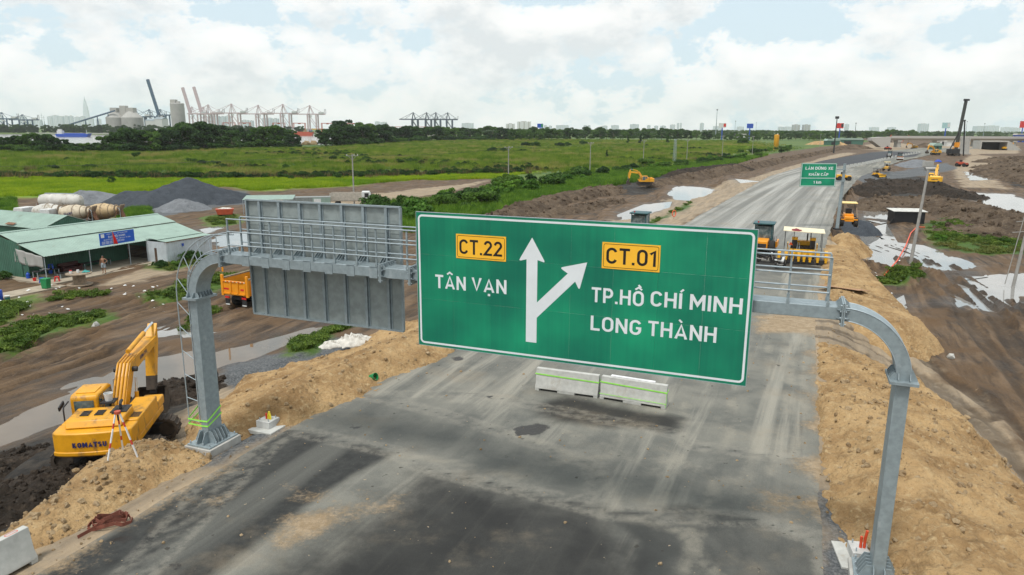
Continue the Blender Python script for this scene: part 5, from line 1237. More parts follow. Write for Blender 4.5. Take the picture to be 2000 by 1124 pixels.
# ================================================================== road-building machines
def roller(label, loc, az, body=TEALP, nose=ORGP, sc=1.0, roof=True, rust=False):
    e = thing('road_roller', label, 'road roller', loc, R(90) - az, None, sc)
    dr = MB().lathe([(0.2, -1.0), (0.74, -1.0), (0.76, -0.9), (0.76, 0.9), (0.74, 1.0), (0.2, 1.0)], 24, (1.9, 0, 0.76), 'y').build('drum', RUST if rust else M('worn_drum', (0.30, 0.29, 0.27), 0.45, 0.6, 0.15), e, smooth=40)
    MB().bx(1.0, 2.8, -1.16, -1.04, 0.55, 1.05).bx(1.0, 2.8, 1.04, 1.16, 0.55, 1.05).bx(0.7, 1.0, -1.16, 1.16, 0.55, 1.05).bx(2.70, 2.86, -1.16, 1.16, 0.6, 1.0).build('drum_frame', nose, e)
    for y in (-0.8, 0.8): wheel(e, (-1.1, y, 0.72), 0.72, 0.55, nose)
    MB().bx(-2.6, -0.3, -0.55, 0.55, 0.75, 1.55).build('engine_body', nose, e, bev=0.06)
    MB().bx(-2.62, -2.605, -0.45, 0.45, 0.95, 1.3).build('radiator_grille', DKM, e)
    MB().bx(-0.3, 0.75, -0.6, 0.6, 0.75, 1.3).build('platform', body, e)
    for x in (-0.7, 0.65):
        for y in (-0.72, 0.72): MB().bar((x, y, 1.25), (x, y, 2.75), 0.09).build('cab_post', body, e)
    MB().bx(-0.8, 0.75, -0.8, 0.8, 1.25, 1.34).build('cab_sill', body, e)
    for y in (-0.72, 0.72): MB().bx(-0.64, 0.6, y - 0.01, y + 0.01, 1.4, 2.6).build('side_window', GLASS, e)
    MB().bx(-0.70, -0.68, -0.66, 0.66, 1.5, 2.6).build('rear_window', GLASS, e); MB().bx(0.64, 0.66, -0.66, 0.66, 1.5, 2.6).build('windscreen', GLASS, e)
    if roof:
        MB().bx(-0.95, 0.95, -0.92, 0.92, 2.76, 2.90).build('roof', body, e, bev=0.04)
        MB().cyl((-0.5, 0.5, 2.90), (-0.5, 0.5, 3.02), 0.06, n=10).build('beacon', REDPL, e)
    MB().bx(-0.2, 0.2, -0.25, 0.25, 1.34, 1.8).build('seat', DKM, e)
    return e
r1 = roller('dark roofed soil roller parked behind the upper corner of the green sign', G(1489, 496), R(24))
r2 = dup(r1, G(1249, 470) , R(66), 'dark roofed soil roller with only its roof showing above the green sign')
far_r = roller('rusty drum roller on the far road beside the barrier row', G(1757, 313), R(205), DKM, WHP, 1.0, True, True)
dup(far_r, G(1737, 308), R(60), 'white bodied roller on the fresh black asphalt of the far road')
# small open machines with flat canopies
def small_machine(label, loc, az, mat, canopy, sc=1.0, blade=False, tracks=False, cat='roller', name='pneumatic_roller'):
    e = thing(name, label, cat, loc, R(90) - az, None, sc)
    if tracks: crawler(e, 0, 2.6, 0.85, 0.8, 0.45)
    else:
        for x in (-1.0, 1.0):
            for y in (-0.72, 0.72): wheel(e, (x, y, 0.52), 0.52, 0.42, RIM)
    MB().bx(-1.5, 0.4, -0.5, 0.5, 0.6, 1.35).build('body', mat, e, bev=0.05); MB().bx(0.4, 1.5, -0.46, 0.46, 0.6, 1.15).build('engine_hood', mat, e, bev=0.05)
    MB().bx(-1.55, 1.5, -0.85, 0.85, 0.78, 0.9).build('mudguard', mat, e)
    MB().bx(-0.6, -0.1, -0.3, 0.3, 1.36, 1.9).build('seat', DKM, e)
    if canopy:
        for x in (-1.1, 0.2):
            for y in (-0.62, 0.62): MB().bar((x, y, 1.3), (x, y, 2.5), 0.06).build('canopy_post', DKM, e)
        MB().bx(-1.4, 0.5, -0.8, 0.8, 2.5, 2.6).build('canopy', canopy, e, bev=0.03)
    if blade: MB().prism([(1.75, 0.1), (1.95, 0.3), (1.85, 0.6), (1.95, 1.0), (1.87, 1.0), (1.72, 0.6), (1.8, 0.3)], 'y', -1.3, 1.3).build('blade', mat, e); MB().bx(0.9, 1.75, -0.9, -0.8, 0.4, 0.5).bx(0.9, 1.75, 0.8, 0.9, 0.4, 0.5).build('push_arms', DKM, e)
    return e
CANY = M('cream_canopy', (0.78, 0.60, 0.24), 0.6, 0, 0.1)
sm = small_machine('small orange roller with cream canopy beside the small sign post', G(1655, 441, 0.0), R(200), ORGP, CANY, 1.05)
MB().bar((1.2, 0.95, 0.0), (0.5, 0.70, 2.1), 0.07).build('leaning_plank', TIM, sm)
small_machine('yellow bulldozer working on the dark mud mound', T(1714, 347), R(160), YEL2, DKM, 0.85, True, True, 'bulldozer', 'bulldozer')
small_machine('yellow soil compactor with canopy on the gravel road', G(1731, 334), R(215), AMBP, CANY, 0.95)
small_machine('yellow machine half hidden behind the small sign post', G(1647, 353), R(100), YEL2, None, 1.0)
small_machine('red tractor driving on the dirt beyond the mud mound', T(1878, 326), R(150), REDP, None, 1.2, False, False, 'tractor', 'tractor')
small_machine('tiny red machine on the sand beside the far road end', G(1734, 293), R(150), REDP, None, 1.2, False, False, 'tractor', 'tractor')
# asphalt paver
def paver(label, loc, az):
    e = thing('asphalt_paver', label, 'paver', loc, R(90) - az, None, 0.84)
    for y in (-1.0, 1.0):
        m = MB(); m.prism(stadium(2.8, 0.4), 'y', y - 0.2, y + 0.2); m.build('track', MUDM, e)
    MB().bx(-1.6, 1.6, -1.2, 1.2, 0.6, 1.25).build('body', YEL2, e, bev=0.04)
    MB().bx(-1.0, 0.9, -1.15, 1.15, 1.26, 1.5).build('operator_deck', DKM, e)
    for y in (-1.0, 0.7): MB().bx(-1.3, -0.85, y - 0.15, y + 0.35, 1.5, 2.2).build('console', DKM, e); MB().bx(-1.4, -0.8, y - 0.18, y + 0.38, 2.2, 2.45).build('seat_box', YEL2, e)
    MB().bx(-0.2, 0.8, -0.9, 0.9, 1.5, 1.95).build('engine_cover', YEL2, e, bev=0.05)
    # hopper in front
    MB().prism([(1.6, 0.5), (3.2, 0.45), (3.3, 1.3), (1.6, 1.4)], 'y', -1.5, -1.4).build('hopper_wing', YEL2, e); MB().prism([(1.6, 0.5), (3.2, 0.45), (3.3, 1.3), (1.6, 1.4)], 'y', 1.4, 1.5).build('hopper_wing', YEL2, e)
    # screed behind
    MB().bx(-3.1, -2.3, -2.3, 2.3, 0.06, 0.5).build('screed', DKM, e)
    for y in (-2.2, -1.45, -0.75, -0.2, 0.3, 0.9, 1.5, 2.15):
        MB().bx(-3.16, -2.3, y - 0.16, y + 0.16, 0.5, 1.15 + 0.25 * ((int(y * 10) % 3) / 2)).build('screed_unit', YEL2, e, bev=0.03)
        MB().bx(-3.3, -3.17, y - 0.1, y + 0.1, 0.3, 0.95).build('screed_bracket', YEL2, e)
    for y in (-1.4, 1.4): MB().bar((-2.3, y, 0.7), (1.2, y, 0.95), 0.14, 0.25).build('tow_arm', YEL2, e)
    for x in (-2.0, 0.9):
        for y in (-1.75, -0.7, 0.9, 1.75): MB().bar((x, y, 1.2), (x, y, 3.1), 0.05).build('canopy_post', DKM, e)
    MB().box((-0.55, 0, 3.14), (3.3, 3.9, 0.06), Matrix.Rotation(R(1.5), 3, 'X')).build('canopy', M('cream_sheet', (0.74, 0.66, 0.46), 0.7, 0, 0.1), e)
    ra = crumple('red_rag', M('dark_red_cloth', (0.20, 0.03, 0.035), 0.9), e, 0.9, 0.55, 0.12, 5); ra.location = (-1.3, 0.75, 3.18)
    MB().cyl((0.3, -0.4, 1.95), (0.3, -0.4, 2.7), 0.07, n=8).build('exhaust_pipe', DKM, e)
    MB().prism([(0.95, 1.65), (1.35, 1.65), (1.15, 2.0)], 'x', -1.42, -1.40).build('warning_triangle', M('orange_reflector', (0.9, 0.12, 0.02), 0.5), e)
    MB().tube([(-1.6, 0.3, 1.0), (-1.2, 0.35, 1.9), (-1.15, 0.5, 1.9), (-1.55, 0.55, 1.0)], 0.03, 6).build('handrail', GALV2, e)
    return e
paver('yellow asphalt paver with flat cream canopy and red rag', G(1565, 507), R(21.6))
def motorbike(label, loc, rz, mat):
    e = thing('motorbike', label, 'motorbike', loc, rz)
    for x in (-0.6, 0.62):
        w = MB().lathe([(0.23, -0.05), (0.29, -0.05), (0.31, 0), (0.29, 0.05), (0.23, 0.05)], 16, (x, 0, 0.31), 'y').build('wheel', RUB, e, smooth=40)
        MB().cyl((x, -0.03, 0.31), (x, 0.03, 0.31), 0.06, n=8).build('hub', RIM, w)
        m = MB()
        for k in range(4):
            a = math.pi * k / 4; m.bar((x - 0.24 * math.cos(a), 0, 0.31 - 0.24 * math.sin(a)), (x + 0.24 * math.cos(a), 0, 0.31 + 0.24 * math.sin(a)), 0.015)
        m.build('spokes', RIM, w)
    MB().prism([(-0.85, 0.68), (-0.3, 0.55), (0.0, 0.42), (0.25, 0.40), (0.45, 0.75), (0.38, 0.85), (0.15, 0.55), (-0.2, 0.66), (-0.8, 0.78)], 'y', -0.11, 0.11).build('body', mat, e, bev=0.03)
    MB().bx(-0.15, 0.2, -0.12, 0.12, 0.22, 0.42).build('engine', DKM, e, bev=0.03)
    MB().prism([(-0.8, 0.78), (-0.15, 0.68), (0.05, 0.72), (-0.1, 0.80), (-0.75, 0.88)], 'y', -0.13, 0.13).build('seat', DKM, e, bev=0.03)
    for y in (-0.07, 0.07): MB().bar((0.62, y, 0.31), (0.42, y, 0.92), 0.035).build('fork', RIM, e)
    MB().tube([(0.30, -0.34, 0.98), (0.40, -0.12, 0.96), (0.40, 0.12, 0.96), (0.30, 0.34, 0.98)], 0.016, 6).build('handlebar', DKM, e)
    MB().ball((0.5, 0, 0.84), (0.08, 0.1, 0.09), 8, 5).build('headlamp', WHP, e)
    MB().tube([(0.1, -0.16, 0.28), (-0.5, -0.18, 0.32), (-0.85, -0.18, 0.42)], 0.04, 6).build('exhaust', RIM, e)
    return e
motorbike('black and white motorbike parked against the paver end', G(1524, 523), R(40), WHP)
motorbike('dark motorbike parked by the roller beside the green sign', G(1494, 513), R(-25), DKM)
# ================================================================== site office shed
ROOFG = M('pale_green_roof_sheet', (0.275, 0.375, 0.32), 0.5, 0.1, 0.09, 0.8, 0, 25, (0.22, 0.27, 0.22), 0.03, 0.9)
WALLG = M('green_wall_sheet', (0.050, 0.135, 0.092), 0.6, 0, 0.12, 1.0, 0, 25, (0.10, 0.14, 0.10), 0.0, 1.0)
DGRN = M('dark_green_sheet', (0.05, 0.14, 0.10), 0.6, 0, 0.12)
CONTW = M('weathered_white_sheet', (0.55, 0.60, 0.63), 0.55, 0.1, 0.10, 1.2, 0, 25, (0.36, 0.36, 0.34), 0.02, 1.2)
GREYCL = M('grey_tarpaulin', (0.33, 0.33, 0.31), 0.8, 0, 0.12, 1, 0.2, 6)
SLAB = M('dusty_slab', (0.33, 0.28, 0.21), 0.9, 0, 0.15, 1, 0.2, 20)
SZ = -2.9
SH_O = Vector((-42.93, 64.01, SZ)); SH_A = R(65.8)
def sheet_rib(A, B, C, D, mat, par, name='roof_sheet', ribs=4, h=0.035):
    """one profiled sheet: A-B lower edge, D-C upper edge"""
    A, B, C, D = map(Vector, (A, B, C, D)); nrm = (B - A).cross(D - A).normalized()
    if nrm.z < 0: nrm = -nrm
    P = []; ks = []
    for r in range(ribs):
        c = (r + 0.5) / ribs; ks += [(c - 0.10 / ribs * 2, 0), (c - 0.05 / ribs, h), (c + 0.05 / ribs, h), (c + 0.10 / ribs * 2, 0)]
    ks = [(0, 0)] + ks + [(1, 0)]
    for k, hh in ks: P += [A + (B - A) * k + nrm * hh, D + (C - D) * k + nrm * hh]
    F = [(2 * i, 2 * i + 2, 2 * i + 3, 2 * i + 1) for i in range(len(ks) - 1)]
    me = bpy.data.meshes.new(name); me.from_pydata([tuple(p) for p in P], [], F); o = obj(name, me, mat, par)
    md = o.modifiers.new('gauge', 'SOLIDIFY'); md.thickness = 0.012; md.offset = -1; return o
def wall_sheet(a, b, z0, z1, mat, par, name='wall_sheet', ribs=4, z1b=None, out=1, h=0.03):
    a, b = Vector(a), Vector(b); d = (b - a); n = Vector((d.y, -d.x)).normalized() * out; P = []; ks = []
    for r in range(ribs):
        c = (r + 0.5) / ribs; ks += [(c - 0.30 / ribs, 0), (c - 0.2 / ribs, h), (c + 0.2 / ribs, h), (c + 0.30 / ribs, 0)]
    ks = [(0, 0)] + ks + [(1, 0)]
    for k, hh in ks:
        q = a + d * k + n * hh; zt_ = z1 if z1b is None else z1 + (z1b - z1) * k
        P += [(q.x, q.y, z0), (q.x, q.y, zt_)]
    me = bpy.data.meshes.new(name); me.from_pydata(P, [], [(2 * i, 2 * i + 2, 2 * i + 3, 2 * i + 1) for i in range(len(ks) - 1)]); o = obj(name, me, mat, par)
    md = o.modifiers.new('gauge', 'SOLIDIFY'); md.thickness = 0.02; md.offset = 0; return o
sh = thing('site_shed', 'long green metal shed with pale green roof, open veranda and blue banner', 'shed', SH_O, SH_A)
nS = 17; LX_ = 17.7; wS = LX_ / nS
for i in range(nS):
    x0, x1 = i * wS + 0.004, (i + 1) * wS - 0.004
    sheet_rib((x0, -0.15, 2.26), (x1, -0.15, 2.26), (x1, 3.55, 3.20), (x0, 3.55, 3.20), ROOFG, sh)
    sheet_rib((x0, 3.40, 3.27), (x1, 3.40, 3.27), (x1, 6.25, 4.02), (x0, 6.25, 4.02), ROOFG, sh)
    sheet_rib((x1, 12.2, 2.4), (x0, 12.2, 2.4), (x0, 6.25, 4.025), (x1, 6.25, 4.025), ROOFG, sh)
MB().bx(0, LX_, 3.38, 3.46, 3.19, 3.24).build('step_flashing', DKM, sh)
MB().prism([(6.05, 4.02), (6.25, 4.10), (6.45, 4.02), (6.25, 4.06)], 'x', 0, LX_).build('ridge_cap', ROOFG, sh)
for i in range(11): wall_sheet((i * 1.0 + 0.003, 3.2), (i * 1.0 + 0.997, 3.2), 0.05, 3.1, WALLG, sh)
for i in range(3): wall_sheet((8.2 + i * 0.97, 5.9), (8.2 + i * 0.97 + 0.96, 5.9), 0.05, 3.8, DGRN, sh)
for i in range(8):     # left end wall with gable
    y0, y1 = 3.25 + i * 1.1, 3.25 + i * 1.1 + 1.095
    zt_ = lambda y: (3.05 + (y - 3.25) * 0.26) if y < 6.25 else (3.95 - (y - 6.25) * 0.27)
    wall_sheet((0.0, y1), (0.0, y0), 0.0, zt_(y1), WALLG, sh, z1b=zt_(y0))
wall_sheet((0.0, 4.4), (-0.02, 3.3), 2.62, 2.98, DGRN, sh, 'gable_trim')
wall_sheet((0.02, 3.1), (0.02, 2.3), 0.0, 2.0, WALLG, sh, 'door_leaf')
for i in range(6): wall_sheet((17.5, 3.2 + i * 1.45), (17.5, 4.64 + i * 1.45), 0.0, 2.4, WALLG, sh)
for x, y in ((0.14, 0.1), (4.55, 0.1), (8.87, 0.1)): MB().cyl((x, y, 0.0), (x, y, 2.25), 0.045, n=8).build('veranda_post', GALV2, sh)
MB().bx(0, 10.9, 0.06, 0.14, 2.17, 2.235).build('eave_beam', DKM, sh)
MB().bx(-0.9, 12.0, -2.0, 5.85, -0.35, 0.04).build('floor_slab', SLAB, sh)
MB().bx(-6.0, -0.5, -3.6, -1.4, -0.35, 0.0).build('path_slab', SLAB, sh)
# hanging tarpaulin at the veranda end
X = np.linspace(0.1, 4.1, 22); tz = np.linspace(0, 1, 8); P = []
for a in X:
    top = 2.24 + (a - 0.0) * 0.13; bot = 1.14 + 0.08 * math.sin(a * 2.1) + a * 0.06
    for b in tz: P.append((-0.05 + 0.05 * math.sin(a * 5 + b * 2), a, top + (bot - top) * b))
i = (np.arange(21)[:, None] * 8 + np.arange(7)[None, :]).ravel()
me = npmesh('tarpaulin', np.array(P), np.stack([i, i + 8, i + 9, i + 1], 1)); me.materials.append(GREYCL); me.shade_smooth(); o = obj('tarpaulin', me, None, sh)
md = o.modifiers.new('cloth', 'SOLIDIFY'); md.thickness = 0.012
for x, z, w, h, m_ in ((2.2, 1.95, 0.36, 0.26, WHP), (4.6, 2.2, 0.5, 0.2, WHP), (4.6, 1.85, 0.36, 0.22, WHP), (5.1, 1.8, 0.2, 0.36, REDP)): MB().bx(x, x + w, 3.10, 3.13, z, z + h).build('wall_notice', m_, sh)
# white annex
an = thing('annex_cabin', 'weathered white corrugated cabin built onto the end of the green shed', 'cabin', SH_O + Matrix.Rotation(SH_A, 3, 'Z') @ Vector((10.85, -2.85, 0)), SH_A)
for i in range(6): wall_sheet((i * 1.0 + 0.002, 0), (i * 1.0 + 0.998, 0), 0.0, 2.28, CONTW, an, ribs=4)
for i in range(3): wall_sheet((0, 2.9 - i * 0.965), (0, 2.9 - i * 0.965 - 0.96), 0.0, 2.22, CONTW, an, ribs=4)
for i in range(5): wall_sheet((6.0, i * 1.2), (6.0, i * 1.2 + 1.195), 0.0, 2.28, CONTW, an, ribs=4)
for i in range(6): sheet_rib((i * 1.0 - 0.02, -0.12, 2.29), (i * 1.0 + 0.975, -0.12, 2.29), (i * 1.0 + 0.975, 1.25, 2.36), (i * 1.0 - 0.02, 1.25, 2.36), ROOFG, an)
for i in range(6): sheet_rib((i * 1.0 - 0.02, 1.15, 2.43), (i * 1.0 + 0.975, 1.15, 2.43), (i * 1.0 + 0.975, 3.0, 2.58), (i * 1.0 - 0.02, 3.0, 2.58), ROOFG, an)
MB().bx(-0.06, 0.99 - 0.93, 1.35, 1.68, 0.0, 1.55).build('door_board', M('brown_board', (0.09, 0.055, 0.035), 0.8), an)
MB().bx(-0.1, 6.1, -0.14, -0.09, 2.2, 2.27).build('eave_trim', RUST, an)
lp = thing('wall_bucket', 'small blue plastic bucket hung on the white cabin wall', 'bucket', an.matrix_basis @ Vector((2.0, -0.14, 1.72)), SH_A)
MB().lathe([(0.08, -0.14), (0.12, 0.14), (0.11, 0.14), (0.07, -0.12)], 12).build('bucket_body', BLUEP, lp, smooth=40)
# banner and flag
BAN = M('blue_banner', (0.012, 0.10, 0.52), 0.45, 0, 0.06)
bn = thing('blue_banner', 'blue signboard with white lettering standing on the green shed eave', 'signboard', SH_O + Matrix.Rotation(SH_A, 3, 'Z') @ Vector((5.55, -0.2, 2.44)), SH_A)
MB().bx(0, 3.84, 0, 0.03, 0, 1.21).build('board', BAN, bn)
for s, x, z, w, cap in (('CÔNG TY CP TV', 0.8, 1.0, 1.0, 0.09), ('XD THÀNH CÔNG', 1.95, 1.0, 1.15, 0.09), ('BAN ĐIỀU HÀNH', 0.95, 0.68, 1.85, 0.20), ('DỰ ÁN XÂY DỰNG ĐƯỜNG VÀNH ĐAI 3 - TP. HCM', 0.45, 0.46, 2.9, 0.12)):
    text('lettering', s, x, z, w, cap, WHITE, bn, -0.002, 0.02)
for k in range(3):
    for j in range(6): MB().bx(0.2 + 0.42 * j, 0.2 + 0.42 * j + 0.36, -0.004, -0.001, 0.12 + 0.1 * k, 0.12 + 0.1 * k + 0.04).build('small_print', WHITE, bn) if not (k == 0 and j > 3) else None
MB().bx(0.17, 0.53, -0.006, -0.001, 0.76, 1.12).build('emblem_plate', WHITE, bn)
fg = thing('red_flag', 'limp red flag on a short pole in front of the blue signboard', 'flag', SH_O + Matrix.Rotation(SH_A, 3, 'Z') @ Vector((6.95, -0.28, 2.3)), SH_A)
MB().cyl((0, 0, -0.1), (-0.05, 0, 1.6), 0.018, n=6).build('pole', GALV2, fg)
P = []
for i_ in range(8):
    for j_ in range(6):
        t_ = i_ / 7; P.append((-0.04 + 0.02 + (0.06 + 0.42 * t_) * j_ / 5, 0.05 * math.sin(j_ * 1.7 + i_ * 0.5), 1.4 - 1.25 * t_ - 0.05 * j_ / 5))
i = (np.arange(7)[:, None] * 6 + np.arange(5)[None, :]).ravel()
me = npmesh('flag_cloth', np.array(P), np.stack([i, i + 6, i + 7, i + 1], 1)); me.materials.append(M('red_cloth', (0.75, 0.012, 0.01), 0.7)); me.shade_smooth(); o = obj('flag_cloth', me, None, fg); md = o.modifiers.new('cloth', 'SOLIDIFY'); md.thickness = 0.008
def SP(x, y, z=0.04): return SH_O + Matrix.Rotation(SH_A, 3, 'Z') @ Vector((x, y, z))
# ---- furniture of the veranda
def stool(label, loc, mat):
    e = thing('plastic_stool', label, 'stool', loc, 0.4)
    MB().bx(-0.17, 0.17, -0.17, 0.17, 0.40, 0.45).build('seat', mat, e, bev=0.015)
    for x in (-1, 1):
        for y in (-1, 1): MB().bar((x * 0.13, y * 0.13, 0.40), (x * 0.19, y * 0.19, 0.0), 0.06, 0.05).build('leg', mat, e)
    for x in (-1, 1): MB().bx(x * 0.165 - 0.015, x * 0.165 + 0.015, -0.15, 0.15, 0.16, 0.21).build('stretcher', mat, e)
stool('blue plastic stool on the slab nearest the left veranda post', SP(-0.75, -0.6), BLUEP)
stool('blue plastic stool standing on the low veranda table', SP(1.4, 1.3, 0.78), BLUEP)
stool('red plastic stool beside the green bin', SP(0.2, -1.25), REDPL)
def table(label, loc, L, w, h):
    e = thing('low_table', label, 'table', loc, SH_A)
    MB().bx(-L / 2, L / 2, -w / 2, w / 2, h - 0.05, h).build('table_top', DKM, e)
    for x in (-1, 1):
        for y in (-1, 1): MB().bx(x * (L / 2 - 0.1) - 0.03, x * (L / 2 - 0.1) + 0.03, y * (w / 2 - 0.08) - 0.03, y * (w / 2 - 0.08) + 0.03, 0, h - 0.05).build('leg', GALV2, e)
    return e
table('low dark table with white pans behind the left veranda post', SP(0.9, 1.3), 2.2, 0.8, 0.74)
table('low dark table under the veranda in front of the green wall', SP(1.9, -0.2), 1.8, 0.6, 0.5)
table('long dark bench against the green wall behind the man', SP(6.6, 2.2), 3.0, 0.6, 0.55)
for k, (x, y) in enumerate(((0.5, 1.3), (0.8, 1.45), (1.05, 1.2))):
    e = thing('pan', 'white metal pan on the low table under the veranda', 'pan', SP(x, y, 0.78), 0.2 * k, 'pans on the veranda table'); MB().lathe([(0.10, 0), (0.17, 0.09), (0.16, 0.09), (0.09, 0.02)], 12).build('dish', WHP, e, smooth=40)
for k, (x, y, lb) in enumerate(((-0.1, 2.4, 'big blue water jug on the floor beside the dark doorway'), (2.2, 2.7, 'big blue water jug against the green wall behind the table'))):
    e = thing('water_jug', lb, 'jug', SP(x, y), 0); MB().lathe([(0.14, 0), (0.17, 0.03), (0.17, 0.42), (0.06, 0.52), (0.05, 0.6)], 14).build('jug_body', BLUEP, e, smooth=40)
sf_ = thing('sofa', 'dark red sofa against the veranda wall behind the cable drum', 'sofa', SP(3.9, 2.2), SH_A)
SOF = M('dark_red_leather', (0.05, 0.012, 0.012), 0.5)
MB().bx(-1.0, 1.0, -0.4, 0.4, 0.0, 0.42).build('seat', SOF, sf_, bev=0.05); MB().bx(-1.0, 1.0, 0.25, 0.5, 0.42, 0.85).build('backrest', SOF, sf_, bev=0.05)
for x in (-0.95, 0.95): MB().bx(x - 0.12, x + 0.12, -0.4, 0.24, 0.421, 0.62).build('armrest', SOF, sf_, bev=0.04)
rb = thing('red_bucket', 'small red bucket on the slab under the grey tarpaulin', 'bucket', SP(-0.6, 0.7), 0); MB().lathe([(0.12, 0), (0.16, 0.28), (0.15, 0.28), (0.11, 0.02)], 12).build('bucket_body', REDPL, rb, smooth=40)
bn2 = thing('green_bin', 'dark green wheeled rubbish bin at the corner of the veranda slab', 'bin', SP(-2.0, -3.1, 0.0), SH_A + 0.3)
MB().box((0, 0, 0.42), (0.5, 0.5, 0.8), None, (1.2, 1.2)).build('bin_body', GRNPL, bn2, bev=0.03); MB().bx(-0.33, 0.33, -0.33, 0.33, 0.83, 0.90).build('lid', GRNPL, bn2, bev=0.02)
sp_ = thing('cable_drum', 'large wooden cable drum used as a table in front of the shed', 'cable drum', SP(0.25, -4.3, 0.0), 0)
MB().cyl((0, 0, 1.0), (0, 0, 1.08), 1.05, n=28).build('upper_flange', TIM, sp_); MB().cyl((0, 0, 0.0), (0, 0, 0.08), 1.05, n=28).build('lower_flange', TIM, sp_)
for k in range(18):
    a0, a1 = 2 * math.pi * k / 18, 2 * math.pi * (k + 0.92) / 18
    MB().prism([(0.52 * math.cos(a0), 0.52 * math.sin(a0)), (0.52 * math.cos(a1), 0.52 * math.sin(a1)), (0.47 * math.cos(a1), 0.47 * math.sin(a1)), (0.47 * math.cos(a0), 0.47 * math.sin(a0))], 'z', 0.08, 1.0).build('stave', TIM, sp_)
e = thing('teal_cloth', 'crumpled teal cloth lying on the wooden cable drum', 'cloth', SP(0.75, -4.6, 1.09), 0.4); crumple('cloth', M('teal_cloth', (0.05, 0.28, 0.26), 0.9), e, 0.35, 0.25, 0.2, 4, 16)
for x, y, lb in ((-0.25, -4.0, 'white tin with red lid standing on the wooden cable drum'), (0.35, -4.1, 'white paper cup lying on the wooden cable drum')):
    e = thing('white_tin', lb, 'tin', SP(x, y, 1.09), 0); MB().lathe([(0.12, 0), (0.12, 0.2), (0.11, 0.24)], 12).build('tin_body', WHP, e, smooth=40)
    if 'red' in lb: MB().cyl((0, 0, 0.241), (0, 0, 0.29), 0.12, n=12).build('tin_lid', REDPL, e)
for (u, v), lb, m_ in (((15, 588), 'white pail with dark band on the dirt by the path slab', WHP), ((-2, 598), 'white pail cut off by the picture edge on the dirt', WHP)):
    e = thing('white_pail', lb, 'pail', T(u, v), 0); o = MB().lathe([(0.17, 0), (0.21, 0.42), (0.20, 0.42)], 14).build('pail_body', M('dark_teal_pail', (0.02, 0.12, 0.11), 0.5), e, smooth=40); MB().lathe([(0.205, 0.34), (0.225, 0.44), (0.05, 0.46)], 14).build('pail_lid', WHP, e, smooth=40)
e = thing('blue_barrel', 'blue plastic barrel standing at the picture edge on the dirt', 'barrel', T(-1, 588), 0); MB().lathe([(0.25, 0), (0.29, 0.1), (0.29, 0.8), (0.25, 0.9)], 16).build('barrel_body', BLUEP, e, smooth=40)
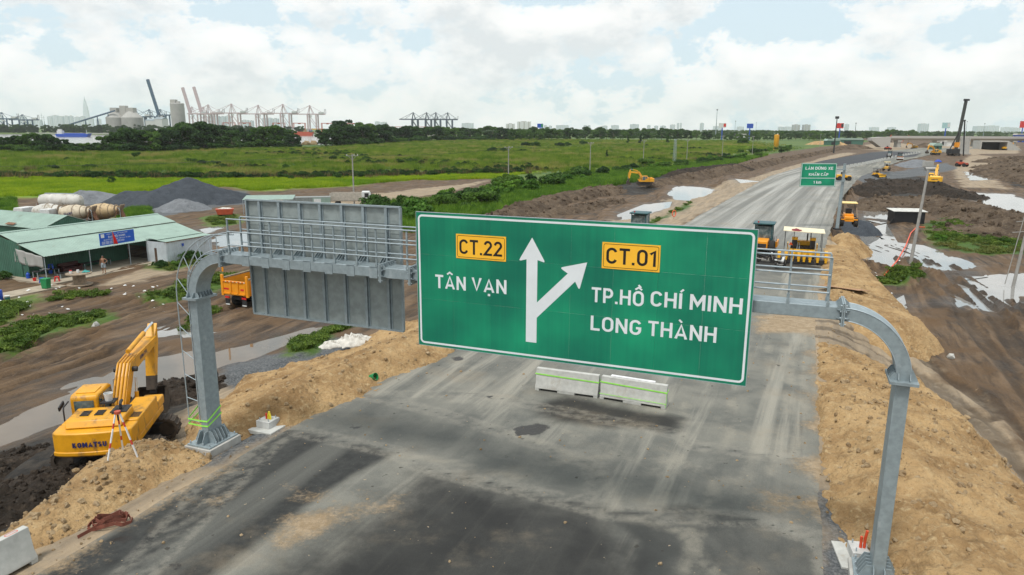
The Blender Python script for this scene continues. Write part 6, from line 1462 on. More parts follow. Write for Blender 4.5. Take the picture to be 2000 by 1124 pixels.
# ---- the man
def person(loc, rz):
    e = thing('person', 'shirtless person in grey shorts standing in front of the shed veranda', 'person', loc, rz)
    J = {}; E_ = []
    def j(n, p, r, par=None):
        J[n] = (len(J), p, r)
        if par: E_.append((J[par][0], J[n][0]))
    j('pel', (0, 0, 0.93), 0.135); j('waist', (0.0, 0, 1.08), 0.125, 'pel'); j('chest', (0.01, 0, 1.28), 0.15, 'waist'); j('neckb', (0.0, 0, 1.43), 0.08, 'chest'); j('neck', (0.01, 0, 1.50), 0.052, 'neckb'); j('chin', (0.03, 0, 1.56), 0.07, 'neck'); j('head', (0.02, 0, 1.63), 0.092, 'chin'); j('crown', (0.01, 0, 1.69), 0.075, 'head')
    j('nose', (0.115, 0, 1.61), 0.012, 'head')
    for s, nm in ((1, 'l'), (-1, 'r')):
        j('ear' + nm, (0.0, s * 0.095, 1.62), 0.014, 'head')
        j('sh' + nm, (0, s * 0.18, 1.40), 0.062, 'neckb')
        if s > 0: el, wr, pa = (-0.06, 0.36, 1.18), (0.08, 0.20, 1.02), (0.13, 0.15, 1.0)
        else: el, wr, pa = (-0.04, -0.25, 1.12), (0.06, -0.27, 0.87), (0.08, -0.27, 0.80)
        j('el' + nm, el, 0.043, 'sh' + nm); j('wr' + nm, wr, 0.028, 'el' + nm); j('pa' + nm, pa, 0.034, 'wr' + nm)
        d = (Vector(pa) - Vector(wr)).normalized(); side = Vector((0, 0, 1)) if s > 0 else Vector((1, 0, 0))
        for q in range(4):
            b = Vector(pa) + d * 0.03 + side * (q - 1.5) * 0.02; k1 = b + d * 0.035 - Vector((0.0, s * 0.008, 0)); k2 = k1 + d * (0.03 - 0.004 * abs(q - 1)) - Vector((0, s * 0.018, 0))
            j('f%s%d' % (nm, q), tuple(b), 0.010, 'pa' + nm); j('g%s%d' % (nm, q), tuple(k1), 0.009, 'f%s%d' % (nm, q)); j('h%s%d' % (nm, q), tuple(k2), 0.008, 'g%s%d' % (nm, q))
        tb = Vector(wr) + d * 0.03 + side * 0.045; j('t' + nm, tuple(tb), 0.011, 'pa' + nm); j('u' + nm, tuple(tb + d * 0.035 + side * 0.012), 0.010, 't' + nm)
        x_ = 0.06 if s > 0 else -0.08
        j('hip' + nm, (0, s * 0.095, 0.88), 0.105, 'pel'); j('kn' + nm, (0.03 + x_ * 0.5, s * 0.11, 0.48), 0.062, 'hip' + nm); j('ca' + nm, (x_, s * 0.115, 0.34), 0.058, 'kn' + nm); j('an' + nm, (x_ - 0.02, s * 0.12, 0.09), 0.038, 'ca' + nm); j('ba' + nm, (x_ + 0.08, s * 0.13, 0.035), 0.035, 'an' + nm); j('to' + nm, (x_ + 0.16, s * 0.14, 0.025), 0.025, 'ba' + nm)
    me = bpy.data.meshes.new('body'); me.from_pydata([v[1] for v in J.values()], E_, []); SKIN = M('brown_skin', (0.30, 0.155, 0.09), 0.55, 0, 0.08); me.materials.append(SKIN)
    o = obj('body', me, None, e); o.modifiers.new('skin', 'SKIN'); sv = me.skin_vertices[0].data
    for i_, v in enumerate(J.values()): sv[i_].radius = (v[2], v[2])
    sv[0].use_root = True
    sd_ = o.modifiers.new('smooth', 'SUBSURF'); sd_.levels = 1; sd_.render_levels = 1; me.shade_smooth()
    MB().lathe([(0.155, 1.02), (0.165, 0.95), (0.18, 0.86), (0.02, 0.80)], 16).build('waistband', M('grey_shorts', (0.28, 0.33, 0.36), 0.8), e, smooth=60)
    for s in (1, -1): MB().cyl((0.0, s * 0.095, 0.90), (0.02 + (0.02 if s > 0 else -0.03), s * 0.115, 0.56), 0.125, 0.115, 14).build('short_leg', _mc['grey_shorts'], e, smooth=60)
    MB().ball((0.0, 0, 1.67), (0.105, 0.10, 0.085), 12, 8).build('hair', M('black_hair', (0.012, 0.01, 0.01), 0.6), e, smooth=60)
    for s in (1, -1): MB().ball((0.098, s * 0.033, 1.635), (0.012, 0.014, 0.009), 8, 5).build('eye', M('eye_dark', (0.03, 0.02, 0.02), 0.3), e)
    MB().bx(0.098, 0.112, -0.025, 0.025, 1.555, 1.563).build('mouth', M('lip', (0.22, 0.08, 0.06), 0.5), e)
    for s, x_ in ((1, 0.06), (-1, -0.08)): MB().bx(x_ - 0.09, x_ + 0.19, s * 0.13 - 0.05, s * 0.13 + 0.05, -0.01, 0.015).build('sandal', DKM, e)
    return e
person(SP(4.56, -1.7, 0.05), R(-75))
# ---- second green shed behind
s2 = thing('green_shed', 'second green metal shed with a gable, behind the long shed', 'shed', SP(11.8, 18.0, 0), SH_A)
for i in range(18):
    y0, y1 = i * 1.05 + 0.003, i * 1.05 + 1.047
    sheet_rib((-0.3, y1, 2.25), (-0.3, y0, 2.25), (3.0, y0, 3.5), (3.0, y1, 3.5), ROOFG, s2); sheet_rib((6.3, y0, 2.25), (6.3, y1, 2.25), (3.0, y1, 3.505), (3.0, y0, 3.505), ROOFG, s2)
    wall_sheet((0, y1), (0, y0), 0, 2.3, WALLG, s2)
for i in range(6):
    x0 = i * 1.0; f = lambda x: 2.3 + min(x, 6 - x) * 0.37
    wall_sheet((x0 + 0.003, 0.05), (x0 + 0.997, 0.05), 0, f(x0), WALLG, s2, z1b=f(x0 + 1))
MB().box((-0.05, 6.0, 2.55), (0.5, 1.6, 0.02), Matrix.Rotation(R(-20), 3, 'Y')).build('rusty_patch', RUST, s2)
# ---- tank trailer and mixer trucks behind the sheds
tk = thing('tank_trailer', 'white cylindrical bulk cement tank trailer behind the sheds', 'tanker', Vector((-71.6, 113.0, -2.9)), R(-6))
MB().lathe([(0.5, -3.6), (0.95, -3.3), (1.15, -2.5), (1.2, 0), (1.15, 2.4), (0.95, 3.2), (0.4, 3.6)], 20, (0, 0, 2.35), 'x').build('tank', DWHP, tk, smooth=40)
MB().bx(-2.6, 2.6, -0.2, 0.2, 3.52, 3.58).build('top_walkway', GALV2, tk)
for x in (-2.9, 2.9): MB().tube([(x, -0.9, 0.6), (x - 0.3, -0.6, 3.3), (x - 0.3, 0.6, 3.3), (x, 0.9, 0.6)], 0.04, 6).build('end_rail', GALV2, tk)
for x in (-2.4, -1.2, 1.8):
    for y in (-0.9, 0.9): wheel(tk, (x, y, 0.5), 0.5, 0.4)
MB().bx(-3.2, 3.2, -0.5, 0.5, 0.85, 1.15).build('chassis', DKM, tk); MB().bar((-3.9, -0.9, 0), (-3.3, -0.7, 2.5), 0.15).build('support_leg', RUST, tk)
CREAM = M('cream_drum', (0.50, 0.43, 0.32), 0.65, 0, 0.15, 1.2, 0, 25, (0.27, 0.21, 0.15), 0.10, 1.0)
def mixer(label, loc, rz, drum, txt=None):
    e = thing('concrete_mixer_truck', label, 'mixer truck', loc, rz)
    d = MB().lathe([(0.35, -2.3), (0.95, -1.9), (1.15, -0.9), (1.15, 0.2), (0.8, 1.4), (0.52, 2.0), (0.5, 2.3)], 20, (0, 0, 0), 'x').build('drum', drum, e, smooth=40); d.location = (0, 0, 2.25); d.rotation_euler = (0, R(-7), 0)
    for x in (0.25, 1.2, 2.0): MB().lathe([(1.13 - 0.2 * x if x > 0.3 else 1.16, x - 0.04), (1.17 - 0.19 * x if x > 0.3 else 1.2, x), (1.13 - 0.2 * x if x > 0.3 else 1.16, x + 0.04)], 20, (0, 0, 0), 'x').build('drum_band', TIM, d, smooth=40)
    if txt:
        o = text('lettering', txt, -0.9, 0, 1.3, 0.34, NAVY, d, -1.19, 0.05); o.location.z = -0.1
    MB().prism([(2.2, 2.5), (2.9, 3.3), (2.95, 3.2), (2.5, 2.3)], 'y', -0.5, 0.5).build('hopper', TIM, e); MB().prism([(2.4, 2.3), (3.0, 1.3), (3.15, 1.35), (2.7, 2.5)], 'y', -0.25, 0.25).build('chute', RUST, e)
    MB().bar((1.9, -0.8, 0.9), (2.5, -0.5, 3.0), 0.1).bar((1.9, 0.8, 0.9), (2.5, 0.5, 3.0), 0.1).build('rear_frame', RUST, e)
    MB().tube([(2.9, -0.75, 0.9), (2.9, -0.75, 2.6), (2.6, -0.75, 2.9)], 0.035, 6).build('ladder_rail', GALV2, e)
    MB().bx(-4.6, 2.6, -0.45, 0.45, 0.75, 1.05).build('chassis', DKM, e)
    MB().prism([(-4.7, 0.6), (-4.7, 2.1), (-4.4, 2.8), (-3.1, 2.8), (-3.1, 0.6)], 'y', -1.15, 1.15).build('cab', WHP, e, bev=0.06)
    for x in (-3.9, 0.6, 1.8):
        for y in (-1.0, 1.0): wheel(e, (x, y, 0.5), 0.5, 0.4)
    return e
mixer('concrete mixer truck with pale drum lettering behind the long shed', Vector((-60.3, 98.0, -2.9)), R(-6), CREAM, 'GIANT')
mixer('concrete mixer truck with tan drum nearer the grass tuft', Vector((-57.6, 100.0, -2.9)), R(-4), M('tan_drum', (0.46, 0.34, 0.19), 0.65, 0, 0.18, 1, 0, 25, (0.22, 0.15, 0.09), 0.10, 1))
mixer('concrete mixer truck with plain white drum behind the roof ridge', Vector((-65.0, 99.5, -2.9)), R(-8), DWHP)
# ---- canopy, container and lorry beyond the grey sign
q = T(600, 408)
ct = thing('site_container', 'grey and green site container behind the top of the grey sign', 'container', q, R(14))
for i in range(8): wall_sheet((-4 + i, 0), (-4 + i + 0.997, 0), 0, 1.9, M('grey_container', (0.22, 0.24, 0.23), 0.6) if i < 5 else ROOFG, ct)
wall_sheet((4, 0), (4, 2.4), 0, 1.9, ROOFG, ct); MB().bx(-4.05, 4.05, 0.05, 2.45, 1.91, 1.97).build('roof', M('grey_container', (0.22, 0.24, 0.23)), ct); MB().bx(1.2, 2.4, -0.06, -0.035, 0.9, 1.7).build('notice_board', WHP, ct)
q = T(528, 415)
cn = thing('canopy', 'pale green sheet canopy on thin posts at the edge of the grey sign', 'canopy', q, R(10))
for i in range(8): sheet_rib((-4 + i, -2.0, 2.3), (-4 + i + 0.995, -2.0, 2.3), (-4 + i + 0.995, 2.0, 2.7), (-4 + i, 2.0, 2.7), ROOFG, cn)
for x in (-3.9, 0, 3.9):
    for y in (-1.9, 1.9): MB().cyl((x, y, -0.2), (x, y, 2.45 + y * 0.1), 0.05, n=6).build('canopy_post', GALV2, cn)
q = T(695, 402)
lr = thing('white_lorry', 'white lorry with open bed behind the grey sign and utility pole', 'lorry', q, R(8))
MB().prism([(1.2, 0.6), (1.2, 2.6), (2.5, 2.6), (2.9, 1.8), (2.95, 0.6)], 'y', -1.1, 1.1).build('cab', WHP, lr, bev=0.05); MB().bx(1.7, 2.45, -1.12, -1.103, 1.6, 2.35).build('side_window', DKM, lr)
for y in (-1.15, 1.1): MB().bx(-4.5, 1.1, y, y + 0.05, 1.0, 2.4).build('bed_side', M('tan_bed', (0.42, 0.38, 0.32), 0.7), lr)
MB().bx(-4.5, 1.1, -1.1, 1.1, 0.9, 1.0).build('bed_floor', TIM, lr); MB().bx(-4.55, -4.5, -1.15, 1.15, 1.0, 2.4).build('bed_end', TIM, lr)
for x in (-3.2, 2.2):
    for y in (-0.95, 0.95): wheel(lr, (x, y, 0.48), 0.48, 0.35)
MB().bar((2.95, -1.15, 2.2), (3.15, -1.35, 1.7), 0.08, 0.25).build('mirror', DKM, lr)
q = T(440, 422)
e = thing('red_skip', 'dark red metal skip in the grass near the pale green canopy', 'skip', q, R(20)); MB().box((0, 0, 0.7), (2.2, 1.4, 0.9), None, (1.25, 1.1)).build('skip_body', REDP, e, bev=0.03); crumple('cover_cloth', CLOTH, e, 1.1, 0.7, 0.25, 6, 16).location = (0, 0, 1.15)
# ================================================================== vegetation
def leaf_mat(name, lo, hi, tip=None, sc=0.35):
    t = NT(name); p = t.pos(); r = t.n('ShaderNodeObjectInfo').outputs['Random']
    f = t.math('ADD', t.math('MULTIPLY', t.noise(p, sc, 4, 0.6), 0.75), t.math('MULTIPLY', r, 0.3))
    c = t.mix(t.step(f, 0.32, 0.82), lo, hi)
    if tip: c = t.mix(t.step(t.noise(p, 0.03, 5, 0.65), 0.5, 0.64), c, tip)
    t.set(c, 0.65, 0.0, None, 0.25)
    tr = t.n('ShaderNodeBsdfTranslucent'); t.l(c, tr.inputs[0]); mx = t.n('ShaderNodeMixShader'); mx.inputs[0].default_value = 0.28
    t.l(t.b.outputs[0], mx.inputs[1]); t.l(tr.outputs[0], mx.inputs[2]); t.l(mx.outputs[0], t.out.inputs[0]); return t.m
LEAF1 = leaf_mat('dark_leaf', (0.010, 0.036, 0.006), (0.055, 0.125, 0.018))
LEAF2 = leaf_mat('mid_leaf', (0.022, 0.068, 0.008), (0.10, 0.19, 0.024))
LEAF3 = leaf_mat('fresh_leaf', (0.035, 0.110, 0.010), (0.15, 0.29, 0.028), None, 0.8)
BARK = M('bark', (0.10, 0.08, 0.06), 0.9, 0, 0.25, 3, 0.3, 15)
def leaves(name, C, Rr, n, size, mat, seed, droop=-0.35):
    g = np.random.default_rng(seed); C = np.array(C, float); Rr = np.array(Rr, float)
    if Rr.ndim == 1: Rr = np.stack([Rr, Rr, Rr * 0.8], 1)
    w = Rr[:, 0] ** 2; k = g.choice(len(C), n, p=w / w.sum())
    d = g.normal(size=(n, 3)); d /= np.linalg.norm(d, axis=1)[:, None]; d[:, 2] = np.where(d[:, 2] < droop, -d[:, 2], d[:, 2])
    pos = C[k] + d * Rr[k] * (0.62 + 0.45 * g.random((n, 1)) ** 0.7)
    nr = d + g.normal(0, 0.65, (n, 3)); nr /= np.linalg.norm(nr, axis=1)[:, None]
    a = np.cross(nr, g.normal(size=(n, 3))); a /= np.linalg.norm(a, axis=1)[:, None] + 1e-9; b = np.cross(nr, a)
    s = size * (0.5 + g.random((n, 1))); a = a * s; b = b * s * 0.6
    V_ = np.stack([pos - a, pos + b * 0.9 + a * 0.1, pos + a, pos - b + a * 0.1], 1).reshape(-1, 3)
    me = npmesh(name, V_, np.arange(4 * n).reshape(-1, 4)); me.materials.append(mat); return me
def trunk_mesh(H, r, limbs, seed, lean=0.0):
    g = random.Random(seed); m = MB(); pts = [(0, 0, -0.4)]
    for i in range(1, 6): pts.append((lean * i / 5 * H + g.uniform(-.03, .03) * H, g.uniform(-.03, .03) * H, H * i / 5))
    m.tube(pts, [r * (1.25 - 0.2 * i) for i in range(6)], 7)
    for (x, y, z) in limbs:
        b = Vector(pts[2 + g.randrange(3)]); e = Vector((x, y, z)); m.tube([b, b * 0.5 + e * 0.5 + Vector((0, 0, -0.05 * H)), e], [r * 0.5, r * 0.35, r * 0.15], 5)
    return m
def tree_proto(name, H, W_, nb, nl, ls, mat, seed, shape='round'):
    g = random.Random(seed); C, Rr = [], []
    for i in range(nb):
        a = g.uniform(0, 6.28)
        if shape == 'cone': z = H * (0.18 + 0.78 * (i + 0.5) / nb); q = W_ * 0.5 * (1.05 - 0.85 * (i + 0.5) / nb) * g.uniform(0.2, 0.8); r = W_ * 0.28 * (1.15 - 0.7 * i / nb)
        elif shape == 'bush': z = H * g.uniform(0.2, 0.72); q = W_ * 0.42 * math.sqrt(g.random()) * (1.1 - 0.5 * z / H); r = H * g.uniform(0.16, 0.30)
        else: z = H * (0.17 + 0.72 * g.random()); q = W_ * 0.40 * math.sqrt(g.random()) * (1.15 - 0.65 * abs(z / H - 0.45)); r = H * g.uniform(0.10, 0.19)
        C.append((q * math.cos(a), q * math.sin(a), z)); Rr.append(r)
    lm = C[:6] if shape != 'bush' else C[:3]
    tm = trunk_mesh(H * (0.6 if shape != 'cone' else 0.9), H * 0.022, lm, seed).mesh('trunk'); tm.materials.append(BARK)
    return tm, leaves('crown', C, Rr, nl, ls, mat, seed), H
def palm_proto(H, seed):
    g = random.Random(seed); m = MB(); top = Vector((0.05 * H, 0, H * 0.6)); m.tube([(0, 0, -0.3), (0.02 * H, 0, H * 0.3), top], [0.16, 0.13, 0.12], 7); tm = m.mesh('trunk'); tm.materials.append(BARK)
    V_, Q = [], []
    for k in range(22):
        a = 2 * math.pi * k / 22 + g.uniform(-.1, .1); L = H * g.uniform(0.36, 0.46); up = g.uniform(0.15, 1.1)
        pts = [top + Vector((math.cos(a), math.sin(a), 0)) * L * t_ * (0.9 if up < .8 else .7) + Vector((0, 0, L * (up * t_ - (0.5 + up * 0.45) * t_ * t_))) for t_ in np.linspace(0, 1, 9)]
        sd_ = Vector((-math.sin(a), math.cos(a), 0))
        for i in range(8):
            for s in (-1, 1):
                for f in (0.0, 0.5):
                    p = pts[i] * (1 - f) + pts[i + 1] * f; w = 0.14 * L * math.sin(math.pi * (0.12 + 0.8 * i / 8)); o = len(V_); d = (pts[i + 1] - pts[i]) * 0.45
                    V_ += [p, p + d, p + d * 1.6 + sd_ * s * w - Vector((0, 0, w * 0.5)), p + d * 0.9 + sd_ * s * w - Vector((0, 0, w * 0.55))]; Q.append((o, o + 1, o + 2, o + 3))
    me = npmesh('crown', np.array([tuple(v) for v in V_]), np.array(Q)); me.materials.append(LEAF2); return tm, me, H
PR = {'a': tree_proto('tree', 12, 12, 20, 3400, 0.42, LEAF1, 1), 'b': tree_proto('tree', 12, 10, 16, 3000, 0.40, LEAF1, 2), 'c': tree_proto('tree', 11, 13, 22, 3600, 0.42, LEAF2, 3), 'd': tree_proto('tree', 13, 8, 16, 2600, 0.38, LEAF2, 4),
      'k': tree_proto('tree', 9, 3.4, 14, 1900, 0.26, LEAF1, 5, 'cone'), 's': tree_proto('shrub', 3, 4.2, 14, 1900, 0.17, LEAF2, 6, 'bush'), 'u': tree_proto('shrub', 3, 3.6, 12, 1700, 0.17, LEAF3, 7, 'bush'), 'v': tree_proto('shrub', 3, 5, 16, 2000, 0.16, LEAF1, 8, 'bush'), 'p': palm_proto(9, 9)}
rt = random.Random(11)
def plant(kind, x, y, z, H, name, label, cat, group, wide=1.0):
    tm, cm, ph = PR[kind]; e = thing(name, label, cat, (x, y, z - 0.15), rt.uniform(0, 6.28), group); s = H / ph; e.scale = (s * wide, s * wide, s)
    st_ = 'trunk' if name.endswith('tree') else 'stem'
    a = bpy.data.objects.new(st_, tm); b = bpy.data.objects.new('crown' if st_ == 'trunk' else 'foliage', cm)
    for q_ in (a, b): COL.objects.link(q_); q_.parent = e
    return e
def tree_px(kind, u, vb, vt, name, label, group, cat='tree', wide=1.0):
    p = T(u, vb); H = max(zat(vt, p.y, u) - p.z, 1.0); return plant(kind, p.x, p.y, p.z, H, name, label, cat, group, wide)
def row(us, tops, base, kinds, label, group, jit=5, wide=1.0):
    for u in us:
        vt = np.interp(u, [a for a, b in tops], [b for a, b in tops]); vb = np.interp(u, [a for a, b in base], [b for a, b in base])
        tree_px(rt.choice(kinds), u + rt.uniform(-jit, jit), vb - rt.uniform(0, 3), vt + rt.uniform(-4, 5), 'broadleaf_tree', label, group, 'tree', wide)
TOPA = [(-40, 262), (20, 266), (80, 258), (105, 270), (150, 281), (195, 280), (210, 268), (245, 250), (290, 256), (345, 244), (375, 236), (410, 240), (430, 250), (480, 252), (510, 247), (560, 252), (585, 272)]
BASA = [(-40, 300), (250, 299), (400, 294), (590, 290)]
row(np.linspace(-40, 575, 40), TOPA, BASA, 'aabc', 'dark broadleaf tree in the riverside wood beyond the bright field', 'trees in the riverside wood', 6, 1.1)
row([v for v in np.linspace(-30, 560, 22) if not 110 < v < 205], [(a, b - 2) for a, b in TOPA], [(a, b - 5) for a, b in BASA], 'abd', 'dark broadleaf tree in the riverside wood beyond the bright field', 'trees in the riverside wood', 8, 1.1)
def bushes(us, base, h0, h1, label, group):
    for u in us:
        p = T(u + rt.uniform(-4, 4), np.interp(u, [a for a, b in base], [b for a, b in base]) + rt.uniform(-3, 1)); plant(rt.choice('vvs'), p.x, p.y, p.z, rt.uniform(h0, h1), 'shrub', label, 'shrub', group, rt.uniform(1.2, 1.7))
bushes(np.linspace(-40, 585, 75), BASA, 3.5, 6.5, 'dark bush along the foot of the riverside wood', 'bushes under the riverside wood')
TOPB = [(636, 256), (650, 243), (675, 234), (720, 244), (770, 246), (820, 248), (900, 250), (1000, 250)]
BASB = [(636, 287), (720, 284), (800, 278), (900, 276), (1000, 275)]
row(np.linspace(638, 1000, 40), TOPB, BASB, 'abca', 'dense dark tree in the wood right of the river gap', 'trees right of the river gap', 5, 1.2)
bushes(np.linspace(640, 1000, 50), BASB, 4, 7.5, 'dark bush along the foot of the wood right of the river gap', 'bushes right of the river gap')
row(np.linspace(1005, 1480, 56), [(1000, 252), (1060, 248), (1130, 250), (1180, 250), (1230, 255), (1310, 253), (1400, 258), (1480, 262)], [(1000, 277), (1200, 275), (1350, 275), (1480, 278)], 'abcdd', 'mixed green tree in the belt behind the middle of the field', 'trees in the belt behind the field', 6, 1.1)
row(np.linspace(1480, 1860, 44), [(1480, 260), (1560, 258), (1650, 257), (1740, 256), (1860, 262)], [(1480, 277), (1620, 275), (1740, 274), (1860, 272)], 'bccd', 'pale green tree beyond the far end of the road', 'trees beyond the road end', 5, 1.1)
for u, vb, vt, k, lb in ((1227, 282, 264, 'k', 'slim dark conical tree standing first in the open field'), (1251, 283, 262, 'k', 'slim dark conical tree standing tallest of three in the field'), (1304, 282, 261, 'k', 'slim dark conical tree standing nearest the lattice pole'), (1185, 311, 292, 'k', 'lone dark conical bush in the middle of the field'), (218, 361, 340, 'd', 'spindly young tree at the edge of the bright field'), (192, 349, 338, 's', 'small round bush just left of the spindly young tree'), (266, 309, 295, 's', 'round dark bush alone in the reeds below the silos'), (375, 322, 306, 's', 'round dark bush alone in the reeds below the tall wood'), (130, 316, 305, 'v', 'low dark bush in the reeds at the far left')):
    tree_px(k, u, vb, vt, 'field_tree', lb, None, 'tree', 1.0)
for u, vb, vt in ((1028, 287, 276), (1046, 288, 275), (1092, 288, 277), (1110, 287, 276), (1140, 284, 273), (960, 299, 285), (985, 299, 287), (1450, 283, 268), (1720, 272, 262)):
    tree_px('v', u, vb, vt, 'shrub', 'dark green rounded shrub in the open field', 'dark shrubs in the open field', 'shrub', 1.3)
STRIP = [(705, 408, 5), (740, 418, 14), (790, 432, 22), (850, 422, 26), (910, 412, 26), (960, 398, 24), (1010, 382, 22), (1060, 372, 20), (1110, 362, 18), (1170, 352, 16), (1230, 344, 14), (1290, 336, 14), (1350, 326, 12), (1410, 318, 12), (1470, 308, 10), (1540, 296, 8)]
for i in range(120):
    f = rt.random() ** 0.8 * (len(STRIP) - 1); a = STRIP[int(f)]; b = STRIP[min(int(f) + 1, len(STRIP) - 1)]; k = f - int(f)
    u = a[0] + (b[0] - a[0]) * k; v = a[1] + (b[1] - a[1]) * k; s = a[2] + (b[2] - a[2]) * k
    p = T(u + rt.uniform(-14, 14), v - rt.uniform(-0.1, 1.0) * s); plant(rt.choice('ssuuv'), p.x, p.y, p.z, rt.uniform(1.8, 4.0), 'shrub', 'leafy green shrub in the bushy strip along the spoil bank', 'shrub', 'shrubs along the spoil bank', rt.uniform(0.9, 1.4))
for u, v in ((1405, 320), (1425, 316), (1445, 312)):
    p = T(u, v); plant('p', p.x, p.y, p.z, 4.5, 'palm_tree', 'short palm with arching fronds by the dark spoil bank', 'tree', 'palms by the spoil bank')
for u, v, h, k, lb in ((312, 523, 1.0, 'v', 'low shrub at the corner of the white cabin'), (372, 512, 1.5, 'v', 'larger shrub against the long side of the white cabin'), (344, 520, 0.8, 's', 'small shrub between two others along the white cabin'), (12, 545, 1.0, 'v', 'low shrub at the left end of the long shed'), (1835, 470, 1.1, 'u', 'bushy green shrub in the wet ground beyond the tilted pole'), (1895, 468, 1.0, 's', 'green shrub in the wet ground below the brown spoil'), (1960, 475, 0.9, 's', 'green shrub in the wet ground nearest the edge pole'), (1680, 280, 5.0, 'v', 'low dark bush beside the far sand heap'), (1538, 297, 3.5, 's', 'green bush beside the yellow silo')):
    p = T(u, v); plant(k, p.x, p.y, p.z, h, 'shrub', lb, 'shrub', None, 1.2)
# ---- reeds, rice and weeds: nobody could count them
def tuft(name, n, rad, h, w, mat, seed, lean=0.35):
    g = np.random.default_rng(seed); a = g.random(n) * 6.28; r = rad * np.sqrt(g.random(n)); b = np.stack([r * np.cos(a), r * np.sin(a), np.zeros(n)], 1)
    d = g.normal(0, lean, (n, 2)); hh = h * (0.55 + 0.6 * g.random(n)); top = b + np.stack([d[:, 0] * hh, d[:, 1] * hh, hh], 1)
    s = np.stack([np.cos(a * 3), np.sin(a * 3), np.zeros(n)], 1) * w; mid = b * 0.5 + top * 0.5; mid[:, 2] += 0.08 * hh
    V_ = np.stack([b - s, b + s, mid + s * 0.8, mid - s * 0.8, top], 1).reshape(-1, 3); o = np.arange(n) * 5
    F = np.concatenate([np.stack([o, o + 1, o + 2], 1), np.stack([o, o + 2, o + 3], 1), np.stack([o + 3, o + 2, o + 4], 1)])
    me = npmesh(name, V_, F); me.materials.append(mat); return me
def scatter(name, P, S, inst_me):
    """one stuff object: a cloud of points that carries a copy of the tuft on every point"""
    n = len(P); me = bpy.data.meshes.new(name); me.vertices.add(n); me.vertices.foreach_set('co', P.astype(np.float32).ravel()); attr(me, 'siz', S); attr(me, 'rot', rng.random(n) * 6.28); me.update()
    src = bpy.data.objects.new(name + '_tuft', inst_me)
    o = bpy.data.objects.new(name, me); COL.objects.link(o)
    ng = bpy.data.node_groups.new(name + '_spread', 'GeometryNodeTree'); ng.interface.new_socket('Geometry', in_out='INPUT', socket_type='NodeSocketGeometry'); ng.interface.new_socket('Geometry', in_out='OUTPUT', socket_type='NodeSocketGeometry')
    gi = ng.nodes.new('NodeGroupInput'); go = ng.nodes.new('NodeGroupOutput'); ip = ng.nodes.new('GeometryNodeInstanceOnPoints'); oi = ng.nodes.new('GeometryNodeObjectInfo'); oi.inputs[0].default_value = src
    def na(nm):
        k = ng.nodes.new('GeometryNodeInputNamedAttribute'); k.data_type = 'FLOAT'; k.inputs[0].default_value = nm; return k.outputs[0]
    cx = ng.nodes.new('ShaderNodeCombineXYZ'); ng.links.new(na('rot'), cx.inputs[2]); ng.links.new(gi.outputs[0], ip.inputs['Points']); ng.links.new(oi.outputs['Geometry'], ip.inputs['Instance']); ng.links.new(cx.outputs[0], ip.inputs['Rotation']); ng.links.new(na('siz'), ip.inputs['Scale']); ng.links.new(ip.outputs[0], go.inputs[0])
    md = o.modifiers.new('spread', 'NODES'); md.node_group = ng; return stuff(o)
def inpoly(poly, n, dens=None):
    xs = [p[0] for p in poly]; ys = [p[1] for p in poly]; out = []
    while sum(len(a) for a in out) < n:
        m = n * 4; y = np.exp(rng.uniform(math.log(max(min(ys), 5)), math.log(max(ys)), m)) if dens else rng.uniform(min(ys), max(ys), m); x = rng.uniform(min(xs), max(xs), m)
        if dens: kp = rng.random(m) < np.clip(1.0, 0, 1); x, y = x[kp], y[kp]
        k = sdf(x, y, poly) < 0; out.append(np.stack([x[k], y[k]], 1))
    return np.concatenate(out)[:n]
def on_ground(P2): return np.stack([P2[:, 0], P2[:, 1], terrain(P2[:, 0].copy(), P2[:, 1].copy()) - 0.03], 1)
REED = leaf_mat('reed_leaf', (0.085, 0.165, 0.010), (0.25, 0.33, 0.034), (0.32, 0.28, 0.085), 0.06)
RICE = leaf_mat('rice_leaf', (0.20, 0.32, 0.010), (0.37, 0.46, 0.018), (0.15, 0.28, 0.012), 0.10)
WEED = leaf_mat('weed_leaf', (0.050, 0.100, 0.012), (0.16, 0.235, 0.034), (0.18, 0.17, 0.05), 1.0)
tR = tuft('reeds', 70, 1.5, 1.9, 0.05, REED, 1, 0.22); tG = tuft('grass', 60, 0.9, 0.75, 0.035, RICE, 2); tW = tuft('weeds', 40, 0.36, 0.30, 0.018, WEED, 3, 0.6)
def keep_grass(P, lim=0.0):
    s = sdf(P[:, 0], P[:, 1], gp_); return P[s < lim]
reedp = TP([(-420, 352), (0, 348), (500, 352), (840, 344), (1000, 340), (1180, 352), (1300, 336), (1430, 318), (1500, 300), (1570, 290), (1480, 276), (1200, 274), (1000, 271), (800, 275), (640, 283), (590, 288), (400, 291), (0, 297), (-420, 300)])
P = inpoly(reedp, 26000, True); scatter('reeds', on_ground(P), (0.45 + 0.55 * rng.random(len(P))) * (0.75 + 1.0 * np.clip(fbm(P[:, 0] * 0.02, P[:, 1] * 0.04, 4, 91) + 0.3, 0, 1)) * np.clip((sdf(P[:, 0], P[:, 1], reedp) * -1) / 30, 0.35, 1), tR)
ricep = TP([(-420, 396), (0, 386), (235, 379), (440, 364), (500, 373), (640, 366), (800, 353), (960, 349), (1040, 338), (840, 344), (500, 352), (0, 348), (-420, 352)])
P = inpoly(ricep, 16000); scatter('rice_grass', on_ground(P), rng.uniform(0.5, 1.2, len(P)), tG)
gm = [TP(pl) for pl in ([(700, 420), (800, 455), (965, 420), (1180, 368), (1300, 343), (1430, 322), (1500, 303), (1430, 312), (1290, 330), (1100, 352), (960, 385), (860, 395), (730, 405)], [(0, 430), (0, 392), (30, 390), (30, 415)], [(215, 418), (290, 405), (297, 425), (240, 432)])]
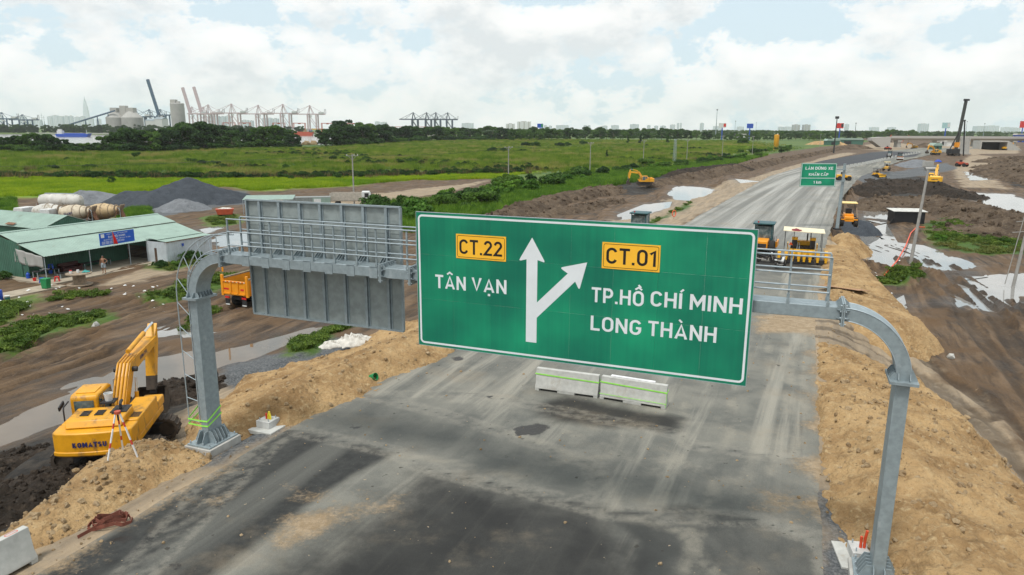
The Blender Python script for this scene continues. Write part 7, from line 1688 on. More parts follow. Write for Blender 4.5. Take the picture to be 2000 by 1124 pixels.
P = np.concatenate([inpoly(gm[0], 7000), inpoly(gm[1], 300), inpoly(gm[2], 350)]); scatter('tall_weeds', on_ground(P), rng.uniform(0.5, 1.0, len(P)) * np.where(P[:, 0] > -40, 1.0 + 1.3 * np.clip(fbm(P[:, 0] * 0.08, P[:, 1] * 0.08, 3, 95) + 0.35, 0, 1), 0.8), tuft('tall_weeds', 60, 0.8, 1.1, 0.03, leaf_mat('tall_grass', (0.050, 0.135, 0.010), (0.19, 0.33, 0.030), None, 0.5), 9, 0.3))
wp = [([(-20, 690), (0, 650), (90, 625), (150, 615), (215, 608), (230, 622), (170, 640), (90, 660), (30, 690)], 750), ([(270, 590), (340, 560), (440, 535), (480, 530), (470, 560), (380, 580), (300, 595)], 600), ([(-20, 600), (20, 590), (60, 570), (80, 575), (60, 600), (0, 640)], 500), ([(555, 702), (565, 665), (640, 642), (690, 632), (665, 658), (600, 692)], 900), ([(285, 527), (300, 515), (400, 500), (405, 512), (330, 532)], 600), ([(395, 425), (470, 418), (470, 440), (400, 445)], 700),
      ([(1690, 547), (1740, 535), (1790, 528), (1800, 545), (1760, 560), (1720, 560)], 500), ([(1805, 440), (1850, 425), (1890, 440), (1990, 465), (2100, 480), (2100, 500), (1950, 498), (1890, 500), (1820, 480)], 1700), ([(1220, 452), (1300, 420), (1350, 395), (1345, 405), (1300, 427), (1240, 457)], 700), ([(80, 575), (220, 570), (225, 580), (90, 590)], 160), ([(340, 640), (420, 600), (430, 610), (350, 655)], 120)]
P = []
for pl, n in wp:
    tp_ = TP(pl); q_ = inpoly(tp_, n); f = fbm(q_[:, 0] * 0.45, q_[:, 1] * 0.45, 4, 77); ed = sdf(q_[:, 0], q_[:, 1], tp_); P.append(q_[f * 1.6 + np.clip(-ed / 3.0, 0, 0.4) > 0.2])
P = np.concatenate(P); gcn = rng.random(len(P)) < 0.62
gc_C = [(0.3 * math.cos(k * 2.4) * (k / 9) ** 0.5, 0.3 * math.sin(k * 2.4) * (k / 9) ** 0.5, 0.08 + 0.05 * (k % 3)) for k in range(9)]
scatter('ground_cover', on_ground(P[gcn]) + np.array([0, 0, 0.02]), 0.5 + 1.1 * rng.random(gcn.sum()) ** 2, leaves('ground_cover', gc_C, [0.14] * 9, 170, 0.05, WEED, 31, -0.1))
P = P[~gcn]; scatter('weeds', on_ground(P), 0.35 + 1.2 * rng.random(len(P)) ** 2.5, tW)
# scrub: dark taller growth between the rice and the reeds and in clumps among the reeds
sc_p = []
for _ in range(600):
    u = rt.uniform(-60, 1020); v = np.interp(u, [0, 500, 840, 1020], [347, 350, 343, 338]) + rt.gauss(0, 1.6); q_ = T(u, v); sc_p.append((q_.x, q_.y))
for _ in range(30):
    u = rt.uniform(-40, 1450); v = rt.uniform(292, 335) if u < 1000 else rt.uniform(283, 318); q_ = T(u, v)
    for k in range(rt.randrange(6, 26)): sc_p.append((q_.x + rt.gauss(0, 9), q_.y + rt.gauss(0, 3)))
P = np.array(sc_p); P = keep_grass(P, -3.0); scatter('scrub', on_ground(P), rng.uniform(0.25, 0.75, len(P)), PR['v'][1])
P = P[::3] + rng.normal(0, 3, (len(P[::3]), 2)); scatter('brown_reeds', on_ground(P), rng.uniform(0.6, 1.2, len(P)), tuft('brown_reeds', 60, 1.6, 1.8, 0.05, leaf_mat('dry_reed', (0.10, 0.075, 0.03), (0.24, 0.19, 0.08)), 19, 0.25))
# far woods that read as one mass
_, cmf, _h2 = PR['c']; fw = []
def far_row(u0, u1, v0, v1, n): 
    for _ in range(n):
        u = rt.uniform(u0, u1); v = rt.uniform(v0, v1); p = G(u, v, -2.5); fw.append((p.x, p.y, -2.6))
far_row(700, 2100, 258.5, 264, 800); far_row(1450, 1860, 264, 270, 160); far_row(1860, 2200, 262, 270, 150); far_row(1000, 1700, 262, 268, 220)
P = np.array(fw); P = P[(sdf(P[:, 0], P[:, 1], RIVER) > 30)]
scatter('far_wood', P, rng.uniform(0.7, 1.25, len(P)), cmf)
fw = []
for _ in range(260):
    x = rt.uniform(-1500, -420); fw.append((x, 1370 + rt.uniform(0, 140) + (x + 900) * 0.05, -2.9))
scatter('far_wood', np.array(fw), rng.uniform(0.9, 1.7, len(fw)), PR['a'][1])
# ================================================================== poles, small sign, wires
PCON = M('pole_concrete', (0.30, 0.29, 0.27), 0.85, 0, 0.15)
def pole(label, loc, H, cross=True, lean=(0, 0), rz=0.0, group=None, r=0.16):
    e = thing('utility_pole', label, 'pole', loc, rz, group)
    t_ = Vector((lean[0], lean[1], H)); MB().cyl((0, 0, -0.5), t_, r, r * 0.62, 10).build('shaft', PCON, e, smooth=40)
    if cross:
        MB().bar(t_ + Vector((-1.1, 0, -0.35)), t_ + Vector((1.1, 0, -0.35)), 0.10).build('crossarm', PCON, e)
        for s in (-1, 1): MB().bar(t_ + Vector((s * 0.75, 0, -0.38)), t_ + Vector((0, 0, -1.15)), 0.06).build('brace', PCON, e)
        for x in (-1.0, 0.35, 1.0): MB().lathe([(0.06, 0), (0.09, 0.05), (0.05, 0.12), (0.08, 0.16), (0.03, 0.24)], 8, tuple(t_ + Vector((x, 0, -0.30)))).build('insulator', WHP, e)
    return e
poles = []
for u, vb, vt, lb in ((692, 399, 301, 'concrete utility pole with crossarm behind the lorry and grey sign'), (993, 362, 286, 'concrete utility pole with crossarm at the end of the dirt track'), (1152, 338, 278, 'plain concrete utility pole next along from the dirt track pole'), (1256, 324, 274, 'thin concrete utility pole between the excavator and the lattice pole'), (1341, 316, 273, 'thin concrete utility pole just right of the lattice pole'), (1410, 308, 265, 'thin utility pole under the white and red billboard'), (1469, 302, 266, 'thin utility pole under the blue billboard'), (1601, 287, 262, 'thin utility pole beside the low sand mound')):
    p = T(u, vb); poles.append((pole(lb, p, zat(vt, p.y, u) - p.z, True, (0, 0), 0.5), p, zat(vt, p.y, u)))
p = T(1317, 318); lt = thing('lattice_pole', 'squat steel lattice pole in the bushes beyond the spoil bank', 'pole', p, 0.3); Hh_ = zat(272, p.y, 1317) - p.z
for x in (-0.35, 0.35):
    for y in (-0.35, 0.35): MB().bar((x * 1.4, y * 1.4, -0.3), (x, y, Hh_), 0.10).build('leg', GALV2, lt)
for k in range(9):
    z = Hh_ * k / 9; MB().bar((-0.4, -0.4, z), (0.4, -0.4, z + Hh_ / 9), 0.06).build('lacing', GALV2, lt); MB().bar((0.4, 0.4, z), (-0.4, 0.4, z + Hh_ / 9), 0.06).build('lacing', GALV2, lt)
p = T(1777, 519); pole('bare concrete pole leaning slightly in the flooded ground', p, 9.2, False, (0.75, 0.3), 0, None, 0.17)
p = T(1978, 560); ep = pole('edge pole with thin side brackets and stay frame by the big puddle', p, 11.5, False, (1.2, 0.4), 0, None, 0.14)
for s in (0.35, 0.8): MB().bar((0.3 + s * 0.4, 0, 4.0 + s * 2), (-0.9 + s * 0.4, 0, 3.9 + s * 2), 0.05).build('bracket', PCON, ep)
MB().cyl((-0.7, 0, 0.2), (0.1, 0, 6.5), 0.035, n=6).build('stay_rod', PCON, ep)
WIRE = M('cable_black', (0.03, 0.03, 0.03), 0.6)
wr = thing('overhead_cable', 'thin dark overhead cable sagging between the field utility poles', 'cable', (0, 0, 0))
for (a, pa, za), (b, pb, zb) in zip(poles[:-1], poles[1:]):
    A_, B_ = Vector((pa.x, pa.y, za - 0.2)), Vector((pb.x, pb.y, zb - 0.2)); MB().tube([A_ * (1 - t_) + B_ * t_ - Vector((0, 0, 3.0 * t_ * (1 - t_))) for t_ in np.linspace(0, 1, 12)], 0.02, 4).build('span', WIRE, wr)
A_ = Vector((poles[0][1].x, poles[0][1].y, poles[0][2] - 0.2)); B_ = Vector((-130, 125, 4.2)); MB().tube([A_ * (1 - t_) + B_ * t_ - Vector((0, 0, 4.0 * t_ * (1 - t_))) for t_ in np.linspace(0, 1, 20)], 0.022, 4).build('span', WIRE, wr)
# small green sign on its mast
sp0 = G(1635, 447, -0.1); py = sp0.y
ms = thing('lane_sign', 'small green roadside sign on a tall grey mast over the road shoulder', 'road sign', sp0, 0)
zs = lambda v, u=1640: zat(v, py, u) - sp0.z
xs_ = lambda u, v=340: (xat(u, py, v) - sp0.x)
MB().cyl((0, 0, 0), (0.12, 0, zs(320)), 0.20, 0.15, 12).build('mast', GALV, ms, smooth=40); MB().bx(-0.35, 0.35, -0.35, 0.35, -0.1, 0.06).build('base_plate', DKM, ms)
a0_, a1_, z0_, z1_ = xs_(1561.5), xs_(1630.5), zs(364.5), zs(319)
pn = MB().bx(a0_, a1_, -0.36, -0.33, z0_, z1_).build('panel', GREEN, ms)
ring('border_line', a0_ + 0.04, a1_ - 0.04, z0_ + 0.04, z1_ - 0.04, 0.08, 0.05, -0.365, WHITE, ms); zm = z0_ + (z1_ - z0_) * 0.36; MB().bx(a0_ + 0.06, a1_ - 0.06, -0.366, -0.362, zm - 0.025, zm + 0.025).build('divider_line', WHITE, ms)
W_ = a1_ - a0_; hh = z1_ - z0_
for s, x, z, w, cap in (('LÀN DỪNG XE', 0.12, 0.72, 0.78, 0.125), ('KHẨN CẤP', 0.23, 0.46, 0.55, 0.115), ('1 km', 0.38, 0.12, 0.22, 0.125)): text('lettering', s, a0_ + W_ * x, z0_ + hh * z, W_ * w, hh * cap, WHITE, ms, -0.363, 0.05)
for z in (z0_ + 0.6, z1_ - 0.7): MB().bar((a0_ + 0.3, -0.25, z), (0.2, -0.25, z), 0.10, 0.14).build('bracket_arm', GALV, ms); MB().bar((0.1, -0.25, z), (0.1, 0.25, z), 0.10).build('clamp', GALV, ms)
# black sheeted hut, hose, steel plate
p = T(1768, 436); ht = thing('tarp_hut', 'small hut of black sheeting with a pale roof by the pond', 'hut', p, R(-8))
BLKT = M('black_sheeting', (0.012, 0.012, 0.014), 0.45, 0, 0.3, 2, 0.4, 5)
for x0, x1, y0, y1 in ((-2.0, 2.0, -1.3, -1.27), (-2.0, 2.0, 1.27, 1.3), (-2.0, -1.97, -1.26, 1.26), (1.97, 2.0, -1.26, 1.26)): MB().bx(x0, x1, y0, y1, -0.2, 1.75).build('sheet_wall', BLKT, ht)
MB().box((0, 0, 1.85), (4.5, 3.0, 0.06), Matrix.Rotation(R(3), 3, 'X')).build('roof_sheet', M('pale_roof_sheet', (0.55, 0.54, 0.5), 0.6), ht); MB().prism([(-2.7, -0.2), (-2.0, -0.2), (-2.0, 0.9)], 'y', -1.2, -1.15).build('sheet_flap', BLKT, ht)
pts = [T(1727, 540), T(1752, 515), T(1768, 488), T(1778, 462), T(1790, 448), T(1806, 446)]
hs = thing('orange_hose', 'orange hose curving past the leaning pole into the flooded ground', 'hose', pts[0], 0); MB().tube([p_ - pts[0] + Vector((0, 0, 0.12 + 0.3 * math.sin(i / 5 * math.pi))) for i, p_ in enumerate(pts)], 0.07, 8).build('tube', M('orange_hose_skin', (0.72, 0.09, 0.03), 0.5), hs, smooth=60)
q = G(1646, 578, -0.2); pl_ = thing('steel_plate', 'rusty tan steel plate lying on the right road shoulder', 'plate', q, R(-55))
o = MB().bx(-1.5, 1.5, -0.7, 0.7, 0, 0.03).build('plate', M('tan_rust', (0.38, 0.22, 0.12), 0.8, 0, 0.2), pl_); o.rotation_euler = (R(-8), R(-3), 0); o.location = (0, 0, 0.55)
q = G(1316, 427, -0.3); e = thing('life_ring', 'orange ring marker leaning on a stick beside the far sand path', 'marker', q, 0.2); e.scale = (0.5, 0.5, 0.5); m = MB(); m.tube([(0.5 * math.cos(a), 0, 1.3 + 0.8 * math.sin(a)) for a in np.linspace(0, 6.283, 20)], 0.11, 6); m.build('ring', M('orange_ring', (0.75, 0.10, 0.03), 0.5), e, smooth=60); MB().bar((0, 0.05, -0.2), (0.1, 0.05, 2.2), 0.06).build('stick', TIM, e)
# litter
LIT = M('white_litter', (0.66, 0.66, 0.64), 0.8)
for i in range(70):
    u, v = (rt.uniform(20, 340), rt.uniform(545, 620)) if i < 42 else (rt.uniform(1660, 1760), rt.uniform(490, 600))
    p = T(u, v); s = rt.uniform(0.05, 0.16); zz = ground_z(p.x, p.y)
    e = thing('litter_scrap', 'scrap of white litter on the muddy ground %s' % ('in front of the green shed' if i < 42 else 'beside the right sand shoulder'), 'litter', (p.x, p.y, zz + 0.02), rt.uniform(0, 6.28), 'litter %s' % ('before the shed' if i < 42 else 'by the right shoulder'))
    MB().add([(-s, -s * 0.6, 0), (s * 0.3, -s, 0.03), (s, s * 0.2, 0.01), (s * 0.1, s, 0.07), (-s * 0.8, s * 0.5, 0.02), (0, 0, s * 0.7)], [(0, 1, 5), (1, 2, 5), (2, 3, 5), (3, 4, 5), (4, 0, 5), (4, 3, 2, 1, 0)]).build('paper', LIT, e)
for u, v, s, lb in ((187, 639, 0.32, 'pale boulder on the muddy ground above the excavator'), (1858, 693, 0.3, 'pale concrete lump on the dirt track below the big puddle'), (1766, 600, 0.25, 'grey stone at the small puddle by the right shoulder')):
    p = T(u, v); zz = ground_z(p.x, p.y); e = rocks('boulder', np.array([[0, 0, s * 0.3]]), s, s, CONCW); e.location = (p.x, p.y, zz); del e['kind']; tag(e, lb, 'boulder')
# ================================================================== far road: barrier row, blocks, pipe
for i in range(24):
    f = i / 23; u = np.interp(f, [0, 0.2, 0.5, 0.75, 1], [1655, 1690, 1725, 1765, 1795]); v = np.interp(f, [0, 0.2, 0.5, 0.75, 1], [329, 322, 314, 305, 300])
    p = G(u, v); nb_ = copy_tree(b1); nb_.location = p; nb_.rotation_euler = (0, 0, R(50)); nb_['label'] = 'small far concrete barrier in the row dividing the far road'; nb_['group'] = 'barriers dividing the far road'
p = T(1812, 326); bs = thing('block_stack', 'stack of pale concrete blocks beside the far gravel road', 'blocks', p, 0.3, None, 0.48)
for i in range(3):
    for j in range(2): MB().bx(-4 + j * 4.05, -0.05 + j * 4.05, -1.2, 1.2, i * 1.35, i * 1.35 + 1.3).build('block', CONC, bs, bev=0.05)
p = T(1816, 333); e = thing('concrete_pipe', 'large pale concrete pipe lying before the block stack', 'pipe', (p.x, p.y, p.z + 0.4), 0.1, None, 0.42); MB().lathe([(1.15, -4), (1.2, -3.9), (1.2, 3.9), (1.15, 4), (0.95, 4), (0.95, -4), (1.15, -4)], 20, (0, 0, 0.1), 'x').build('pipe_wall', CONC, e, smooth=40)
p = T(1822, 318); e = thing('blue_tarp', 'blue tarpaulin thrown over goods behind the block stack', 'tarpaulin', (p.x + 2, p.y, p.z + 0.2), 0.2, None, 0.5); crumple('cloth', BLUEP, e, 3.2, 1.8, 2.4, 12, 20)
# piling rig
p = T(1862, 305); rg = thing('piling_rig', 'tall dark piling rig with leaning mast on the right', 'piling rig', p, 0.3)
RZ = zat(197, p.y, 1875) - p.z
crawler(rg, 0.3, 5.5, 1.6, 1.1, 0.8); MB().bx(-3.2, 2.0, -1.6, 1.6, 1.1, 3.4).build('machine_house', DKM, rg, bev=0.05); MB().bx(0.6, 2.2, 0.6, 1.7, 1.1, 3.9).build('cab', ORGP, rg, bev=0.05)
top = Vector((3.2, 0, RZ)); base = Vector((0.8, 0, 0.6)); MB().bar(base, top, 1.05, 1.05).build('mast', M('dark_olive_mast', (0.05, 0.055, 0.05), 0.6), rg); MB().box(top + Vector((0.3, 0, 0.4)), (2.8, 1.0, 0.9)).build('mast_head', DKM, rg)
MB().cyl(Vector((6.4, 0, 0)), base + (top - base) * 0.62 + Vector((1.9, 0, 0)), 0.32, n=10).build('pile', DKM, rg); MB().bar(base + (top - base) * 0.62, base + (top - base) * 0.62 + Vector((2.2, 0, 0.5)), 0.6).build('hammer_bracket', DKM, rg)
MB().bar((-2.8, 0, 3.2), base + (top - base) * 0.45, 0.35).build('back_stay', DKM, rg); MB().bx(0.4, 2.2, -0.8, 0.8, 4.2, 6.6).build('drive_head', ORGP, rg)
# boom lift cranes with red booms
def redboom(label, u, v, dx):
    p = T(u, v); e = thing('crawler_crane', label, 'crane', p, 0.0); crawler(e, 0.3, 4.5, 1.3, 0.9, 0.6); MB().bx(-2, 1.6, -1.3, 1.3, 1.0, 2.6).build('machine_house', ORGP, e, bev=0.05); MB().bar((0, 0, 1.6), (dx, 2, 9.5), 0.5).build('boom', REDP, e); MB().cyl((dx, 2, 9.4), (dx, 2, 4.0), 0.10, n=6).build('hoist_line', DKM, e); MB().box((dx, 2, 3.6), (0.8, 0.8, 1.2)).build('hook_block', DKM, e)
redboom('crane with a red boom rising to the right before the flyover', 1753, 288, 9.5); redboom('smaller crane with a red boom at the flyover abutment', 1726, 285, 7.0)
# ================================================================== flyover
FLY = M('flyover_concrete', (0.40, 0.385, 0.36), 0.85, 0, 0.1)
fa = G(1722, 281, 0); yF = 560.0
fl = thing('flyover', 'unfinished concrete flyover with boxy deck on piers crossing the right distance', 'bridge', (xat(1722, yF), yF, -1.5), R(6))
Lf = xat(2150, yF) - xat(1722, yF); zd = zat(272, yF, 1850) + 1.5
MB().prism([(-3.2, zd + 1.5), (-3.4, zd + 0.3), (-1.6, zd - 1.2), (1.6, zd - 1.2), (3.4, zd + 0.3), (3.2, zd + 1.5), (0, zd + 1.0)], 'x', 6, Lf).build('deck', FLY, fl); MB().bx(6, Lf, -3.55, -3.3, zd + 0.4, zd + 2.2).build('parapet', FLY, fl)
MB().prism([(-1, 0), (6, 0), (6, zd + 1.3), (0, zd + 1.3), (-9, zd + 0.6), (-9, zd - 1.5)], 'y', -3.2, 3.2).build('abutment', FLY, fl)
for k in range(6):
    x = 14 + k * 32
    if x < Lf: pr_ = MB().bx(x - 1.4, x + 1.4, -2.4, 2.4, 0, zd - 2.2).build('pier', CONC, fl); MB().bx(x - 1.8, x + 1.8, -3.2, 3.2, zd - 2.2, zd - 1.22).build('pier_cap', CONC, pr_)
p = T(1882, 302); e = thing('concrete_column', 'pale square concrete column standing beside the piling rig', 'column', p, 0.1); MB().bx(-1.6, 1.6, -1.6, 1.6, 0, zat(268, p.y, 1880) - p.z).build('shaft', CONC, e, bev=0.05); MB().bx(-2.3, 2.3, -2.3, 2.3, -0.2, 0.6).build('footing', CONC, e)
p = T(1941, 294); e = thing('culvert', 'open concrete box culvert with dark mouth near the right edge', 'culvert', p, 0.0)
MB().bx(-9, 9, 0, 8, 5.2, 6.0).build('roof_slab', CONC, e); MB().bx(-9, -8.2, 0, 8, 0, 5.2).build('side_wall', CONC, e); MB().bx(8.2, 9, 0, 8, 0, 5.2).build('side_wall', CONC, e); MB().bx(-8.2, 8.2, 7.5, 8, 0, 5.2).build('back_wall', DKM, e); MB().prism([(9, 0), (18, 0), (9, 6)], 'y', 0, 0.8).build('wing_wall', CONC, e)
# sheds and stores under the flyover
for u, v, w, h, m_, lb in ((1838, 285, 9, 5, WHP, 'white site cabin below the flyover deck'), (1860, 286, 12, 4, WHP, 'low white store below the flyover'), (1655, 283, 26, 4.5, DGRN, 'dark green shed roof behind the sand mound'), (1624, 284, 12, 4, DGRN, 'small dark green shed beside the sand mound'), (1826, 292, 5, 2.2, DGRN, 'dark green box by the earth heap'), (1990, 278, 14, 9, BLUEP, 'blue fronted shed at the right picture edge'), (1903, 283, 20, 6, AMBP, 'tan shed with stores behind the piling rig'), (1448, 269, 22, 5, WHP, 'low white shed among the far trees'), (1340, 258, 14, 10, AMBP, 'small yellow house among the far trees')):
    p = T(u, v); e = thing('site_cabin', lb, 'cabin', p, rt.uniform(-.2, .2)); MB().bx(-w / 2, w / 2, -3, 3, 0, h).build('wall', m_, e); MB().prism([(-w / 2 - 0.6, h), (w / 2 + 0.6, h), (w / 2 - 1, h + 1.6), (-w / 2 + 1, h + 1.6)], 'y', -3.5, 3.5).build('roof', ROOFG if m_ is DGRN else CONC, e); MB().bx(-w * 0.15, w * 0.1, -3.05, -3.01, 0.3, h * 0.75).build('door', DKM, e)
struct(heap('sand_mound', [RT([(1590, 283, 3.0), (1620, 283, 4.0), (1640, 284, 3.0)])], 0.5, 1.2, SAND, 0.8, 133, 1.0)); struct(heap('spoil_bank', [RT([(1640, 292, 2.0), (1665, 291, 3.5), (1685, 291, 2.5)])], 0.4, 1.0, SPOIL, 1.2, 143, 1.0))
p = T(1515, 293); e = thing('yellow_silo', 'upright orange yellow cement silo beyond the field', 'silo', p, 0); hS_ = zat(263, p.y, 1515) - p.z
MB().lathe([(0.6, 0.18 * hS_), (1.75, 0.32 * hS_), (1.75, 0.97 * hS_), (0.3, hS_)], 18).build('silo_body', ORG2, e, smooth=40)
for k in range(4): a = R(45 + 90 * k); MB().bar((1.5 * math.cos(a), 1.5 * math.sin(a), -0.3), (1.5 * math.cos(a), 1.5 * math.sin(a), 0.4 * hS_), 0.25).build('leg', ORG2, e)
MB().cyl((0.6, 0, 0.97 * hS_), (0.6, 0, 1.08 * hS_), 0.35, n=8).build('filter', WHP, e)
for u, vb, vt, w, lb in ((1628, 300, 230, 0.5, 'tall dark test pile standing by the red billboard'), (1398, 262, 215, 0.7, 'very tall thin radio mast above the tree belt'), (1435, 262, 237, 0.4, 'short lamp mast between two billboards'), (1476, 262, 240, 0.3, 'thin mast right of the blue billboard'), (1670, 266, 241, 0.5, 'grey lattice mast right of the red billboard'), (1886, 262, 238, 0.4, 'thin mast right of the piling rig'), (1921, 262, 242, 0.4, 'thin mast near the far white blocks')):
    p = T(u, vb) if vb > 270 else Vector((xat(u, 1500), 1500, -2.5)); H_ = zat(vt, p.y, u) - p.z; e = thing('mast', lb, 'mast', p, 0); MB().cyl((0, 0, 0), (0, 0, H_), w if p.y < 900 else w * 1.6, w * 0.5, 8).build('shaft', DKM if w == 0.5 else GALV, e); MB().box((0, 0, H_), (w * 4, w * 2, w * 3)).build('head', DKM, e)
# billboards
for u, v0, v1, w, m1_, m2_, lb in ((1055, 242, 250, 11, BLUEP, GRNPL, 'far blue and green billboard above the tree belt'), (1411, 241, 250, 14, WHP, REDPL, 'far white billboard with red edge above the tree belt'), (1465, 242, 251, 12, BLUEP, BLUEP, 'far plain blue billboard above the tree belt'), (1641, 241, 251, 13, REDPL, DKM, 'far red billboard above the road end'), (1848, 240, 251, 15, M('pale_teal', (0.35, 0.55, 0.55), 0.5), WHP, 'far pale teal billboard left of the piling rig'), (1998, 237, 250, 12, REDPL, REDPL, 'far red billboard cut off by the right edge')):
    y = 950.0; x = xat(u, y, 246); e = thing('billboard', lb, 'billboard', (x, y, -2.5), 0); s = y / FPX; a, b = zat(v1, y, u) + 2.5, zat(v0, y, u) + 2.5
    MB().bx(-w * s / 2, w * s / 2, -0.3, 0.3, a, b).build('panel', m1_, e); MB().bx(w * s * 0.15, w * s * 0.48, -0.36, -0.31, a + (b - a) * 0.2, b - (b - a) * 0.1).build('picture', m2_, e); MB().cyl((0, 0, 0), (0, 0, a), 0.7, n=10).build('mast', BLUEP, e); MB().bar((-w * s * 0.4, 0.4, a + 0.5), (w * s * 0.4, 0.4, a + 0.5), 0.5).build('frame_beam', DKM, e)
# ================================================================== port
PINK = M('faded_pink_steel', (0.50, 0.40, 0.41), 0.6, 0, 0.08); SLATE = M('slate_blue_steel', (0.05, 0.10, 0.16), 0.6, 0, 0.1); NAVYS = M('navy_steel', (0.018, 0.035, 0.07), 0.6, 0, 0.1)
def sts(label, x, y, mat, H=44.0, up=False, group=None, rz=0.0, apex=62, out=58.0, back=22.0, tw=1.0):
    """ship-to-shore gantry crane, boom along local -x"""
    e = thing('quay_crane', label, 'quay crane', (x, y, -2.0), rz, group); b = H * 0.028
    for sx in (-10, 10):
        for sy in (-9, 9): MB().bar((sx, sy, 0), (sx, sy, H), 2.5 * tw).build('leg', mat, e)
        MB().bar((sx, -9, 9), (sx, 9, 9), 1.5 * tw).build('sill_beam', mat, e); MB().bar((sx, -9, H - 1), (sx, 9, H - 1), 1.6 * tw).build('portal_beam', mat, e)
    for sy in (-9, 9): MB().bar((-10, sy, 10), (10, sy, 10), 1.4 * tw).build('portal_tie', mat, e); MB().bar((10, sy, 12), (-10, sy, H - 3), 0.9 * tw).build('diagonal', mat, e)
    MB().bar((-10, 0, H), (back + 10, 0, H), 3.2 * tw, 2.2 * tw).build('bridge_girder', mat, e)
    for sy in (-3, 3): MB().bar((-10, sy * 2, H), (-6, sy * 0.4, apex), 1.0 * tw).build('apex_leg', mat, e); MB().bar((2, sy * 2, H), (-6, sy * 0.4, apex), 0.9 * tw).build('apex_leg', mat, e)
    MB().box((-6, 0, apex), (3, 2.5, 1.6)).build('apex_head', mat, e); MB().bar((-6, 0, apex), (back + 8, 0, H + 1.2), 0.6 * tw).build('back_stay', mat, e)
    if up: MB().bar((-10, 0, H), (-10 - out * 0.22, 0, H + out * 0.98), 4.0 * tw, 6.0 * tw).build('boom', mat, e)
    else:
        MB().bar((-10, 0, H), (-10 - out, 0, H), 3.0 * tw, 2.0 * tw).build('boom', mat, e); MB().bar((-6, 0, apex), (-10 - out * 0.55, 0, H + 1), 0.6 * tw).build('fore_stay', mat, e); MB().bar((-6, 0, apex), (-10 - out * 0.92, 0, H + 1), 0.6 * tw).build('fore_stay', mat, e)
    MB().box((back, 0, H + 3.2), (11, 6, 4.2)).build('machinery_house', M('pale_machine_house', (0.50, 0.52, 0.52), 0.6), e); MB().box((-4, 0, H - 4), (4, 4, 3.5)).build('operator_cab', WHP, e)
    for dx_ in (0, 3.2): MB().cyl((back + 8 + dx_, 0, H + 1), (back + 8 + dx_, 0, H + 12), 0.5, n=6).build('lamp_mast', DKM, e)
    for sy in (-9, 9): MB().bx(-12, 12, sy - 1.2, sy + 1.2, 0, 1.6).build('bogie_beam', DKM, e)
    return e
yP = 1720.0
SCL = yP / FPX
def px(u, y=yP): return xat(u, y, 250)
for i, (u, lb) in enumerate(((415, 'pink quay crane first in the row of level booms'), (464, 'pink quay crane second in the row of level booms'), (512, 'pink quay crane third in the row of level booms'), (563, 'pink quay crane fourth in the row of level booms'), (612, 'pink quay crane last in the row nearest the river gap'))):
    sts(lb, px(u), yP - 12 * (i % 2), PINK, 44 + 1.5 * (i % 2), False, 'pink quay cranes', 0.0, 64 + (i % 2) * 2, 46, 20, 1.15)
sts('pink quay crane with raised boom beside the grey silo tower', px(372), yP + 30, PINK, 44, True, 'pink quay cranes', 0, 60, 62, 22, 1.05); sts('pink quay crane with raised boom behind the first one', px(391), yP + 40, PINK, 44, True, 'pink quay cranes', 0, 60, 64, 22, 1.05)
sts('slate blue quay crane with its boom raised highest of all', px(337), yP - 40, SLATE, 40, True, None, 0, 52, 80)
sts('slate blue quay crane lying low in front of the round silos', px(285), yP - 30, SLATE, 36, False, None, 0, 54, 40); sts('slate blue quay crane with long level boom beside the round silos', px(308), yP - 20, SLATE, 36, False, None, 0, 52, 40)
sts('slate blue quay crane at the far left picture edge', px(12), yP, SLATE, 30, False, None, 0, 44, 50); sts('slate blue quay crane second from the left picture edge', px(30), yP + 40, SLATE, 28, False, None, 0, 40, 30)
yQ = 2600.0
for u, lb in ((811, 'dark navy quay crane leftmost of the distant four'), (837, 'dark navy quay crane second of the distant four'), (855, 'dark navy quay crane third of the distant four'), (878, 'dark navy quay crane rightmost of the distant four')): sts(lb, px(u, yQ), yQ, NAVYS, 44, False, 'distant navy quay cranes', 0, 68, 46, 20, 1.9)
# silos
SILO = M('stained_silo_concrete', (0.36, 0.355, 0.33), 0.85, 0, 0.12, 0.05, 0, 25, (0.26, 0.24, 0.21), 0.06, 0.06); yS = 1500.0
def silo(label, u, w, vt, shape):
    s = yS / FPX; r = w * s / 2; H_ = zat(vt, yS, u) + 2.5; e = thing('silo', label, 'silo', (xat(u, yS, 250), yS, -2.5), 0)
    if shape == 'dome': MB().lathe([(r, 0), (r, H_ * 0.62), (r * 0.36, H_ * 0.86), (r * 0.36, H_ * 0.87)], 28).build('silo_body', SILO, e, smooth=30); MB().bx(-r * 0.36, r * 0.36, -r * 0.36, r * 0.36, H_ * 0.8, H_).build('head_house', CONC, e)
    else: MB().lathe([(r, 0), (r, H_ * 0.88), (r * 0.9, H_ * 0.90)], 28).build('silo_body', SILO, e, smooth=30); MB().bx(-r * 0.8, -r * 0.05, -r * 0.5, r * 0.4, H_ * 0.85, H_).build('head_house', CONC, e); MB().bx(-r * 0.1, r * 0.4, -r * 0.3, r * 0.3, H_ * 0.88, H_ * 0.95).build('filter_house', CONC, e)
    return e
silo('round concrete silo with conical top nearest the conveyor', 228, 34, 211, 'dome'); silo('round concrete silo with conical top second from the conveyor', 260, 38, 211, 'dome'); silo('tall grey silo tower with boxy head house', 350, 25, 195, 'tower')
e = thing('transfer_tower', 'boxy pale transfer tower above the round silos', 'tower', (xat(246, yS, 250), yS, -2.5), 0); MB().bx(-6, 6, -6, 6, zat(222, yS, 246) - 8, zat(207, yS, 246) + 2.5).build('house', CONC, e)
for x in (-5, 5):
    for y in (-5, 5): MB().bar((x, y, 0), (x, y, zat(222, yS, 246) + 2), 1.2).build('leg', CONC, e)
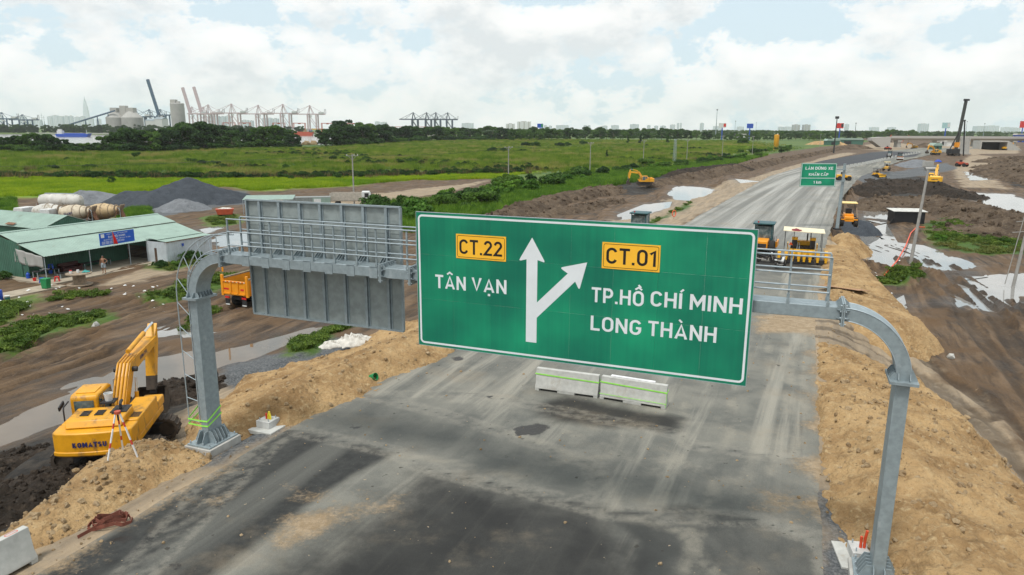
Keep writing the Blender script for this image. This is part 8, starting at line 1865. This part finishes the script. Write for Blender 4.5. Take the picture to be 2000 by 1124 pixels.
e = thing('conveyor', 'long sloping conveyor gallery climbing to the round silos', 'conveyor', (xat(118, yS, 250), yS - 15, -2.5), 0); A_ = Vector((0, 0, zat(252, yS, 118) + 2.5)); B_ = Vector((xat(236, yS, 250) - xat(118, yS, 250), 0, zat(217, yS, 236) + 2.5)); MB().bar(A_, B_, 3.0, 2.6).build('gallery', SLATE, e)
for k in (0.3, 0.5, 0.7, 0.88): q = A_ + (B_ - A_) * k; MB().bar((q.x - 3, 0, 0), (q.x, 0, q.z - 1), 1.0).build('trestle', SLATE, e); MB().bar((q.x + 3, 0, 0), (q.x, 0, q.z - 1), 1.0).build('trestle', SLATE, e)
for u, w, vt, lb in ((300, 18, 236, 'pale grey port warehouse right of the round silos'), (316, 16, 233, 'taller pale grey port warehouse left of the silo tower')):
    s = yS / FPX; e = thing('warehouse', lb, 'warehouse', (xat(u, yS + 80, 250), yS + 80, -2.5), 0); h = zat(vt, yS + 80, u) + 2.5; MB().bx(-w * s / 2, w * s / 2, -14, 14, 0, h).build('wall', WHP, e); MB().prism([(-14.5, h), (14.5, h), (0, h + 4)], 'x', -w * s / 2 - 0.5, w * s / 2 + 0.5).build('roof', GALV, e)
# containers, yard cranes, vessels
CC = [REDP, BLUEP, AMBP, WHP, M('container_green', (0.02, 0.16, 0.10), 0.6), M('container_brown', (0.20, 0.07, 0.04), 0.7), M('container_orange', (0.5, 0.16, 0.04), 0.6)]
cm_ = None
for i in range(110):
    u = rt.uniform(395, 665) if i < 90 else rt.uniform(300, 345); y = yP - rt.uniform(-60, 40); lev = rt.choice((0, 0, 1, 1, 2, 3)); x = round(xat(u, y, 250) / 12.6) * 12.6
    k = rt.randrange(7); e = thing('shipping_container', 'stacked %s shipping container on the quay behind the pink cranes' % ('red', 'blue', 'yellow', 'white', 'green', 'brown', 'orange')[k], 'container', (x, y, -1.5 + lev * 2.65), 0, 'quay containers')
    MB().bx(-6, 6, -1.2, 1.2, 0, 2.6).build('box', CC[k], e); MB().bx(-6.05, 6.05, -1.25, 1.25, 2.3, 2.62).build('top_rail', CC[k], e)
def rtg(label, u, y, w, h, mat):
    s = y / FPX; x = xat(u, y, 250); e = thing('yard_crane', label, 'yard crane', (x, y, -2), 0); a = w * s / 2; H_ = h
    for sx in (-a, a):
        for sy in (-4, 4): MB().bar((sx, sy, 0), (sx, sy, H_), 1.2).build('leg', mat, e)
        MB().bar((sx, -4, 1), (sx, 4, 1), 1.0).build('sill_beam', mat, e)
    for sy in (-4, 4): MB().bar((-a, sy, H_), (a, sy, H_), 1.6).build('girder', mat, e)
    MB().box((0, 0, H_ - 1), (5, 6, 3)).build('trolley', mat, e)
for i, u in enumerate((448, 478, 545, 585, 640, 690)): rtg('red yard gantry crane behind the quay containers, number %s from the silos' % ('one', 'two', 'three', 'four', 'five', 'six')[i], u, 1820, 22, 24, REDP)
for i, u in enumerate((752, 785, 830)): rtg(('small red yard crane left of the distant navy cranes', 'red yard crane just left of the distant navy cranes', 'long red yard crane under the distant navy cranes')[i], u, 2500, 24 if i < 2 else 40, 18, REDP)
def ship(label, u, y, L, mat, house, h):
    e = thing('barge', label, 'barge', (xat(u, y, 265), y, -3.2), 0.03); MB().prism([(-L / 2, h), (-L / 2 + 2, 0.2), (L / 2 - 3, 0.2), (L / 2, h * 1.25), (L / 2 - 2, h)], 'y', -4.5, 4.5).build('hull', mat, e); MB().bx(-L / 2 + 2, -L / 2 + 9, -3, 3, h, h + 4.5).build('wheelhouse', house, e); MB().bx(-L / 2 + 12, L / 2 - 8, -3.4, 3.4, h, h + 1.2).build('hatch_coaming', mat, e); MB().cyl((L / 2 - 5, 0, h), (L / 2 - 5, 0, h + 6), 0.2, n=6).build('mast', house, e)
    MB().bx(-L / 2 + 3, -L / 2 + 7, -2.2, 2.2, h + 4.51, h + 6.5).build('bridge_deck', house, e)
ship('blue river barge with white wheelhouse on the left reach of river', 144, 1010, 46, BLUEP, WHP, 4.0); ship('red coaster with white wheelhouse moored below the pink cranes', 590, 1290, 42, REDP, WHP, 6.0)
ship('grey vessel hull showing below the slate blue cranes', 322, 1330, 40, M('grey_hull', (0.4, 0.42, 0.42), 0.6), WHP, 5)
qy = MB().bx(-900, -100, 1345, 1372, -4, -0.8).build('quay', CONC); struct(qy)
for i, (u, v) in enumerate(((593, 283.5), (600, 283.5), (613, 283))):
    p = T(u, v); e = rocks('riverside_boulder', np.array([[0, 0, 0.4]]), 2.6, 2.6, STONE); e.location = (p.x, p.y, p.z); del e['kind']; tag(e, ('pale boulder on the river bank, first of three', 'pale boulder on the river bank, middle of three', 'larger pale boulder on the river bank, last of three')[i], 'boulder')
# ================================================================== city
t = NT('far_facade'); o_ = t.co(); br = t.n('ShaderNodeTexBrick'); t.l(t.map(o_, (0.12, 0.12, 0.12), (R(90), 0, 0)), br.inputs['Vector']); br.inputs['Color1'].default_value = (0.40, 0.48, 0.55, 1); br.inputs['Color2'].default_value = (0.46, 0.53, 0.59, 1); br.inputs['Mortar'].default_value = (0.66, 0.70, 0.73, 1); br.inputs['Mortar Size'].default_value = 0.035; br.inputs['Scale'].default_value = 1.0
FAC = t.set(br.outputs[0], 0.6)  # pale blue glass tone, with part of the distance haze put into the colour
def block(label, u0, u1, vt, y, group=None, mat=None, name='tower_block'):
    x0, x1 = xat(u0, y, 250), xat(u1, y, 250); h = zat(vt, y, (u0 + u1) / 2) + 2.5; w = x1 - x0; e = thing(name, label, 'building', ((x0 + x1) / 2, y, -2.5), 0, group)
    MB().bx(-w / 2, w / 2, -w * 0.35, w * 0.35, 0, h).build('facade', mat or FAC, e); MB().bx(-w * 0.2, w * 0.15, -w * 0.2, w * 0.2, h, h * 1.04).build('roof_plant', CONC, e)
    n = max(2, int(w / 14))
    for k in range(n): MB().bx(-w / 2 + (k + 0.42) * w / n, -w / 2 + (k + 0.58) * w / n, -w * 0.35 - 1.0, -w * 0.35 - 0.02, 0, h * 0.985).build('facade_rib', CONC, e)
lab = 'hazy pale tower block on the city skyline'; grp = 'hazy city skyline blocks'
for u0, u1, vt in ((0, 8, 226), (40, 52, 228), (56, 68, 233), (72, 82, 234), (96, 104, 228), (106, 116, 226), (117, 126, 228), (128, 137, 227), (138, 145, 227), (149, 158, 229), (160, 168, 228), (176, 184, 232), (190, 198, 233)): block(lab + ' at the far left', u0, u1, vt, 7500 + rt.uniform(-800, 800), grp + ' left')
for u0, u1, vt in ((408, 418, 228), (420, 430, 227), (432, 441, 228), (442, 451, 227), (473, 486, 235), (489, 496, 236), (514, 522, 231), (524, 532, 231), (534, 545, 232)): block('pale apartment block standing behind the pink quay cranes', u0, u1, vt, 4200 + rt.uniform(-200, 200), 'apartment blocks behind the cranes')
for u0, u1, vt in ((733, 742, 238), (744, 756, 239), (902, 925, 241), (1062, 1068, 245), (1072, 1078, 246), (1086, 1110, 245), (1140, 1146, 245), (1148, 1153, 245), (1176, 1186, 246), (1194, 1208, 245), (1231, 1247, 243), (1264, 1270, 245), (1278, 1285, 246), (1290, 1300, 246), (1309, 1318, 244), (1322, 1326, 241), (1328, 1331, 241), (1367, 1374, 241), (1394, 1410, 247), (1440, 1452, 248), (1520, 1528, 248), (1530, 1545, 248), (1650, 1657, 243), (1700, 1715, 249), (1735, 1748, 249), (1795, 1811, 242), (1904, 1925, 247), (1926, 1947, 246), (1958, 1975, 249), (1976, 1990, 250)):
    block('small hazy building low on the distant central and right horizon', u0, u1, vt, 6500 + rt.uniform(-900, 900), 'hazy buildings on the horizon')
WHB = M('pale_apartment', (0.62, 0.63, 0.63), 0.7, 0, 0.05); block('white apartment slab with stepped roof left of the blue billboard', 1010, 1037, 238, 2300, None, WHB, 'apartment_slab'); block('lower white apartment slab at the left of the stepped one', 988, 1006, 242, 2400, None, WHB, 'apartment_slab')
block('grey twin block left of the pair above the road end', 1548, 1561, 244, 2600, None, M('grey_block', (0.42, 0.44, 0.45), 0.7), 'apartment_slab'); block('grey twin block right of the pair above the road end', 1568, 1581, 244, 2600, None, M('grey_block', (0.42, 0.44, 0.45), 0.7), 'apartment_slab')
# the tall tapering skyscraper
yT = 11000.0; s = yT / FPX; e = thing('skyscraper', 'very tall slender stepped skyscraper on the left skyline', 'skyscraper', (xat(170.5, yT, 240), yT, -2.5), 0.2)
HT = zat(189, yT, 170) + 2.5
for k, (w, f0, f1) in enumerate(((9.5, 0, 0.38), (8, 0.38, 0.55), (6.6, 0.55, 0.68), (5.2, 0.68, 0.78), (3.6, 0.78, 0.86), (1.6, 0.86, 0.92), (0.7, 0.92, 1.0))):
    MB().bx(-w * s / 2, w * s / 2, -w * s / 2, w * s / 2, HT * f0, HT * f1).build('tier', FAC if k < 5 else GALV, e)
for u, vt in ((84, 221), (88, 226)):
    y = 4500; e = thing('pylon', 'thin lattice power pylon %s on the left skyline' % ('taller' if vt == 221 else 'shorter'), 'pylon', (xat(u, y, 250), y, -2), 0); H_ = zat(vt, y, u) + 2; MB().lathe([(5, 0), (1.2, H_ * 0.6), (0.8, H_)], 4).build('body', GALV, e); MB().bar((-9, 0, H_ * 0.7), (9, 0, H_ * 0.7), 1.0).build('crossarm', GALV, e); MB().bar((-7, 0, H_ * 0.85), (7, 0, H_ * 0.85), 1.0).build('crossarm', GALV, e)
# ================================================================== haze
hz = MB().bx(-13400, 13400, -2900, 13400, -7.5, 480).build('haze', None)
hm = bpy.data.materials.new('haze_air'); hm.use_nodes = True; ht = hm.node_tree; ht.nodes.clear()
ho = ht.nodes.new('ShaderNodeOutputMaterial'); hv = ht.nodes.new('ShaderNodeVolumePrincipled')
hv.inputs['Color'].default_value = (0.94, 0.98, 1.0, 1); hv.inputs['Density'].default_value = 0.000055; hv.inputs['Anisotropy'].default_value = 0.0
ht.links.new(hv.outputs[0], ho.inputs['Volume']); hz.data.materials.append(hm); stuff(hz)
